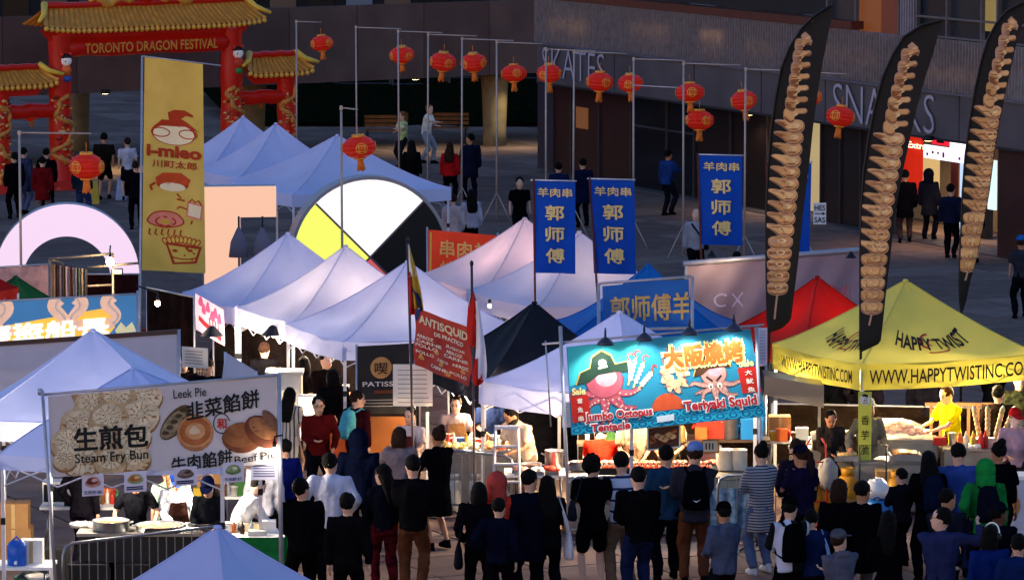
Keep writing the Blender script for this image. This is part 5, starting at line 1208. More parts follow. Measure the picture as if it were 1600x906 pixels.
sh.oval(.84, .67, .27, .19, printm('#6a3a22', .35, 6), 2, 20); sh.oval(.835, .64, .24, .15, printm('#85512e', .35, 7), 2.3, 20); sh.oval(.93, .62, .26, .18, printm('#5c2c1a', .35, 6), 2.6, 18, rot=.6); sh.oval(.93, .58, .20, .11, printm('#8a5a3a', .35, 9), 2.8, 18, rot=.6); sh.oval(.97, .5, .17, .07, printm('#6d4a3a', .35, 9), 3, 14, rot=.9)
sh.text('生煎包', .105, .42, .425, .70, BLACK, bold=.028); sh.text('Steam Fry Bun', .105, .73, .425, .88, BLACK, bold=.012)
sh.text('Leek Pie', .545, .05, .69, .155, printm('#2a2628'), bold=.008); sh.text('韭菜餡餅', .60, .17, .92, .38, BLACK, bold=.02, rot=-.10)
sh.text('牛肉餡餅', .525, .82, .79, 1.0, BLACK, bold=.02, rot=-.07); sh.text('Beef Pie', .80, .86, .985, .95, printm('#1a1618'), bold=.01, rot=-.04)
sh.ring(.752, .49, .105, .12, .014, printm('#1c2440'), 1.5, .5, 6.1); sh.text('和', .732, .43, .772, .55, printm('#b8281c'), bold=.03, layer=14); sh.finish(t)
# ------------------------------------------------------------------ octopus grill banner
TL, TR, BL, BR_ = onY(885, 542, 64.2), onY(1172, 513, 64.7), onY(893, 680, 64.2), onY(1197, 650, 64.7)
t, sh = hung('octopus_banner', 'bright turquoise banner with two cartoon octopuses and orange characters', 'banner', TL, TR, BL, BR_, '#1c8ab4', amp=.012, ku=1.3, m=mat('#2c86a4', .5, 0, .1, 1.5, .1, 2, trans=.25, emit=.04, ecol='#20a0d0'),
    frame=[('post', [V(TL, -.09, 0, .3), gnd(TL, .06)], .028), ('post', [V(TR, .09, 0, .05), gnd(TR, .22)], .028), ('top_bar', [V(TL, -.35, 0, .04), V(TR, .2, 0, .05)], .018), ('stay', [V(TL, -.3, .3, .05), V(TL, -.22, .3, -1.2)], .012)])
lb, db = printm('#1f9fb8', .15, 3), printm('#155a8a', .2, 3); sh.poly([(0, 0), (.4, 0), (.3, .3), (0, .45)], printm('#3ab4bc', .15, 2), .3)
for i in range(15):
    for j in range(2):
        u = .03 + i * .067 + j * .033; v = .93 - j * .08
        for q, c_ in ((.12, db), (.095, lb), (.065, db), (.035, lb)): sh.oval(u, v + .02, q, q * .62, c_, .5 + j * .5 + (.12 - q) * 4, 12)
octo = [printm('#b0505e', .2, 4), printm('#7c2a3a', .25, 5)]; ink2 = printm('#3a1a24'); sk = printm('#d8b088', .3, 6)
def tentacle(pts, w0, m, mo, lay):
    sh.stroke(pts, [w0 * (1 - .75 * i / (len(pts) - 1)) + .02 for i in range(len(pts))], mo, lay); sh.stroke(pts, [w0 * (1 - .75 * i / (len(pts) - 1)) for i in range(len(pts))], m, lay + .2)
    for i in range(1, len(pts) - 1, 1): sh.oval(pts[i][0] + .004, pts[i][1] + .012, w0 * .13, w0 * .13, printm('#e0b4a0'), lay + .4, 6)
def octopus(cu, cv, R0, m, mo, hatm, s=1.0):
    for i, (dx, dy, bend) in enumerate(((-.42, .30, .1), (-.30, .46, -.08), (-.12, .55, .1), (.08, .56, -.1), (.26, .5, .1), (.42, .36, -.1), (.5, .12, .12), (-.5, .1, -.1))):
        P_ = []
        for k in range(9):
            f = k / 8; P_.append((cu + (dx * f * s + bend * math.sin(f * 3.1) * s * .8) / sh.W * 1.0, cv + .08 + (dy * f * s + .06 * math.sin(f * 5 + i) * s) / sh.H * 1.0))
        tentacle(P_, .11 * s, m, mo, 2 + i * .2)
    sh.oval(cu, cv, R0 * 1.04, R0 * 1.0, mo, 4, 20); sh.oval(cu, cv, R0, R0 * .96, m, 4.2, 20); sh.oval(cu + .01, cv - .03, R0 * .6, R0 * .5, printm('#cf8f96', .2), 4.3, 14)
    for s_ in (-1, 1) if s < 1 else (): sh.oval(cu + s_ * R0 * .35 / sh.W, cv + .14, R0 * .2, R0 * .22, printm('#e8e0c8'), 4.5, 10); sh.oval(cu + s_ * R0 * .35 / sh.W, cv + .15, R0 * .09, R0 * .11, ink2, 4.7, 8); sh.stroke([(cu + s_ * R0 * .6 / sh.W, cv + .03), (cu + s_ * R0 * .15 / sh.W, cv + .09)], .03, ink2, 4.9)
    w = R0 / sh.W; hh = R0 / sh.H
    pts = [(cu - 1.55 * w, cv + .1 * hh), (cu - 1.3 * w, cv - .55 * hh), (cu - .75 * w, cv - .75 * hh), (cu - .6 * w, cv - 1.35 * hh), (cu - .05 * w, cv - 1.65 * hh), (cu + .45 * w, cv - 1.35 * hh), (cu + .65 * w, cv - .85 * hh), (cu + 1.5 * w, cv - .95 * hh), (cu + 1.35 * w, cv - .35 * hh), (cu + .6 * w, cv - .42 * hh), (cu - .3 * w, cv - .35 * hh), (cu - .9 * w, cv + .05 * hh)]
    sh.poly([(cu + (p[0] - cu) * 1.05, cv + (p[1] - cv) * 1.06) for p in pts], printm('#c9a04a'), 5.2); sh.poly(pts, hatm, 5.4)
    sh.oval(cu - .05 * w, cv - 1.0 * hh, R0 * .24, R0 * .2, printm('#e8dcc0'), 5.6, 10); sh.stroke([(cu - .3 * w, cv - .72 * hh), (cu + .22 * w, cv - .8 * hh)], .03, printm('#e8dcc0'), 5.6)
octopus(.19, .42, .26, octo[0], octo[1], printm('#20362a', .3, 4)); octopus(.765, .46, .185, printm('#b9867a', .2, 5), printm('#7a3f38', .2), printm('#4a2c1c', .3, 4), .72)
for k, (u0, v0, u1, v1) in enumerate(((.31, .5, .37, .18), (.335, .53, .41, .24), (.36, .55, .45, .36), (.33, .45, .33, .2))):
    sh.stroke([(u0, v0), (u1, v1)], .025, printm('#c9a46a'), 6); 
    for i in range(5): f = i / 5; sh.oval(u0 + (u1 - u0) * (.25 + f * .7), v0 + (v1 - v0) * (.25 + f * .7), .04, .026, printm('#e9dcc0'), 6.3, 8, rot=1)
    sh.ring(u1 + .008, v1 - .02, .04, .05, .02, printm('#a03a2c'), 6.1, 2, 6)
for i in range(9): a = i * .7; sh.oval(.555 + .05 * math.cos(a) * (1 - i * .04), .42 + .16 * math.sin(a) * (1 - i * .04), .10, .06, sk, 6 + i * .1, 10, rot=a, wob=.2, seed=i); sh.stroke([(.555 + .05 * math.cos(a), .42 + .16 * math.sin(a)), (.555 + .075 * math.cos(a + .5), .42 + .24 * math.sin(a + .5))], .012, printm('#a04a22'), 6.9)
sh.oval(.56, .25, .12, .09, sk, 7, 12, wob=.2); sh.oval(.60, .33, .10, .12, printm('#c4804a', .3, 6), 7.2, 12, wob=.15)
for i in range(7): sh.stroke([(.545 + .012 * i, .2), (.53 + .018 * i, .12)], .01, printm('#a04a22'), 7.3)
sh.poly([(.42 + .0, .82)] + [(.505 + .085 * math.cos(math.pi * (1 - i / 14)), .82 - .19 * math.sin(math.pi * i / 14)) for i in range(15)], printm('#c8502c'), 3)
for u0, v0, u1, v1, chs in ((.005, .56, .10, .86, '章魚串'), (.895, .43, 1.0, .72, '大魷魚')):
    sh.poly([(u0, v0), (u1, v0), (u1 + .005, v1), (u0 + .005, v1)], printm('#b8241c'), 8)
    for k, ch in enumerate(chs): sh.text(ch, u0 + .034, v0 + .03 + (v1 - v0) / 3 * k, u1 - .034, v0 - .01 + (v1 - v0) / 3 * (k + 1), printm('#f0e4d4'), layer=14, bold=.02)
    sh.text('Sale', u0 + .01, v0 - .09, u1 - .015, v0 - .01, printm('#e8d48a'), layer=14, bold=.03)
tc_ = printm('#b8242c')
sh.text('大阪燒烤', .505, .10, .945, .37, printm('#f6e58a'), layer=14, bold=.075); sh.text('大阪燒烤', .515, .12, .935, .35, mat('#d8501c', .5, emit=.04), layer=18, bold=.05)
for s_, a in (('Jumbo Octopus', (.075, .76, .42, .885)), ('Tentacle', (.10, .895, .30, .985)), ('Teriyaki Squid', (.585, .74, .965, .885))):
    sh.text(s_, a[0] - .006, a[1] - .012, a[2] + .006, a[3] + .012, printm('#f2e8e0'), layer=14, bold=.08); sh.text(s_, *a, tc_, layer=18, bold=.035)
sh.poly([(.44, .88), (.53, .87), (.53, .94), (.44, .95)], printm('#cfd4dc'), 8); sh.finish(t)
# gooseneck lamps over the banner
gl = None
for k, (px, py) in enumerate(((946, 536), (1007, 529), (1078, 520), (1147, 514))):
    Y = 64.2 + .5 * (px - 885) / 290 - .35; p = onY(px, py, Y); lab = ('gooseneck lamp over the left octopus hat', 'gooseneck lamp over the drawn skewers', 'gooseneck lamp over the first large character', 'gooseneck lamp nearest the top right of the octopus banner')[k]
    if gl is None:
        gl = thing('gooseneck_lamp', lab, 'lamp', p, 0, 'lamps lighting the octopus banner')
        c = MB(); c.lathe([(.02, .09), (.05, .07), (.11, .015), (.125, -.025), (.115, -.025), (.1, .01), (.02, .07)], m=mat('#3a3c4c', .4, .4), n=18); c.build('lamp_shade', None, gl)
        c = MB(); c.tube([(0, 0, .08), (0, 0, .15), (0, .1, .2), (0, .3, .12), (0, .36, .0)], .013, mat('#2a2a33', .4, .5), 7); c.build('arm', None, gl)
        c = MB(); c.ell((0, 0, .0), (.035, .035, .03), glow('#fff2d0', 14)); c.build('bulb', None, gl)
        lamp('SPOT', p + Vector((0, 0, -.04)), 42, (.95, 1, .92), gl, .04, (R(22), 0, 0), R(120)); CH[gl.name].append([o for o in gl.children if o.type == 'LIGHT'][0]) if gl.children else None
    else: copy_tree(gl, lab, None, p)
# ------------------------------------------------------------------ vertical sign of the potato stall
P_ = onY(1341, 612, 67.6); W_ = .205
t = thing('hanging_sign', 'narrow yellow green vertical sign with four black characters', 'sign', P_)
sh = Sheet(P_, P_ + Vector((W_, 0, 0)), P_ + Vector((.01, 0, -1.34)), P_ + Vector((W_, 0, -1.34)), amp=.004); sh.cloth('cloth', mat('#a9ad4a', .6, 0, .06, 4, emit=.05, ecol='#d0d040', trans=.2), t, 4, 12)
sh.oval(.5, .09, .085, .085, printm('#d8d6c8'), 1, 16); sh.ring(.5, .09, .06, .06, .012, ink, 2); sh.oval(.5, .05, .05, .035, ink, 2); sh.text('HT', .32, .085, .68, .115, ink, layer=3, bold=.03)
for k, ch in enumerate('香芋脆脆'): sh.text(ch, .2, .27 + .17 * k, .82, .375 + .17 * k, ink, bold=.01)
sh.finish(t)
# small signs
q = onY(1271, 317, 98); poster(q, 20 / 71.4, 34 / 71.4, 'small white sign with black HES and SAS and an arrow', '#cfccd0', lambda s: (s.stroke([(.1, .5), (.8, .5)], .02, ink), s.poly([(.7, .42), (.95, .5), (.7, .58)], ink, 2)), texts=(('HES', .08, .1, .92, .36, '#141414', .01), ('SAS', .08, .66, .92, .92, '#141414', .01)))
def foodpic(c1, c2, c3, txt=None):
    def d(s):
        s.oval(.5, .38, s.W * .36, s.H * .25, printm(c1, .4, 10), 1, 14, wob=.06); s.oval(.47, .34, s.W * .27, s.H * .16, printm(c2, .4, 12), 2, 14, wob=.08); s.oval(.58, .3, s.W * .14, s.H * .08, printm(c3, .4, 12), 3, 10)
        if txt: s.text(txt, .1, .74, .9, .92, printm('#2a2a5a'), bold=.01)
        else:
            for k in range(2): s.stroke([(.1, .76 + .1 * k), (.85, .76 + .1 * k)], .02, printm('#2c3058'), 1)
    return d
for px, py, w_, h_, lab, cs_ in ((128, 741, 34, 35, 'small picture card of stacked buns under the left end of the bun banner', ('#b88070', '#6a3028', '#c9a090', '生煎包 $8')), (194, 737, 35, 33, 'small picture card of round pie over the cook\'s face', ('#8a9a6a', '#a8602a', '#c9a878', None)), (272, 730, 36, 30, 'small picture card of dark leek pie right of the cook', ('#5c4a44', '#857068', '#3a2c28', None)), (348, 723, 33, 32, 'small picture card of green vegetables under the right end of the bun banner', ('#5a7a4a', '#8aa06a', '#c9c0a0', '牛肉餅 $7'))):
    q = onY(px, py, 57.4); s_ = FPX / 57.4; poster(q, w_ / s_, h_ / s_, lab, '#c9c2cf', foodpic(*cs_), tilt=.02, name='picture_card')
q = onY(392, 722, 57.9); poster(q, 42 / 121, 28 / 121, 'sheet of printed text under the right corner of the bun banner', '#d0cce0', lambda s: [s.stroke([(.1, .2 + .14 * k), (.9, .2 + .14 * k)], .012, printm('#5a5878')) for k in range(5)])
q = onY(614, 569, 68.9); poster(q, 62 / 101, 66 / 101, 'white handwritten paper sheet in a plastic sleeve on the tent pole', '#d4cec4', lambda s: [s.stroke([(.12, .14 + .11 * k), (.3 + .1 * k, .14 + .11 * k), (.86, .14 + .11 * k)], .012, printm('#77706a')) for k in range(8)])
q = onY(284, 541, 66.5); poster(q, 41 / 105, 32 / 105, 'white price sheet held up beside the cloth wall', '#d0bfae', lambda s: [s.stroke([(.12, .2 + .15 * k), (.8, .2 + .15 * k)], .014, printm('#9a7a68')) for k in range(5)], tilt=-.03)
q = onY(1012, 668, 65.0); poster(q, 51 / 108, 36 / 108, 'framed photo of grilled tentacles hung under the octopus banner', '#4a2a1c', lambda s: [s.stroke([(.05 + .02 * k, .75 - .1 * k), (.4, .45 + .06 * k), (.9, .2 + .08 * k)], [.06, .05, .02], printm(('#7a3a22', '#a06a3a', '#5a1c14')[k % 3], .4, 14), k + 1) for k in range(6)] + [s.oval(.3 + .12 * k, .4 + .1 * (k % 3), .05, .04, printm('#c9a070', .4), 8, 8) for k in range(5)], frame='#d9d5c8', tilt=.05, name='framed_picture')
q = onY(1097, 687, 65.4); poster(q, 26 / 107, 20 / 107, 'small framed calligraphy card standing at the back of the grill', '#c9b8a0', lambda s: [s.stroke([(.25 + .2 * k, .25), (.25 + .2 * k, .75)], .02, ink) for k in range(3)], frame='#a8702c', name='framed_card')
q = onY(1185, 512, 65.2); poster(q, 14 / 108, 60 / 108, 'narrow white notice taped beside the octopus banner', '#c9c4d4', lambda s: [s.stroke([(.2, .1 + .08 * k), (.8, .1 + .08 * k)], .008, printm('#8a4a5a')) for k in range(10)])
q = onY(878, 628, 64.9); poster(q, 14 / 108, 40 / 108, 'narrow white notice on the left post of the octopus banner', '#c9c4cc', lambda s: [s.stroke([(.2, .1 + .1 * k), (.8, .1 + .1 * k)], .008, printm('#6a6a7a')) for k in range(8)])
# ------------------------------------------------------------------ things in and around the stalls
def at(px, py, z): return onz(px, py, z)
GR = math.atan2(GN.y, GN.x)
food = lambda c1, c2: blotch(c1, c2, 22, .35, .65, .5, bump=.4)
# --- bun stall
p = at(128, 786, .75); folding_table(p, 1.15, .7, .75, 'white folding table at the back of the bun stall', 0)
t = thing('microwave_oven', 'white box oven on the back table of the bun stall', 'oven', (p.x - .35, p.y + .1, .75)); boxpart('housing', (0, 0, .16), (.42, .34, .32), PLW, t); boxpart('door', (-.04, -.175, .16), (.3, .012, .25), BLACK, t); boxpart('control_panel', (.16, -.175, .16), (.07, .01, .25), mat('#c9c9c9', .4), t)
t = thing('lit_display_box', 'bright white lit box beside the oven on the back table', 'display', (p.x + .12, p.y + .12, .75)); boxpart('housing', (0, 0, .17), (.3, .25, .34), PLW, t); boxpart('lit_panel', (0, -.13, .17), (.24, .01, .26), glow('#fff0dc', .9), t)
t = thing('radio', 'small black radio on the back table', 'radio', (p.x - .1, p.y - .22, .75)); boxpart('housing', (0, 0, .06), (.26, .1, .12), BLACK, t); c = MB(); c.tube([(.1, 0, .12), (.17, 0, .32)], .004, STEEL, 5); c.build('aerial', None, t)
for s in (-1, 1): c = MB(); c.tube([(s * .07, -.055, .06), (s * .07, -.045, .06)], .04, DARKM, 10); c.build('speaker', None, t)
for k in range(4): bottle((p.x + .3 + .07 * k, p.y - .05 + .05 * (k % 2), .75), ('amber sauce bottle, leftmost on the back table', 'white squeeze bottle on the back table', 'red squeeze bottle on the back table', 'green squeeze bottle at the right of the back table')[k], ('#7a4a1a', '#d9d4c8', '#b3261a', '#3a6a34')[k])
p = at(225, 848, .95); t = counter((p.x - .05, 60.55, 0), 1.9, .62, .92, 'steel cooking counter of the bun stall', 0, '#141417')
pan((p.x + .12, 60.5, .92), .33, .08, 'wide round steel griddle pan in front of the cook', food('#6a4a22', '#c9a05a'), 'griddle_pan', 'pan')
pan((p.x - .55, 60.5, .92), .25, .14, 'steel pot at the left of the cooking counter', food('#5a3a1a', '#8a6a3a'))
pan((p.x + .72, 60.55, .92), .2, .1, 'small steel pan at the right of the cooking counter', food('#8a6a3a', '#d9c08a'))
for k in range(9):
    c = MB(); th = 2.4 * k; q = .085 * math.sqrt(k)
    t = thing('steamed_bun', 'pale bun frying in the wide griddle pan', 'bun', (p.x + .12 + q * math.cos(th), 60.5 + q * math.sin(th), .985), 0, 'buns in the griddle pan'); c.ell((0, 0, 0), (.042, .042, .028), mat('#c9b08a', .7, 0, .15, 20), 10, 5); c.build('dough', None, t)
for k in range(6):
    q = at(112 + k * 15, 828 - (k % 3) * 5, 1.0); t = thing('paper_pack', ('crumpled white wrapper at the left end of the bun counter', 'white paper bag beside the steel pot', 'folded white towel on the bun counter', 'stack of white napkins on the bun counter', 'plastic wrapped pack on the bun counter', 'pale plastic sheet near the cook')[k], 'packaging', (q.x, 60.72 + .05 * (k % 2), .92))
    c = MB(); c.ell((0, 0, .04), (.1, .07, .045), mat('#d9d6cf', .5), 9, 5, jit=.012); c.build('wrapper', None, t)
for (px, py, w_, h_, lab) in ((150, 895, .62, .5, 'black crate under the cooking counter, left'), (205, 900, .5, .5, 'black crate under the cooking counter, right')):
    q = at(px, py, .3); t = thing('black_crate', lab, 'crate', (q.x, 60.2, 0)); boxpart('crate_body', (0, 0, h_ / 2), (w_, .3, h_), BLACK, t); boxpart('rim', (0, 0, h_ + .01), (w_ + .03, .33, .03), DARKM, t); boxpart('paper_label', (.1, -.155, .2), (.1, .006, .08), PLW, t)
A, B = at(98, 850, 1.05), at(352, 820, 1.05); barricade(A, B, 'crowd barrier in front of the bun stall counter')
p = at(30, 880, .75); folding_table((p.x, p.y, 0), .95, .6, .75, 'white folding table with the blue water jug at the bottom left', 0)
t = thing('water_jug', 'translucent blue water jug with a white tap', 'jug', (p.x - .02, p.y - .1, .75)); bj = mat('#2a6ad0', .25, 0, .1, 4, trans=.3)
c = MB(); c.rings([(0, 0, 0, .12, .1), (0, 0, .02, .13, .11), (0, 0, .26, .13, .11), (0, 0, .31, .10, .08), (0, 0, .33, .05, .04)], bj, 14); c.build('jug_body', None, t); c = MB(); c.tube([(0, -.1, .06), (0, -.15, .06), (0, -.15, .03)], .02, PLW, 8); c.build('tap', None, t); c = MB(); c.tube([(-.07, 0, .31), (0, 0, .38), (.07, 0, .31)], .014, bj, 7); c.build('handle', None, t)
carton((p.x + .16, p.y + .12, .75), .3, .22, .3, 'white carton behind the blue water jug', col='#d9d6d0')
c = MB(); t = thing('plastic_bin', 'dark green tub on the ground beside the jug table', 'bin', (at(70, 880, .3).x, 59.6, 0)); c.lathe([(.17, 0), (.22, .42), (.24, .43), (.23, .45), (.2, .43), (.16, .1), (.01, .1)], m=mat('#1c4a34', .5)); c.build('tub', None, t); c = MB(); c.ell((0, 0, .42), (.2, .2, .1), BLACK, 12, 6, jit=.015); c.build('bin_liner', None, t)
t = thing('bowl', 'white bowl on a stand at the bottom left corner', 'bowl', (at(65, 896, .5).x, 58.9, .5)); c = MB(); c.lathe([(.08, 0), (.16, .08), (.17, .08), (.1, .02), (.01, .01)], m=PLW); c.build('basin', None, t); c = MB(); c.tube([(0, 0, 0), (0, 0, -.5)], .1, DARKM, 10); c.build('pedestal', None, t)
p = at(8, 845, 0.55); carton((p.x, p.y + 1.2, 0), .5, .4, .55, 'brown cardboard box on the ground at the left edge'); carton((p.x, p.y + 1.2, .556), .42, .36, .35, 'second brown cardboard box stacked at the left edge')
p = at(392, 832, .85); folding_table((p.x, p.y, 0), .95, .75, .85, 'green covered table at the right end of the bun stall', 0, apron='#1c6a34')
for k, (dx, dy, w_, h_, lab, cl) in enumerate(((-.3, .1, .22, .12, 'white foam box on the green covered table', '#dcd9d2'), (-.02, .18, .26, .1, 'pale food tub on the green covered table', '#c9b99a'), (.24, .05, .2, .16, 'stack of white boxes on the green covered table', '#e2dfe2'), (.1, -.2, .25, .06, 'foil tray on the green covered table', '#a8a8a6'))): carton((p.x + dx, p.y + dy, .852), w_, .17, h_, lab, col=cl, tape=False)
for k in range(5): bottle((p.x - .35 + .12 * k, p.y - .1 + .1 * (k % 2), .852), ('small white sauce bottle, first on the green table', 'orange sauce bottle on the green table', 'dark soy bottle on the green table', 'clear bottle on the green table', 'yellow bottle last on the green table')[k], ('#d9d9d9', '#b8602a', '#2a1810', '#9aa8b0', '#c9a832')[k], .17)
p = at(327, 742, 1.15); folding_table((p.x, p.y + .6, 0), 1.3, .5, .78, 'white table behind the two women in caps'); carton((p.x, p.y + .6, .785), .42, .3, .36, 'open brown cardboard box behind the woman in the navy cap')
carton((p.x - .5, p.y + .6, .785), .3, .25, .18, 'white food carton beside the open brown box', col='#dedad4')
def work_lamp(px, py, Y, W, label, z_off=0, e=20, mount=None, col=WARM, name='bare_bulb', r=.05):
    p = onY(px, py, Y); t = thing(name, label, 'lamp', p); c = MB(); c.ell((0, 0, 0), (r, r, r * 1.2), glow('#ffe6b4', e), 12, 8); c.build('bulb', None, t)
    c = MB(); c.tube([(0, 0, r), (0, 0, r + .08)], .025, DARKM, 8); c.build('socket', None, t)
    if mount: c = MB(); c.tube([(0, 0, r + .08), (0, 0, r + .14), mount], .014, DARKM, 6); c.build('bracket', None, t)
    if W >= 40 and Y < 75: c = MB(); c.lathe([(.03, r + .09), (.06, r + .07), (.19, -.02), (.2, -.03), (.18, -.02), (.05, r + .05), (.01, r + .05)], m=mat('#2c2c30', .5, .3), n=16); c.build('lamp_shade', None, t)  # shade added to keep the bulb's upward light off the tent roofs
    lamp('POINT', p + Vector((0, -.02, -.02 - r * 1.4)), W * (3.6 if W >= 40 and Y < 62.5 else 5 if W >= 40 and Y < 74 else 1), col, t, .06); return t
work_lamp(429, 704, 57.75, 6, 'bright lamp at the right post of the bun banner', e=22, mount=(.1, .05, .2), col=(1, .9, .75), r=.045)
work_lamp(172, 409, 80.0, 45, 'blazing bulb on the clothes rack in front of the glowing O', e=30, mount=(.0, .1, .28), r=.07)
t = thing('flood_light', 'small square floodlight hanging below the blazing bulb', 'lamp', onY(183, 424, 79.8)); boxpart('housing', (0, 0, 0), (.2, .1, .1), DARKM, t); boxpart('lens', (0, -.055, 0), (.16, .01, .07), glow('#ffcf80', 3), t)
work_lamp(246, 474, 75.0, 38, 'yellow bulb on a wooden bracket over the girl in white', e=26, mount=(-.35, .0, .3), r=.045)
work_lamp(765, 478, 74.0, 14, 'small bulb on the eave between the white tents', e=14, r=.03, col=(1, .6, .5))
for k, (px, py, Y, W, lab) in enumerate(((150, 705, 60.6, 60, 'bulb under the left of the bun stall tent'), (320, 700, 61.2, 60, 'bulb under the right of the bun stall tent'))): work_lamp(px, py, Y, W, lab, e=18, mount=(0, .1, .5), col=(1, .84, .62))
# --- clothes rack booth inside the O
p0, p1 = onY(77, 405, 80.4), onY(176, 396, 80.4)
t = thing('clothes_rack', 'metal frame stall hung with striped cloths inside the glowing O', 'rack', (p0.x, 80.4, 0)); mt = mat('#8a7a68', .5, .6)
for nm, P_ in (('post', [p0, gnd(p0)]), ('post', [p1, gnd(p1)]), ('top_bar', [p0, p1]), ('post', [onY(98, 412, 81.6), gnd(onY(98, 412, 81.6))]), ('top_bar', [p0, onY(98, 412, 81.6)]), ('shelf_bar', [onY(82, 450, 80.4), onY(176, 445, 80.4)]), ('side_bar', [onY(136, 418, 80.3), onY(216, 411, 80.3)])): c = MB(); c.tube(P_, .022, mt, 6); c.build(nm, None, t, world=True)
cl = ['#8a6a52', '#3a2622', '#6f6a74', '#4a2c20', '#8c8690', '#5a3226', '#7a7480', '#3a4a3a', '#7a6a5a', '#2a2a30']
for k in range(10):
    x0, x1 = 80 + k * 5.6, 86 + k * 5.6; y_ = 413 + k * .8; c = MB(); a_, b_ = onY(x0, y_, 80.3), onY(x1, y_, 80.3)
    c.grid(lambda u, v: Vector((a_.x + (b_.x - a_.x) * u, 80.3 + .02 * math.sin(u * 6 + k), a_.z - .62 * v)), 4, 3); c.build('hanging_cloth', cloth(cl[k]), t, world=True)
folding_table(at(115, 520, .75) + Vector((0, 4, 0)), 1.4, .7, .75, 'table inside the clothes rack stall', 0, '#4a3a30')
# --- back left corner of the row: shelves, basket, fridge
p = at(440, 600, .5); p = Vector((p.x, 72.2, 0)); xw = (440 - 800) / FPX * 72.2
t = thing('display_fridge', 'white upright cabinet lit inside under the second middle tent', 'fridge', (xw, 72.6, 0)); boxpart('cabinet', (0, 0, .95), (.56, .5, 1.1), mat('#d9d0c0', .5), t); boxpart('lit_panel', (0, -.26, .9), (.42, .012, .7), glow('#ffe8c0', .5), t); boxpart('top_tray', (0, 0, 1.53), (.62, .55, .05), STEEL, t); boxpart('base', (0, 0, .2), (.54, .48, .4), DARKM, t)
xw2 = (478 - 800) / FPX * 72.0; t = thing('lit_sign_box', 'glowing white box standing right of the white cabinet', 'sign', (xw2, 72.0, 0)); boxpart('housing', (0, .06, .85), (.34, .1, .75), PLW, t); boxpart('lit_panel', (0, 0, .85), (.3, .012, .68), glow('#fff0d0', 1.2), t); boxpart('stand', (0, .05, .24), (.3, .1, .48), DARKM, t)
t = thing('wire_basket', 'wire basket trolley beside the man in the dark suit', 'basket', at(302, 590, .8)); c = MB()
for k in range(9): c.tube([(-.18 + .045 * k, -.14, 0), (-.2 + .05 * k, -.16, .28)], .006, None, 4, False)
for z in (0, .14, .28): c.tube([(-.2, -.16, z), (.2, -.16, z), (.2, .16, z), (-.2, .16, z), (-.2, -.16, z)], .008, None, 4, False)
c.build('basket', mat('#c9a884', .4, .6), t); c = MB()
for s in (-1, 1): c.tube([(s * .18, 0, 0), (s * .18, 0, -.8)], .012, None, 5)
c.build('leg_frame', DARKM, t)
xw = (400 - 800) / FPX * 66.5; q = [onY(352, 550, 67.0), onY(400, 580, 66.4), onY(418, 612, 66.2), onY(345, 606, 67.0)]
t = thing('cloth_screen', 'slanting grey blue cloth screen right of the man in the suit', 'screen', gnd(q[0])); c = MB(); c.prism(q, (0, .02, 0), canvas('#a9adc4', .25)); c.build('cloth', None, t, world=True)
for z in (q[0], q[1]): c = MB(); c.tube([z, gnd(z)], .02, ALU, 6); c.build('post', None, t, world=True)
for k, (px, py, Y, w_, h_, lab, cl_) in enumerate(((395, 640, 70.5, .5, .9, 'tall orange cupboard behind the girl with the teal backpack', '#b8501c'), (515, 610, 73.5, .7, 1.0, 'dark shelf unit behind the crowd in the middle row', '#2a1c16'), (268, 560, 74, 1.0, 1.0, 'dark shelf unit in the booth left of the first middle tent', '#2c1a12'))):
    if k == 0: px = 538
    x_ = (px - 800) / FPX * Y; t = thing('cupboard', lab, 'cupboard', (x_, Y, 0)); boxpart('case', (0, 0, h_ / 2), (w_, .35, h_), mat(cl_, .6), t); boxpart('top_shelf', (0, 0, h_ + .02), (w_ + .06, .4, .04), WOODM, t)
    for s in (-1, 1): boxpart('door', (s * w_ * .24, -.185, h_ / 2), (w_ * .45, .02, h_ * .9), mat(cl_, .5), t)
    for j in range(4): bottle((x_ - w_ * .35 + j * w_ * .23, Y, h_ + .04), 'small jar on top of the ' + ('orange cupboard' if k == 0 else 'shelf unit behind the crowd' if k == 1 else 'shelf unit in the left booth') + ', ' + ('first', 'second', 'third', 'fourth')[j] + ' from left', ('#c9a070', '#a83a1c', '#d9d0b8', '#6a7a4a')[j], .16, .04, 'jar')
# light stands with hanging white bags
for px, lab in ((373, 'light stand with a hanging clear bag under the glowing T, left'), (410, 'light stand with a hanging clear bag under the glowing T, right')):
    a_ = onY(px, 338, 87.5); t = thing('light_stand', lab, 'stand', gnd(a_)); c = MB(); c.tube([gnd(a_), a_], .02, DARKM, 6); c.build('pole', None, t, world=True)
    c = MB(); b_ = onY(px, 378, 87.5); c.rings([(b_.x, b_.y, b_.z - .3, .2, .12), (b_.x, b_.y, b_.z, .16, .1), (b_.x, b_.y, b_.z + .28, .03, .03)], canvas('#8f8ba0', .5), 10); c.build('bag', None, t, world=True)
    for k in range(3): c = MB(); c.tube([Vector((a_.x, a_.y, .6)), Vector((a_.x + .35 * math.cos(k * 2.1), a_.y + .35 * math.sin(k * 2.1), .02))], .014, DARKM, 5); c.build('leg', None, t, world=True)
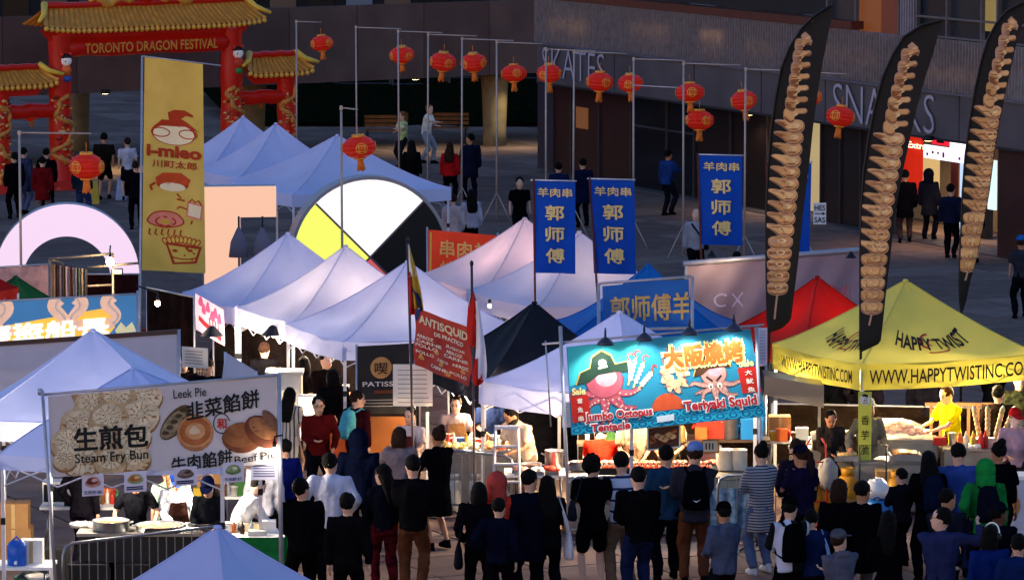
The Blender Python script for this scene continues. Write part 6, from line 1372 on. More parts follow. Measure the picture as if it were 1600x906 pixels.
# --- middle grill (between the flag poles)
Yc = 67.9
p = at(745, 722, .92); t = counter((p.x, Yc, 0), 1.35, .7, .92, 'steel serving counter with food trays beside the flag poles', 0)
for k in range(6):
    dx = -.5 + .22 * k; tray((p.x + dx, Yc - .05 + .0 * k, .93), .2, .55, ('tray of golden corn, leftmost on the serving counter', 'tray of yellow patties on the serving counter', 'tray of cream dough on the serving counter', 'tray of browned cakes on the serving counter', 'tray of red sausages on the serving counter', 'tray of grilled meat, rightmost on the serving counter')[k], food(('#a8802a', '#b8903a', '#c9b080', '#8a5a2a', '#8a2a1a', '#5a3018')[k], ('#d9b860', '#e0c880', '#e0d0b0', '#b88a50', '#c8502c', '#8a5a3a')[k]), n=11, h=.05)
for k in range(4):
    q = at(706 + k * 18, 795 + (k % 2) * 8, .5); gas((q.x, 67.6 + .2 * (k % 2), 0), ('silver gas cylinder under the serving counter, leftmost', 'silver gas cylinder under the serving counter, second', 'silver gas cylinder under the serving counter, third', 'silver gas cylinder under the serving counter, rightmost')[k], '#a9a9a4', .62, .13)
A, B = at(684, 735, 1.05) , at(775, 748, 1.05); A = Vector((A.x, 67.25, 0)); B = Vector((B.x + .25, 66.4, 0)); barricade(A, B, 'crowd barrier in front of the serving counter by the flag poles')
bottle((p.x - .45, Yc + .2, .93), 'red ketchup bottle at the back of the serving counter', '#b81c10', .24, .035); bottle((p.x - .36, Yc + .22, .93), 'white mayonnaise bottle at the back of the serving counter', '#ddd6c8', .24, .035)
# step ladder
q = at(792, 790, 0); t = thing('step_ladder', 'aluminium step ladder standing left of the octopus grill', 'ladder', (q.x, 65.9, 0)); lw = .22
for s in (-1, 1):
    c = MB(); c.tube([(s * lw, -.3, 0), (s * lw * .75, 0, 1.55)], .022, ALU, 4, False); c.build('front_rail', None, t); c = MB(); c.tube([(s * lw, .45, 0), (s * lw * .8, .05, 1.5)], .018, ALU, 4, False); c.build('rear_rail', None, t)
for k in range(5): f = (k + 1) / 6; c = MB(); c.box((0, -.3 + .3 * f, 1.55 * f), (2 * lw * (1 - .25 * f), .1, .025), ALU); c.build('step', None, t)
boxpart('top_cap', (0, 0, 1.57), (.36, .18, .04), mat('#c9c9cf', .4), t)
# --- octopus grill
xL, xR = (880 - 800) / FPX * 66, (1190 - 800) / FPX * 66; xm = (xL + xR) / 2
t = counter((xm + .0, 65.75, 0), xR - xL - .1, .7, .9, 'long steel grill counter under the octopus banner', 0)
t2 = thing('charcoal_grill', 'long charcoal grill with skewers on the octopus counter', 'grill', (xm - .1, 65.65, .9)); boxpart('trough', (0, 0, .06), (1.7, .34, .12), mat('#2a2624', .6, .6), t2); boxpart('glowing_coals', (0, 0, .122), (1.6, .28, .012), mat('#1a0e0a', .9, emit=.5, ecol='#ff4a10'), t2)
for k in range(22): c = MB(); x = -.78 + k * .074; c.tube([(x, -.22, .15), (x, .2, .15)], .009, None, 4, False); c.build('grate_bar', DARKM, t2)
for k in range(20):
    t = thing('octopus_skewer', 'grilled octopus skewer on the long grill', 'skewer', (xm - .85 + k * .08, 65.62, 1.07), 0, 'skewers on the octopus grill'); c = MB(); c.tube([(0, -.3, 0), (0, .14, 0)], .006, WOODM, 4, False); c.build('stick', None, t); c = MB(); c.tube([(0, -.1, 0), (0.008, 0, .01), (-.006, .08, 0), (.0, .16, .01)], [.02, .028, .024, .01], food('#6a1c14', '#b8603a'), 7); c.build('meat', None, t)
for k, (px, py, r_, h_, lab, cl_) in enumerate(((868, 742, .14, .32, 'tall steel stock pot left of the octopus grill', None), (830, 735, .16, .12, 'shallow steel basin left of the stock pot', None), (905, 728, .13, .12, 'steel bowl of red marinade', '#8a2a14'), (1140, 742, .13, .3, 'white plastic tub at the right of the grill', '#cfc8ba'), (1163, 742, .12, .3, 'second white plastic tub at the right of the grill', '#cfc8ba'))):
    q = at(px, py, .92 + h_ / 2)
    pan((q.x, 66.0 if px > 880 else 66.6, .92 if px > 880 else .8), r_, h_, lab, food('#7a2a14', '#c85a2c') if k != 0 else None, m=mat(cl_, .4) if cl_ and k > 2 else STEEL, handles=k < 3)
tbl = folding_table(((838 - 800) / FPX * 66.6, 66.6, 0), .95, .7, .8, 'white table with pots left of the octopus grill', 0)
for k in range(3): tray(((815 + k * 24 - 800) / FPX * 66.4, 66.35, .8), .2, .22, ('tray of pink raw tentacles by the chef', 'tray of white squid by the chef', 'tray of red marinated octopus near the post')[k], food(('#b87a6a', '#d9d0c0', '#8a1c14')[k], ('#d9a898', '#efe8dc', '#c8482c')[k]), n=10, h=.05)
q = at(850, 762, .45); t = thing('plastic_barrel', 'blue plastic barrel under the table by the post', 'barrel', ((850 - 800) / FPX * 65.7, 65.7, 0)); c = MB(); c.lathe([(.15, 0), (.18, .1), (.18, .25), (.185, .27), (.18, .29), (.17, .5), (.15, .52), (.01, .52)], m=mat('#14348a', .4)); c.build('drum', None, t); c = MB(); c.lathe([(.16, .52), (.16, .55), (.01, .555)], m=mat('#102a70', .4)); c.build('lid', None, t)
for k in range(5): tray(((905 + k * 52 - 800) / FPX * 66.0, 66.05, .93), .34, .2, ('tray of octopus tentacles, first from left at the back of the grill', 'tray of squid at the back of the grill', 'tray of shrimp at the back of the grill', 'tray of sauce covered meat at the back of the grill', 'tray of cooked octopus at the right of the grill')[k], food(('#7a1c12', '#c9a890', '#b8502c', '#4a1c10', '#8a2c1c')[k], ('#b8482c', '#e0d0c0', '#e08a5a', '#8a4a2a', '#c86a4a')[k]), n=12, h=.05)
folding_table(((1130 - 800) / FPX * 68.8, 68.8, 0), 1.5, .6, 1.0, 'back table of the octopus grill', 0, '#4a3a2c')
cooler(((1112 - 800) / FPX * 68.8, 68.8, 1.0), .46, .34, .34, 'red cool box behind the right half of the octopus banner', 0, '#b8301c', '#c8402a'); cooler(((1178 - 800) / FPX * 68.6, 68.7, 1.0), .36, .34, .38, 'blue cool box right of the red cool box', 0, '#1c78c0', '#2a8ad0')
pan(((1146 - 800) / FPX * 68.6, 68.65, 1.0), .12, .32, 'steel cylinder pot between the red and blue cool boxes')
t = thing('folded_table_cover', 'blue patterned cloth hung on the barrier right of the crowd', 'cloth', ((1150 - 800) / FPX * 64.6, 64.6, 0)); c = MB(); c.grid(lambda u, v: Vector((-.35 + .7 * u, .02 * math.sin(u * 20), .86 - .62 * v)), 20, 6); c.build('cloth', blotch('#2a4a6a', '#6a8098', 9, .4, .6, .8), t)
for s in (-1, 1): c = MB(); c.tube([(s * .35, .03, 0), (s * .35, .03, .88)], .014, DARKM, 6); c.build('post', None, t)
A, B = Vector(((1125 - 800) / FPX * 64.2, 64.2, 0)), Vector(((1232 - 800) / FPX * 64.4, 64.4, 0)); barricade(A, B, 'crowd barrier right of the octopus grill queue', 1.1)
A, B = Vector(((890 - 800) / FPX * 63.9, 64.75, 0)), Vector(((1110 - 800) / FPX * 63.9, 64.85, 0)); barricade(A, B, 'long crowd barrier behind the octopus grill queue', 1.0)
t = thing('metal_cabinet', 'grey metal cabinet beside the white tubs', 'cabinet', ((1108 - 800) / FPX * 66.6, 66.45, 0)); boxpart('case', (0, 0, .6), (.42, .3, 1.2), mat('#55565e', .4, .6), t); boxpart('door', (0, -.155, .6), (.38, .01, 1.1), mat('#64656e', .35, .6), t)
for (px, Y, z, W, lab) in ((930, 66.6, 1.95, 60, 'bulb over the left of the octopus grill'), (1070, 66.5, 1.95, 60, 'bulb over the right of the octopus grill'), (835, 68.2, 2.0, 55, 'bulb over the chef in the white t-shirt')):
    t = work_lamp(px, 331, Y, W, lab, e=18); t.location.z = z; 
for (px, Y, z, W, lab) in ((735, 68.9, 1.85, 60, 'bulb over the serving counter by the flag poles'), (1290, 69.8, 2.0, 70, 'bulb over the left of the potato stall'), (1400, 69.4, 2.0, 75, 'bulb over the potato fryer'), (1520, 69.6, 2.0, 85, 'bulb over the yellow shirt vendor')):
    t = work_lamp(px, 331, Y, W, lab, e=22, col=(1, .8, .5)); t.location.z = z
t = thing('string_lamp', 'bright white tube lamp on the yellow tent frame', 'lamp', ((1428 - 800) / FPX * 69.4, 69.4, 1.93)); c = MB(); c.tube([(-.32, 0, 0), (.32, 0, 0)], .03, glow('#fff4b0', 5), 8); c.build('tube', None, t); boxpart('housing', (0, .0, .045), (.7, .08, .04), PLW, t); boxpart('glowing_underside', (0, .06, -.1), (.68, .02, .24), mat('#d9d060', .4, emit=.5, ecol='#fff070'), t)  # yellow panel glows in place of light on the tent underside
# --- potato stall
def X(px, Y): return (px - 800) / FPX * Y
t = thing('steel_hood', 'big brushed steel hood over the left of the potato stall', 'hood', (X(1243, 68.6), 68.6, 0)); c = MB(); y0 = -.5; h_ = [( -.48, 1.62), (.46, 1.62), (.46, 1.98), (-.48, 2.02)]
c.prism([(x, -.25, z) for x, z in [(-.46, 1.72), (.46, 1.52), (.46, 1.86), (-.46, 2.02)]], (0, .7, 0), mat('#a39c92', .3, .85, .1, 3)); c.build('canopy', None, t)
for s in (-1, 1): boxpart('leg', (s * .43, .3, .85), (.04, .04, 1.7), STEEL, t)
t = counter((X(1285, 68.2), 68.0, 0), .95, .6, .95, 'steel cart at the left of the potato stall', 0)
for k, (px, z, r_, h_, lab) in enumerate(((1285, .95, .13, .2, 'white bucket, left on the steel cart'), (1325, .95, .13, .24, 'white bucket with a yellow rim, right on the steel cart'))): bucket((X(px, 68.1), 68.15, z), r_, h_, lab, '#dcd6c4' if k == 0 else '#e0d69a', lid=k == 0)
for k in range(3): t = thing('paper_cup_stack', ('dark cup stack, left on the cart edge', 'dark cup stack, middle on the cart edge', 'dark cup stack, right on the cart edge')[k], 'cups', (X(1258 + 22 * k, 67.8), 67.78, .95)); c = MB(); c.lathe([(.05, 0), (.06, .14), (.062, .15), (.05, .15), (.045, .02), (.005, .02)], m=mat('#241a14', .5)); c.build('cups', None, t)
carton((X(1222, 69.3), 69.3, .9), .34, .3, .36, 'plain brown box under the steel hood'); folding_table((X(1235, 69.3), 69.3, 0), .8, .5, .9, 'small table under the steel hood')
t = counter((X(1400, 67.9), 67.75, 0), 1.25, .6, .82, 'steel fryer counter of the potato stall', 0)
tray((X(1327, 67.6), 67.6, .83), .34, .4, 'tray of stacked golden potato sticks', food('#b88a40', '#e8cc90'), n=11, kind='sticks', h=.08)
tray((X(1420, 67.6), 67.58, .83), .46, .34, 'basket of fried brown potato twists', food('#7a4a18', '#c08a3c'), n=13, kind='sticks', h=.1)
t = counter((X(1415, 68.8), 68.75, 0), 1.1, .5, 1.0, 'raised steel shelf behind the fryer', 0)
t = thing('potato_sack', 'clear plastic sack full of peeled potatoes on the raised shelf', 'sack', (X(1412, 68.7), 68.65, 1.0)); rr3 = random.Random(8)
for k in range(34):
    a = rr3.uniform(0, 6.28); q = rr3.random() ** .5; z = .05 + .22 * (1 - q) * rr3.random() + .05; c = MB(); c.ell((.36 * q * math.cos(a), .17 * q * math.sin(a), z), (.065, .05, .045), mat('#c9987a', .5, 0, .15, 10), 8, 5, jit=.004); c.build('potato', None, t)
c = MB(); c.ell((0, 0, .10), (.42, .23, .2), mat('#d9d0cc', .1, 0, 0, trans=.0), 16, 8, jit=.02); c.build('plastic', None, t)
pm = bpy.data.materials.new('clear_plastic'); pm.use_nodes = True; b_ = pm.node_tree.nodes['Principled BSDF']; b_.inputs['Base Color'].default_value = (.85, .8, .78, 1); b_.inputs['Alpha'].default_value = .28; b_.inputs['Roughness'].default_value = .15; CH[t.name][-1].data.materials[0] = pm
cooler((X(1394, 69.3), 69.35, 1.0), .34, .3, .2, 'blue crate with a white lid behind the potato sack', 0, '#1c3aa8', '#d9d6d0'); folding_table((X(1400, 69.4), 69.45, 0), 1.2, .5, 1.0, 'back table behind the potato sack', 0)
t = counter((X(1545, 68.6), 68.4, 0), 1.35, .65, .92, 'serving counter in front of the two vendors', 0)
t = thing('potato_holder', 'rack holding tall spiral potatoes on sticks', 'rack', (X(1555, 68.4), 68.45, .92)); boxpart('block', (0, 0, .06), (.5, .2, .12), STEEL, t)
for k, (x, tilt) in enumerate(((-.16, -.25), (-.04, 0.0), (.08, .3), (.18, .5))):
    c = MB(); P_ = [Vector((x + tilt * f * .4, 0, .12 + .5 * f)) for f in [i / 14 for i in range(15)]]; c.tube(P_, [.012] + [.034 + .010 * (i % 2) for i in range(13)] + [.01], food('#b88a4a', '#e0c48a'), 8, False); c.build('spiral_potato', None, t)
for k, (px, cl_, lab) in enumerate(((1516, '#d9c8a0', 'cream sauce bottle by the vendor\'s hand'), (1528, '#c8a030', 'mustard bottle on the serving counter'), (1540, '#b81c12', 'tall red ketchup bottle left of the spiral potatoes'), (1547, '#a8180f', 'second red ketchup bottle left of the spiral potatoes'), (1506, '#c8501c', 'orange sauce bottle nearest the yellow shirt'))): bottle((X(px, 68.2), 68.15 + .06 * (k % 2), .92), lab, cl_, .27, .045)
tray((X(1520, 68.1), 67.95, .925), .35, .2, 'small tray of napkins and cups on the serving counter', food('#cfc8b8', '#efe8dc'), n=8, h=.03)
carton((X(1390, 67.3), 67.2, .0), .4, .35, .42, 'plain brown box on the ground before the fryer', col='#8a6a3c'); carton((X(1392, 67.3), 67.25, .425), .34, .3, .3, 'brown box with a small white label stacked before the fryer', col='#a8814a')
for k, (px, Y, lab) in enumerate(((1272, 66.7, 'yellow gas cylinder, left one beside the red hand truck'), (1290, 66.9, 'yellow gas cylinder, right one beside the red hand truck'), (1330, 67.3, 'yellow gas cylinder under the potato stick tray'), (1408, 67.0, 'yellow gas cylinder behind the stacked boxes'))): gas((X(px, Y), Y, 0), lab, '#b8801c', .75, .15)
t = thing('hand_truck', 'red hand truck leaning by the yellow gas cylinders', 'hand truck', (X(1282, 66.4), 66.45, 0)); rm = mat('#a81c10', .4)
for s in (-1, 1): c = MB(); c.tube([(s * .16, 0, .1), (s * .16, .12, .8), (s * .14, .2, 1.2), (s * .08, .2, 1.3)], .016, rm, 7); c.build('rail', None, t); c = MB(); c.tube([(s * .2, .05, .11), (s * .14, .05, .11)], .11, BLACK, 14); c.build('wheel', None, t)
for z in (.35, .65, .95): c = MB(); c.tube([(-.16, .1, z), (.16, .1, z)], .012, rm, 6); c.build('crossbar', None, t)
boxpart('toe_plate', (0, -.12, .03), (.36, .24, .015), rm, t)
for k, px in enumerate((1378, 1398)):
    t = thing('plastic_barrel', ('blue water barrel, left, with white bags on top', 'blue water barrel, right, with an open top')[k], 'barrel', (X(px, 66.0), 66.0 + .1 * k, 0)); c = MB(); c.lathe([(.14, 0), (.165, .06), (.165, .5), (.14, .56), (.06, .57), (.06, .6), (.01, .6)] if k else [(.14, 0), (.17, .06), (.17, .42), (.15, .46), (.01, .46)], m=mat('#1c6ab0', .35, 0, .08, 3, trans=.2)); c.build('drum', None, t)
    c = MB(); c.tube([(-.12, 0, .56 - .1 * (1 - k)), (0, -.1, .62 - .1 * (1 - k)), (.12, 0, .56 - .1 * (1 - k))], .012, mat('#1c5aa0', .4), 6); c.build('handle', None, t)
t = thing('plastic_bag', 'heap of white plastic bags on the blue barrel', 'bag', (X(1376, 66), 66.0, .5)); c = MB(); 
for k in range(1): c.ell((0, 0, .12), (.19, .15, .16), mat('#d2d0cf', .4), 12, 7, jit=.03)
c.build('bag', None, t)
t = thing('push_cart_frame', 'dark upright cart handle between the fryer and the barrels', 'cart', (X(1370, 66.6), 66.6, 0)); c = MB(); c.tube([(-.2, 0, .2), (-.2, 0, 1.2), (.2, 0, 1.2), (.2, 0, .2)], .016, DARKM, 7); c.build('handle_frame', None, t); boxpart('platform', (0, .1, .18), (.5, .5, .03), DARKM, t)
for s in (-1, 1): c = MB(); c.tube([(s * .26, .1, .08), (s * .22, .1, .08)], .08, BLACK, 12); c.build('wheel', None, t)
t = thing('white_freezer', 'white freezer with an orange picture at the right edge', 'freezer', (X(1600, 65.8), 65.8, 0)); boxpart('cabinet', (0, 0, .42), (.5, .5, .84), mat('#a9a6b4', .4), t); boxpart('lid', (0, 0, .86), (.52, .52, .05), PLW, t); c = MB(); c.ell((-.08, -.26, .45), (.08, .01, .16), mat('#b8702c', .5)); c.build('printed_picture', None, t)
t = thing('hanging_sack', 'grey crumpled sack hung on the hand truck side', 'sack', (X(1300, 66.5), 66.6, .55)); c = MB(); c.ell((0, 0, .2), (.16, .13, .26), mat('#8a8680', .7), 12, 8, jit=.02); c.build('sack_cloth', None, t)
# wooden rail and dark backs behind the yellow tent
t = thing('wooden_railing', 'brown wooden railing behind the vendors at right', 'railing', (X(1520, 71.3), 71.3, 0)); 
for k in range(9): boxpart('baluster', (-.6 + .15 * k, 0, .6), (.05, .03, 1.1), WOODM, t)
boxpart('top_rail', (0, 0, 1.17), (1.4, .06, .05), WOODM, t); boxpart('bottom_rail', (0, 0, .12), (1.4, .06, .05), WOODM, t)
# benches and cones far back
for px, py, lab in ((602, 226, 'brown wooden bench left of the pair talking'), (700, 222, 'brown wooden bench right of the pair talking')):
    q = at(px, py, 0); t = thing('park_bench', lab, 'bench', (q.x, q.y, 0)); 
    for k in range(3): boxpart('seat_slat', (0, -.15 + .14 * k, .45), (1.3, .11, .04), WOODM, t); boxpart('back_slat', (0, .24 + .02 * k, .58 + .13 * k), (1.3, .03, .1), WOODM, t)
    for s in (-1, 1): boxpart('leg', (s * .55, 0, .22), (.06, .4, .43), DARKM, t)
for px, py, lab in ((147, 318, 'yellow wet floor cone on the square above the glowing O'), (190, 312, 'white folding sign board near the yellow flag')):
    q = at(px, py, 0); t = thing('floor_sign', lab, 'sign', (q.x, q.y, 0)); m_ = mat('#a8902c' if px == 147 else '#8f93a8', .6)
    for s in (-1, 1): c = MB(); c.prism([(-.15, s * .16, 0), (.15, s * .16, 0), (.1, s * .01, .6), (-.1, s * .01, .6)], (0, s * .012, 0), m_); c.build('panel', None, t)

# --- more clutter on and under the stalls
def cup(p, label, col, r=.045, h=.12): t = thing('food_tub', label, 'tub', p); c = MB(); c.lathe([(r * .8, 0), (r, h), (r * 1.06, h), (r * .9, h - .01), (.01, h - .015)], m=mat(col, .5), n=10); c.build('tub_body', None, t); c = MB(); c.lathe([(r * 1.08, h), (r * 1.0, h + .012), (.01, h + .014)], m=mat('#c9c6c0', .4), n=10); c.build('lid', None, t)
cols = [('red', '#a8241a'), ('white', '#d9d6cf'), ('yellow', '#c9a832'), ('brown', '#5a3418'), ('green', '#3a6a30'), ('orange', '#c8602a'), ('clear', '#a9b0b4'), ('blue', '#2a4a90')]
def row(x0, x1, Y, z, place, n, seed, dy=.1):
    rq = random.Random(seed)
    for k in range(n):
        cn, ch = cols[(k * 3 + seed) % 8]; x = x0 + (x1 - x0) * (k + .5) / n; o = ('first', 'second', 'third', 'fourth', 'fifth', 'sixth', 'seventh', 'eighth', 'ninth', 'tenth', 'eleventh', 'twelfth')[k]
        if (k + seed) % 3 == 0: bottle((x, Y + rq.uniform(-dy, dy), z), '%s squeeze bottle %s, %s from left' % (cn, place, o), ch, .22, .034)
        elif (k + seed) % 3 == 1: cup((x, Y + rq.uniform(-dy, dy), z), '%s lidded tub %s, %s from left' % (cn, place, o), ch, rq.uniform(.05, .08), rq.uniform(.1, .18))
        else: carton((x, Y + rq.uniform(-dy, dy), z), rq.uniform(.14, .2), .14, rq.uniform(.1, .2), '%s carton %s, %s from left' % (cn, place, o), col=ch, tape=False)
row(X(100, 64.1), X(180, 64.1), 64.1, .752, 'on the white back table of the bun stall', 6, 1)
row(X(290, 62.9), X(368, 62.9), at(327, 742, 1.15).y + .45, .785, 'on the white table behind the caps', 7, 2, .03)
row(X(700, 68.2), X(790, 68.2), 68.22, .935, 'at the back of the flag pole counter', 8, 4, .02)
row(X(1090, 68.8), X(1105, 68.8), 68.6, 1.005, 'beside the red cool box', 1, 5, .02)
row(X(910, 68.6), X(1080, 68.6), 68.3, 1.0, 'on the shelf behind the grill cooks', 10, 6, .05)
folding_table((X(1000, 68.3), 68.3, 0), 1.9, .4, 1.0, 'long shelf table behind the grill cooks', 0, '#6a5a48')
row(X(1345, 69.4), X(1385, 69.4), 69.4, 1.005, 'on the back table left of the blue crate', 3, 7, .04)
row(X(1470, 68.5), X(1500, 68.5), 68.55, .925, 'at the left end of the vendors\' counter', 3, 8, .05)
row(X(1575, 68.5), X(1605, 68.5), 68.5, .925, 'at the right end of the vendors\' counter', 3, 9, .05)
row(X(1208, 69.2), X(1262, 69.2), 69.1, .905, 'under the steel hood', 5, 10, .04)
for k, (px, Y, w_, h_, lab, cl_) in enumerate(((1340, 66.9, .35, .3, 'flattened brown box leaning before the fryer', '#8f6a3c'), (1460, 67.6, .45, .5, 'tall brown box between fryer and serving counter', '#9c7848'), (1478, 67.5, .35, .3, 'low brown box beside the tall brown box', '#7c5c34'), (735, 68.3, .4, .35, 'brown box under the flag pole counter', '#8f6a3c'), (900, 66.0, .4, .4, 'brown box under the left of the grill counter', '#8f6a3c'), (1060, 66.0, .45, .35, 'white box under the right of the grill counter', '#b8b4ac'), (160, 61.8, .45, .4, 'brown box behind the bun counter', '#8f6a3c'), (75, 61.5, .4, .5, 'black tub on the ground behind the jug table', '#1a1a1c'))): carton((X(px, Y), Y, 0), w_, .35, h_, lab, col=cl_)
for k, (x0, y0, x1, y1, lab) in enumerate(((X(560, 64), 66, X(700, 66), 67.5, 'black power cable on the paving by the flag poles'), (X(1100, 63), 63.2, X(1250, 65), 66.0, 'black power cable on the paving before the striped cardigan'))):
    t = thing('power_cable', lab, 'cable', (x0, y0, .012)); c = MB(); c.tube([((x1 - x0) * i / 16, (y1 - y0) * i / 16 + .18 * math.sin(i * .8), 0) for i in range(17)], .014, BLACK, 5); c.build('cable', None, t)

def backwall(px0, px1, Y, z0, z1, label, col, dY=0.0):
    a_, b_ = Vector((X(px0, Y), Y, z1)), Vector((X(px1, Y + dY), Y + dY, z1)); c_, d_ = Vector((a_.x, Y, z0)), Vector((b_.x, Y + dY, z0))
    t, sh = hung('backdrop_cloth', label, 'backdrop', a_, b_, c_, d_, col, amp=.03, ku=4, kv=.4, m=cloth(col), nu=40, nv=6, frame=[('post', [a_, gnd(a_)], .02), ('post', [b_, gnd(b_)], .02), ('top_bar', [a_, b_], .018)])
backwall(226, 300, 78.5, .02, 2.25, 'dark brown cloth wall of the booth under the yellow bulb', '#1c1210', -1.5)
backwall(330, 655, 77.0, .02, 1.85, 'dark cloth wall behind the first two middle tents', '#1a1413', -1.2)
backwall(905, 1200, 70.05, .02, 2.0, 'dark brown cloth wall behind the octopus grill cooks', '#241a14', -.3)
backwall(700, 905, 71.9, .02, 1.7, 'black cloth wall behind the food sellers', '#0f0e12', -.4)
backwall(-10, 76, 80.9, .4, 2.35, 'pale pink cloth side of the booth inside the glowing O', '#b08a8c', .6)
backwall(84, 214, 83.0, .3, 2.0, 'dark red brown cloth wall behind the striped cloths', '#241010', .0)
backwall(1210, 1610, 72.6, .02, 1.0, 'low dark brown cloth wall behind the potato stall', '#1c140f', -.6)

for (px, Y, z, W, lab) in ((425, 74.3, 1.95, 190, 'shaded bulb over the white cabinet'), (500, 74.1, 1.9, 170, 'shaded bulb over the glowing white box'), (330, 74.6, 1.9, 110, 'shaded bulb over the man in the dark suit'), (600, 74.0, 1.9, 130, 'shaded bulb behind the PATISSERIE banner')):
    t = work_lamp(px, 331, Y, W, lab, e=22, col=(1, .82, .58)); t.location.z = z
row(X(385, 75.5), X(530, 75.5), 75.5, .905, 'on the back table under the middle tents', 12, 11, .05)
folding_table((X(455, 75.5), 75.5, 0), 1.9, .5, .9, 'long white table at the back under the middle tents')
# ------------------------------------------------------------------ people
P = person
UP = (.12, -.25, 1.32); UPR = (-.12, -.25, 1.32)      # hands held up in front of the chest
PH = dict(L=(.07, -.33, 1.22), Rr=(-.07, -.33, 1.22))
LOW = dict(L=(.1, -.3, 1.02), Rr=(-.1, -.3, 1.02))
blk = '#0b0b0d'
# bun stall staff
P(210, 746, 'cook in a black t-shirt with white sleeve stripes, face hidden by a picture card', 1.62, 8, 'tee', '#0e0f14', 'trousers', '#121216', 'short', 'k', 'p', lean=14, nod=25, L=(.28, -.32, 1.0), Rr=(-.28, -.36, .98), sleeve=.5, at=onY(212, 740, 61.25))
P(272, 752, 'stall worker in a blue and yellow cap, white shirt and dark brown apron', 1.6, 15, 'shirt', '#b8c0cf', 'trousers', '#1a1a22', 'tail', 'b', 'p', lean=10, nod=20, hat='cap', hatc='#16307a', L=(.2, -.35, 1.0), Rr=(-.15, -.35, 1.0), extra={'apron': '#2c1a16'}, at=onY(272, 745, 61.4))
P(326, 747, 'woman in a navy cap and dark jacket looking down at her phone', 1.62, 5, 'long', '#15171c', 'trousers', '#101014', 'long', 'k', 'p', nod=28, hat='cap', hatc='#141c3c', **LOW)
P(262, 728, 'stall worker in a pale green striped top seen from behind', 1.6, 190, 'tee', stripes('#8aa88a', '#c9d4b8', 16, .5, 0), 'trousers', '#20242c', 'tail', 'l', 'p')
P(127, 706, 'person in dark clothes half hidden behind the bun banner at left', 1.7, 160, 'long', '#121016', 'trousers', '#14101a', 'short', 'k', 'p')
P(378, 742, 'worker in a white shirt bent over behind the bun banner', 1.6, 100, 'shirt', '#c9ccd4', 'trousers', '#1c1c22', 'short', 'k', 'p', lean=25, L=(.1, -.45, .9), Rr=(-.1, -.45, .9))
P(413, 705, 'person in dark trousers standing behind the right post of the bun banner', 1.7, 170, 'shirt', '#9a9aa8', 'trousers', '#0f0f14', 'short', 'k', 'p')
P(446, 690, 'child in a bright navy jacket behind the bright lamp', 1.5, 200, 'long', '#0c1450', 'trousers', '#0a0a14', 'short', 'k', 'p')
# crowd, left middle
P(453, 609, 'woman in a striped white dress with long black hair', 1.62, 165, 'dress', stripes('#4a4038', '#bfb4a8', 15, .35, 0), 'bare', hair='long', hc='k', skin='p', sleeve=.4, L=(.2, -.2, 1.05))
P(497, 622, 'man in a dark red shirt with glasses and a white name badge', 1.7, 12, 'long', '#4a0f10', 'trousers', '#0c0c10', 'short', 'k', 'p', yaw=5, extra=['glasses'], L=(.22, -.12, .95), Rr=(-.1, -.3, 1.1))
P(509, 553, 'man in black with a red shirt front, face lit under the tents', 1.72, 20, 'long', '#120c0e', 'trousers', '#0c0c10', 'short', 'k', 'p', **LOW)
P(521, 580, 'dark haired person in black behind the man in the red shirt', 1.7, 200, 'long', '#0e0c0e', 'trousers', '#0c0c10', 'bob', 'k', 'p')
g1 = P(556, 614, 'girl in a maroon top wearing a teal backpack', 1.64, 150, 'long', '#2c0c12', 'trousers', '#0c0c12', 'short', 'b', 'p', yaw=-50, L=(.2, -.2, 1.1))
backpack(g1, 'teal backpack worn by the girl in maroon', '#4f9aa0')
P(561, 676, 'tall figure in a dark navy hooded jumper seen from behind', 1.76, 180, 'hoodie', '#0a0f22', 'trousers', '#08080c', hair='short', hat='hood', hatc='#0a0f22')
P(516, 712, 'man in a crisp white dress shirt with hands on his hips', 1.74, 178, 'shirt', '#b4b8cc', 'trousers', '#100f14', 'short', 'k', 'p', L=(.22, -.08, 1.0), Rr=(-.22, -.08, 1.0), build=1.12)
P(472, 751, 'man in black looking right at the left edge of the crowd', 1.72, 200, 'long', blk, 'trousers', blk, 'short', 'k', 'p', yaw=-65, build=1.1, **LOW)
P(543, 774, 'person all in black in front of the white shirt man', 1.68, 183, 'long', blk, 'trousers', blk, 'short', 'k', 'p', Rr=(-.28, .0, .8))
P(600, 730, 'woman with long dark hair and patterned red trousers', 1.6, 195, 'tee', '#0d0f18', 'trousers', blotch('#5a1418', '#2c0a14', 9, .4, .6, .9), 'long', 'k', 'p', yaw=30, L=(.1, -.3, 1.1), sleeve=.9)
P(625, 672, 'woman in a pale grey cardigan raising a phone', 1.62, 195, 'long', '#6d6068', 'trousers', '#2c2228', 'bob', 'b', 'p', L=(.08, -.3, 1.45), Rr=(-.12, -.3, 1.4), yaw=-15)
P(645, 716, 'man in a dark shirt and tan brown trousers seen from behind', 1.76, 184, 'long', '#0e0d10', 'trousers', '#5a3624', 'short', 'k', 'p', build=1.12, **PH)
P(686, 671, 'bare legged woman in a short black dress reaching to the food trays', 1.64, 225, 'dress', '#0a0a0c', 'bare', hair='bun', hc='b', skin='m', sleeve=.95, L=(.15, -.42, 1.12), Rr=(-.1, -.42, 1.1), yaw=-15)
g1 = P(748, 757, 'woman in black with a dark shoulder bag left of the red hooded man', 1.6, 190, 'long', '#0a0a10', 'trousers', blk, 'bob', 'k', 'p'); shoulder_bag(g1, 'dark shoulder bag of the woman in black', '#15151c', 1, .6)
P(777, 744, 'person in a pink red cap and orange red quilted jacket', 1.68, 170, 'long', stripes('#8a1c12', '#b02e1c', 22, .2, 2), 'trousers', '#14141c', hair='short', hat='hood', hatc='#9a3a34')
P(779, 782, 'small person in navy in front of the orange red jacket', 1.5, 175, 'long', '#0a0c1c', 'trousers', '#08080f', 'short', 'k', 'p')
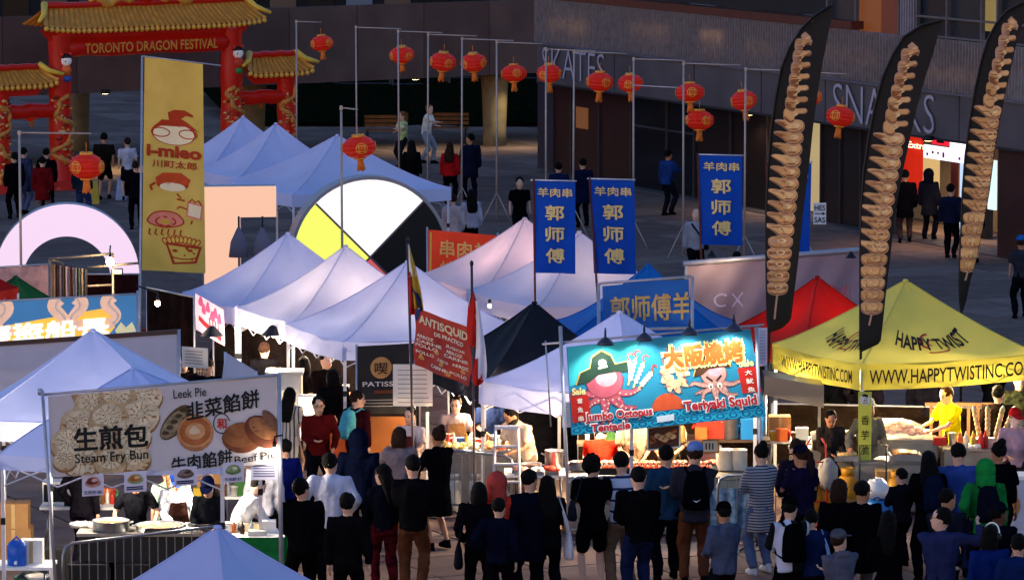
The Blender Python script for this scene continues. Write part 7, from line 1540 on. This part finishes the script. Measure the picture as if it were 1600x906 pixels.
P(712, 624, 'food seller in a grey top and tan apron behind the trays', 1.6, 5, 'tee', '#8a7a78', 'trousers', '#2a2420', 'short', 'b', 'p', nod=15, L=(.18, -.35, 1.05), Rr=(-.15, -.3, 1.15), extra={'apron': '#7a5a3c'}, at=onY(712, 625, 68.9))
P(642, 640, 'seller in a maroon apron and pale shirt behind the tent pole', 1.6, -10, 'tee', '#b0a0a0', 'trousers', '#2a2024', 'short', 'k', 'p', extra={'apron': '#4a1a18'}, **LOW)
P(745, 628, 'stall helper in a dark blue top deep under the black tent', 1.65, 10, 'tee', '#121a34', 'trousers', '#101014', 'short', 'k', 'm', at=onY(765, 625, 69.4), **LOW)
# octopus grill
P(812, 641, 'bearded chef in a cream t-shirt bending left over the table', 1.76, -55, 'tee', '#b8a490', 'trousers', '#6a5a4c', 'short', 'k', 'm', lean=22, nod=10, L=(.1, -.42, 1.0), Rr=(-.15, -.4, 1.05), extra=['beard'], build=1.15, at=onY(818, 640, 67.2))
P(945, 700, 'grill worker bent over in a bright red shirt', 1.6, 190, 'tee', '#b01c10', 'trousers', '#2a1814', 'short', 'k', 'p', lean=45, nod=20, L=(.15, -.6, .9), Rr=(-.15, -.6, .9), at=onY(940, 700, 66.7), build=1.1)
P(990, 655, 'grill worker in a tan top behind the grill, head hidden by the banner', 1.72, 10, 'tee', '#8a745c', 'trousers', '#4a3c30', 'short', 'k', 'm', at=onY(990, 640, 66.8), build=1.1, **LOW)
P(1050, 655, 'grill cook in a dark olive apron behind the hanging photo', 1.7, -5, 'tee', '#4a3c20', 'trousers', '#2a2218', 'short', 'k', 'm', at=onY(1045, 640, 67.1), **LOW)
P(828, 738, 'man in a dark navy jacket looking right beside the grill post', 1.72, 190, 'coat', '#090c18', 'trousers', '#07070c', 'short', 'k', 'p', yaw=-50)
g1 = P(856, 747, 'woman with long dark hair in black carrying a white tote', 1.64, 185, 'long', '#0a0a0e', 'trousers', '#0a0b12', 'long', 'k', 'p', **PH); shoulder_bag(g1, 'white tote bag on the shoulder of the long haired woman', '#c2bdc4', -1, .66, 1.05)
g1 = P(926, 716, 'man with curly black hair in a black shirt and shorts', 1.74, 192, 'tee', '#0a090c', 'shorts', '#0a0a0e', 'curly', 'k', 'p', yaw=-35, sleeve=.45, **PH)
shoulder_bag(g1, 'black and white sling bag of the curly haired man', '#22222a', 1, .95, .7)
P(972, 710, 'man in a white polo shirt with navy stripes and khaki trousers', 1.76, 186, 'tee', stripes('#1a2146', '#aab0c4', 7, .22, 2), 'trousers', '#6a5444', 'short', 'k', 'p', yaw=-35, **PH)
P(998, 734, 'broad man in a plain black shirt and blue jeans', 1.74, 181, 'long', '#0a0a0c', 'trousers', '#151c38', 'short', 'k', 'p', build=1.2, **LOW)
P(1042, 700, 'man in a blue denim shirt, turned to the right', 1.74, 186, 'shirt', '#1c3650', 'trousers', '#0a0a10', 'short', 'k', 'p', yaw=-20, **PH)
g1 = P(1086, 697, 'tall man in a light blue cap, grey hoodie and brown trousers', 1.82, 178, 'hoodie', '#26262f', 'trousers', '#54301f', 'short', 'b', 'p', hat='cap', hatc='#5a74a8', L=(.1, -.3, 1.15), Rr=(.28, -.18, 1.2), build=1.08)
backpack(g1, 'black backpack with a white swoosh on the man in the blue cap', '#08080a', logo='#d8d8de')
P(1132, 790, 'short person in a black cap and pale grey blue vest', 1.55, 215, 'hoodie', '#41485e', 'trousers', '#101018', 'short', 'k', 'm', yaw=-25, hat='cap', hatc='#08080a', sleeve=.95, **LOW)
P(1190, 698, 'woman in a grey striped cardigan with light jeans and white shoes', 1.68, 195, 'cardigan', stripes('#2c2c36', '#8f8c96', 26, .4, 2), 'trousers', '#4a5878', 'bun', 'k', 'p', shoe='#b8b8c4', **PH)
# right crowd
P(1246, 690, 'person with brown hair behind the woman in the dark cap', 1.6, 200, 'long', '#1c1624', 'trousers', '#0a0a10', 'short', 'b', 'p', yaw=30)
P(1254, 702, 'woman in a dark cap and purple navy top with a long ponytail', 1.66, 215, 'tee', '#17112a', 'trousers', '#0c0c16', 'tail', 'b', 'm', yaw=25, hat='cap', hatc='#0f1020', L=(.1, -.3, 1.3), Rr=(-.1, -.3, 1.3))
g1 = P(1234, 782, 'young man in a black cap and white shirt with black sleeves', 1.66, 205, 'long', stripes('#b4b6c8', '#08080c', 2.4, .5, 0), 'trousers', '#0a0a10', 'short', 'k', 'p', yaw=-50, hat='cap', hatc='#08080a', **PH); backpack(g1, 'bulky black backpack at the lower right of the striped cardigan', '#060608')
g2 = P(1268, 800, 'person in blue behind the young man with the black cap', 1.5, 190, 'long', '#121d40', 'trousers', '#0a0a18', 'short', 'k', 'p'); shoulder_bag(g2, 'pale blue plastic carrier beside the young man in the black cap', '#7d9cc4', -1, .55, 1.1)
P(1313, 753, 'person with dark wavy hair in black looking right', 1.66, 195, 'long', '#0b0a0e', 'trousers', '#0a0a10', 'bob', 'b', 'p', yaw=-60)
P(1347, 756, 'man in dark glasses and black jacket with grey trousers', 1.7, 190, 'coat', '#08080b', 'trousers', '#4a4648', 'short', 'k', 'm', yaw=-50, extra=['glasses'])
P(1313, 833, 'boy in a grey cap and grey hoodie at the bottom edge', 1.55, 195, 'hoodie', '#4f4f5e', 'trousers', '#1a1a22', 'short', 'b', 'p', yaw=-65, hat='cap', hatc='#4a4a52')
P(1390, 802, 'woman in black with long hair in front of the blue barrels', 1.62, 190, 'long', '#09080b', 'trousers', '#08080c', 'long', 'k', 'p', yaw=-40)
g1 = P(1452, 709, 'woman with long black hair in black before the fryer', 1.68, 195, 'coat', '#08080b', 'trousers', '#07070a', 'long', 'k', 'p', L=(.1, -.3, 1.15)); backpack(g1, 'dark navy backpack worn by the long haired woman before the fryer', '#0d1326')
P(1498, 697, 'man in a bright blue shirt at the serving counter', 1.74, 185, 'tee', '#2a4080', 'trousers', '#1a2038', 'short', 'k', 'p', sleeve=.45, L=(.12, -.35, 1.15), Rr=(-.2, -.3, 1.05), build=1.1)
g1 = P(1540, 724, 'person in a bright green hooded top', 1.68, 182, 'hoodie', '#186a30', 'trousers', '#0c0c14', hair='short', hat='hood', hatc='#1a7a36'); backpack(g1, 'black backpack on the bright green hoodie', '#0a0d18')
g1 = P(1562, 695, 'woman in black with her hair in a bun at right', 1.72, 186, 'tee', '#08080a', 'trousers', '#08080c', 'bun', 'k', 'm'); backpack(g1, 'black backpack of the woman with the bun', '#07070a')
P(1480, 768, 'man in profile with dark hair between the blue shirts', 1.66, 200, 'long', '#1a1a24', 'trousers', '#0c0c14', 'short', 'k', 'm', yaw=-60)
P(1470, 798, 'man in a slate blue shirt raising his phone arm, looking left', 1.72, 160, 'long', '#23284a', 'trousers', '#14162a', 'short', 'k', 'p', yaw=75, extra=['glasses'], L=(-.1, -.35, 1.0), Rr=(-.42, -.25, 1.52), build=1.1)
P(1560, 790, 'person in a dark cap between the green hoodie and blue jacket', 1.64, 190, 'long', '#0a0a12', 'trousers', '#08080c', 'short', 'k', 'd', yaw=-70, hat='cap', hatc='#0a0c18')
g1 = P(1548, 826, 'person in a royal blue jacket wearing headphones', 1.62, 195, 'long', '#0c2058', 'trousers', '#0c0c14', 'bob', 'k', 'm', yaw=-60)
root, TW, TH, _, _ = g1; t = thing('headphones', 'white headphones on the person in the royal blue jacket', 'headphones', root.location, root.rotation_euler.z); t.scale = root.scale; c = MB(); c.tube([TH((.11 * math.cos(a), .0, 1.63 + .13 * math.sin(a))) for a in [math.pi * i / 10 for i in range(11)]], .01, PLW, 6); c.build('headband', None, t)
for s in (1, -1): c = MB(); c.ell((s * .105, .0, 1.61), (.025, .04, .045), DARKM, 8, 5, TH); c.build('ear_cup', None, t)
P(1592, 838, 'person in a navy jacket at the bottom right corner', 1.62, 190, 'coat', '#10204c', 'trousers', '#08080c', 'short', 'k', 'p', yaw=-30)
P(1410, 735, 'child in dark clothes standing between the barrels and the fryer', 1.3, 200, 'long', '#121018', 'trousers', '#0b0b10', 'short', 'k', 'p')
# potato stall staff
P(1487, 605, 'vendor in a bright yellow t-shirt and dark trousers', 1.74, -70, 'tee', '#d8cc10', 'trousers', '#1c1612', 'short', 'b', 'p', lean=8, nod=15, L=(.1, -.45, 1.08), Rr=(-.12, -.48, 1.12), build=1.05)
g1 = P(1586, 643, 'vendor in a red cap with a clear face visor and pale pink jacket', 1.62, 15, 'long', '#a8828a', 'trousers', '#2a2024', 'short', 'b', 'p', hat='cap', hatc='#b8201c', L=(.15, -.33, 1.05), Rr=(-.18, -.33, 1.05))
root, TW, TH, _, _ = g1; t = thing('face_visor', 'curved clear visor worn by the vendor in the red cap', 'visor', root.location, root.rotation_euler.z); t.scale = root.scale; c = MB(); c.grid(lambda u, v: TH((.12 * math.sin((u - .5) * 2.2), -.135 * math.cos((u - .5) * 2.2), 1.66 - .16 * v)), 10, 3); c.build('visor_shield', pm, t); c = MB(); c.tube([TH((.12 * math.sin((u - .5) * 2.2), -.137 * math.cos((u - .5) * 2.2), 1.665)) for u in [i / 8 for i in range(9)]], .01, mat('#b8201c', .5), 6); c.build('visor_band', None, t)
P(1356, 628, 'worker in a white hat and grey shirt behind the vertical sign', 1.66, 20, 'long', '#6a6458', 'trousers', '#2a2824', 'short', 'k', 'm', hat='bucket', hatc='#c9c2b4', Rr=(-.5, -.25, 1.05), L=(.15, -.3, 1.05))
P(1296, 642, 'worker looking down behind the white buckets', 1.55, 10, 'long', '#2a2320', 'trousers', '#1a1614', 'short', 'k', 'm', nod=25, **LOW)
for px, py, lab, cl_ in ((1308, 560, 'passer-by in black behind the left of the yellow tent, legs visible', '#0a0a0e'), (1352, 562, 'passer-by with crossed white straps behind the yellow tent', '#131016'), (1445, 565, 'passer-by in dark clothes behind the yellow tent, middle', '#111018'), (1552, 552, 'passer-by in black jacket behind the vendors', '#08080c'), (1560, 606, 'shopper in brown behind the red cap vendor', '#1c1410')):
    P(px, py, lab, 1.72, 170, 'long', cl_, 'trousers', '#0b0c14', 'short', 'k', 'p')
P(1592, 584, 'man in a dark camouflage top at the right edge, face lit', 1.76, 0, 'long', blotch('#14160f', '#2a2c1c', 14, .4, .6, .9), 'trousers', '#101014', 'short', 'b', 'p', yaw=-20)
P(1596, 372, 'person in a blue cap and grey top at the right edge', 1.68, 200, 'tee', '#2c2c34', 'trousers', '#0c0c12', 'short', 'b', 'm', hat='cap', hatc='#1a5aa0', far=True)
# far people
F = dict(far=True)
P(629, 176, 'woman in a green patterned top talking by the bench', 1.62, -60, 'tee', blotch('#8a9a5a', '#c9c8a0', 9, .4, .6, .9), 'trousers', '#15151c', 'tail', 'l', 'p', L=(.1, -.42, 1.25), Rr=(-.1, -.3, 1.1), **F)
P(667, 165, 'man in a white t-shirt and pale jeans reaching to the woman', 1.72, 62, 'tee', '#cfcac0', 'trousers', '#7d8492', 'short', 'l', 'p', lean=8, L=(.1, -.4, 1.1), Rr=(-.1, -.55, 1.25), step=.14, **F)
P(643, 222, 'dark haired person in black seen from behind over the tent roof', 1.68, 180, 'long', '#0b0a0d', 'trousers', '#0b0a0d', 'long', 'k', 'p', **F)
P(703, 225, 'woman in a bright red jacket seen from behind', 1.65, 178, 'long', '#9a1418', 'trousers', '#0c0a0e', 'long', 'b', 'p', **F)
P(735, 211, 'man in a navy suit walking beside the red jacket', 1.76, 200, 'coat', '#12162a', 'trousers', '#0c0e1c', 'short', 'k', 'm', yaw=40, step=.1, **F)
P(708, 306, 'person in a cream hoodie behind the tent leg', 1.62, 190, 'hoodie', '#a8989a', 'trousers', '#1a1820', 'short', 'b', 'p', **F)
P(736, 299, 'woman with long dark hair and a white top', 1.64, 178, 'shirt', '#a29cae', 'trousers', '#0f0e14', 'long', 'k', 'p', **F)
P(812, 279, 'man in a black t-shirt facing the camera left of the blue flags', 1.74, 10, 'tee', '#08080a', 'trousers', '#0a0a0e', 'short', 'k', 'p', **F)
g1 = P(1087, 328, 'old man in a pale grey shirt with a dark shoulder strap', 1.7, 10, 'shirt', '#85838e', 'trousers', '#0d0c10', 'bald', 'g', 'p', yaw=-10, **F)
root, TW, TH, _, _ = g1; t = thing('sling_bag', 'dark sling bag strap across the old man', 'bag', root.location, root.rotation_euler.z); t.scale = root.scale
c = MB(); c.tube([TW((-.12, .06, 1.47)), TW((-.1, -.13, 1.40)), TW((.05, -.175, 1.2)), TW((.19, -.06, .98))], .024, None, 6, True, .5); c.build('strap', cloth('#101018'), t)
c = MB(); c.rings([(.24, .0, .82, .05, .12), (.24, .0, .84, .06, .13), (.24, .0, 1.0, .05, .12)], None, 10); c.build('bag', cloth('#101018'), t)
P(1151, 396, 'dark haired person just behind the mauve cloth wall', 1.6, 190, 'long', '#121016', 'trousers', '#0e0e12', 'bob', 'k', 'p', **F)
P(1043, 236, 'person in a blue top by the tall dark windows', 1.68, 140, 'long', '#1c3468', 'trousers', '#14141c', 'short', 'k', 'm', Rr=(-.1, -.4, 1.25), **F)
P(873, 256, 'person in a dark blue jacket left of the maroon doors', 1.7, 180, 'coat', '#121c3a', 'trousers', '#0c0c14', 'short', 'k', 'p', **F)
P(911, 250, 'second person in a navy jacket by the maroon doors', 1.7, 185, 'coat', '#0f1630', 'trousers', '#0c0c14', 'short', 'k', 'p', **F)
P(162, 210, 'man in a dark top standing on the lit pavement under the gate', 1.76, 170, 'tee', '#16130f', 'shorts', '#14110e', 'short', 'k', 'm', sleeve=.45, build=1.15, **F)
P(199, 217, 'woman in a white top and dark shorts walking under the gate', 1.66, 185, 'tee', '#a8a4b0', 'shorts', '#12121a', 'short', 'b', 'p', step=.15, **F)
P(212, 254, 'person in black left of the tall yellow flag', 1.68, 180, 'long', '#0b0b10', 'trousers', '#0b0b10', 'short', 'b', 'p', **F)
P(36, 233, 'person in a blue grey jacket left of the red coat', 1.7, 160, 'coat', '#2a3048', 'trousers', '#4a5470', 'short', 'k', 'p', step=.12, **F)
P(22, 240, 'person in black at the foot of the left gate pillar', 1.68, 190, 'long', '#0b0a0d', 'trousers', '#0b0a0d', 'short', 'k', 'p', **F)
P(66, 247, 'person in a dark red coat by the gate pillar', 1.66, 175, 'coat', '#5a0f12', 'trousers', '#6a5a5c', 'short', 'k', 'p', **F)
P(72, 234, 'dark figure behind the dark red coat', 1.7, 180, 'long', '#0c0a0c', 'trousers', '#0c0a0c', 'short', 'k', 'p', **F)
P(128, 245, 'person in blue jeans behind the big red lantern', 1.66, 180, 'long', '#14202c', 'trousers', '#26345a', 'short', 'k', 'p', **F)
P(1415, 268, 'person in a black coat standing before the red entrance wall', 1.74, 185, 'coat', '#09090d', 'trousers', '#3a2a28', 'short', 'k', 'm', **F)
P(1452, 267, 'person in a hooded puffer jacket in the lit entrance', 1.7, 160, 'coat', '#1c1c26', 'trousers', '#101018', hair='short', hat='hood', hatc='#14141c', **F)
P(1486, 290, 'slim person in dark blue walking past the entrance', 1.72, 150, 'long', '#14182a', 'trousers', '#0b0b10', 'short', 'k', 'p', step=.12, **F)
P(1520, 300, 'person in dark clothes behind the right feather flag', 1.68, 170, 'long', '#1c1414', 'shorts', '#14141a', 'short', 'k', 'p', **F)
P(268, 486, 'girl in a white top with black straps under the yellow bulb', 1.6, -20, 'tee', '#c4bcc4', 'trousers', '#14121a', 'bun', 'k', 'p', yaw=15, extra={'apron': '#121218'})
P(238, 489, 'girl with her head turned away beside the yellow bulb', 1.6, 40, 'long', '#4a1c14', 'trousers', '#14121a', 'bob', 'b', 'p')
P(326, 563, 'man in a dark suit and white shirt by the wire basket', 1.7, 5, 'long', '#0d0c10', 'trousers', '#0e0e12', 'short', 'b', 'p', nod=15, **LOW)
P(286, 560, 'person in dark clothes holding the white price sheet', 1.66, 20, 'long', '#1a1214', 'trousers', '#14121a', 'short', 'k', 'p', **PH)
P(350, 520, 'woman with long black hair behind the pink poster', 1.62, 195, 'long', '#0f0d12', 'trousers', '#0f0d12', 'long', 'k', 'p')
P(413, 538, 'shopper in black left of the white cabinet', 1.66, 190, 'long', '#0c0b0e', 'trousers', '#0c0b0e', 'short', 'b', 'p')
P(475, 560, 'shopper in a dark top before the glowing white box', 1.6, 185, 'long', '#120e10', 'trousers', '#0c0b0e', 'bob', 'k', 'p')
# ------------------------------------------------------------------ bake the body and clothing joins, fold the cloth
import numpy as np
bpy.context.view_layer.update(); _dg = bpy.context.evaluated_depsgraph_get()
for i_, o in enumerate(REM):
    me = bpy.data.meshes.new_from_object(o.evaluated_get(_dg)); m = o.data.materials[0]; o.modifiers.clear()
    if not me.materials: me.materials.append(m)
    if not o.name.startswith('body'):
        n_ = len(me.vertices); co = np.empty(n_ * 3, np.float32); nr_ = np.empty(n_ * 3, np.float32)
        me.vertices.foreach_get('co', co); me.vertex_normals.foreach_get('vector', nr_); co = co.reshape(-1, 3); nr_ = nr_.reshape(-1, 3); sd_ = i_ * 3.7; no = noise.noise
        d_ = np.array([no((x * 9 + sd_, y * 9, z * 4.5 + x * 5)) * .022 + no((x * 22, y * 22 + sd_, z * 13)) * .009 for x, y, z in co.tolist()], np.float32)
        co += nr_ * np.maximum(d_ + .007, -.004)[:, None]
        me.vertices.foreach_set('co', co.ravel())
    me.polygons.foreach_set('use_smooth', [True] * len(me.polygons)); o.data = me
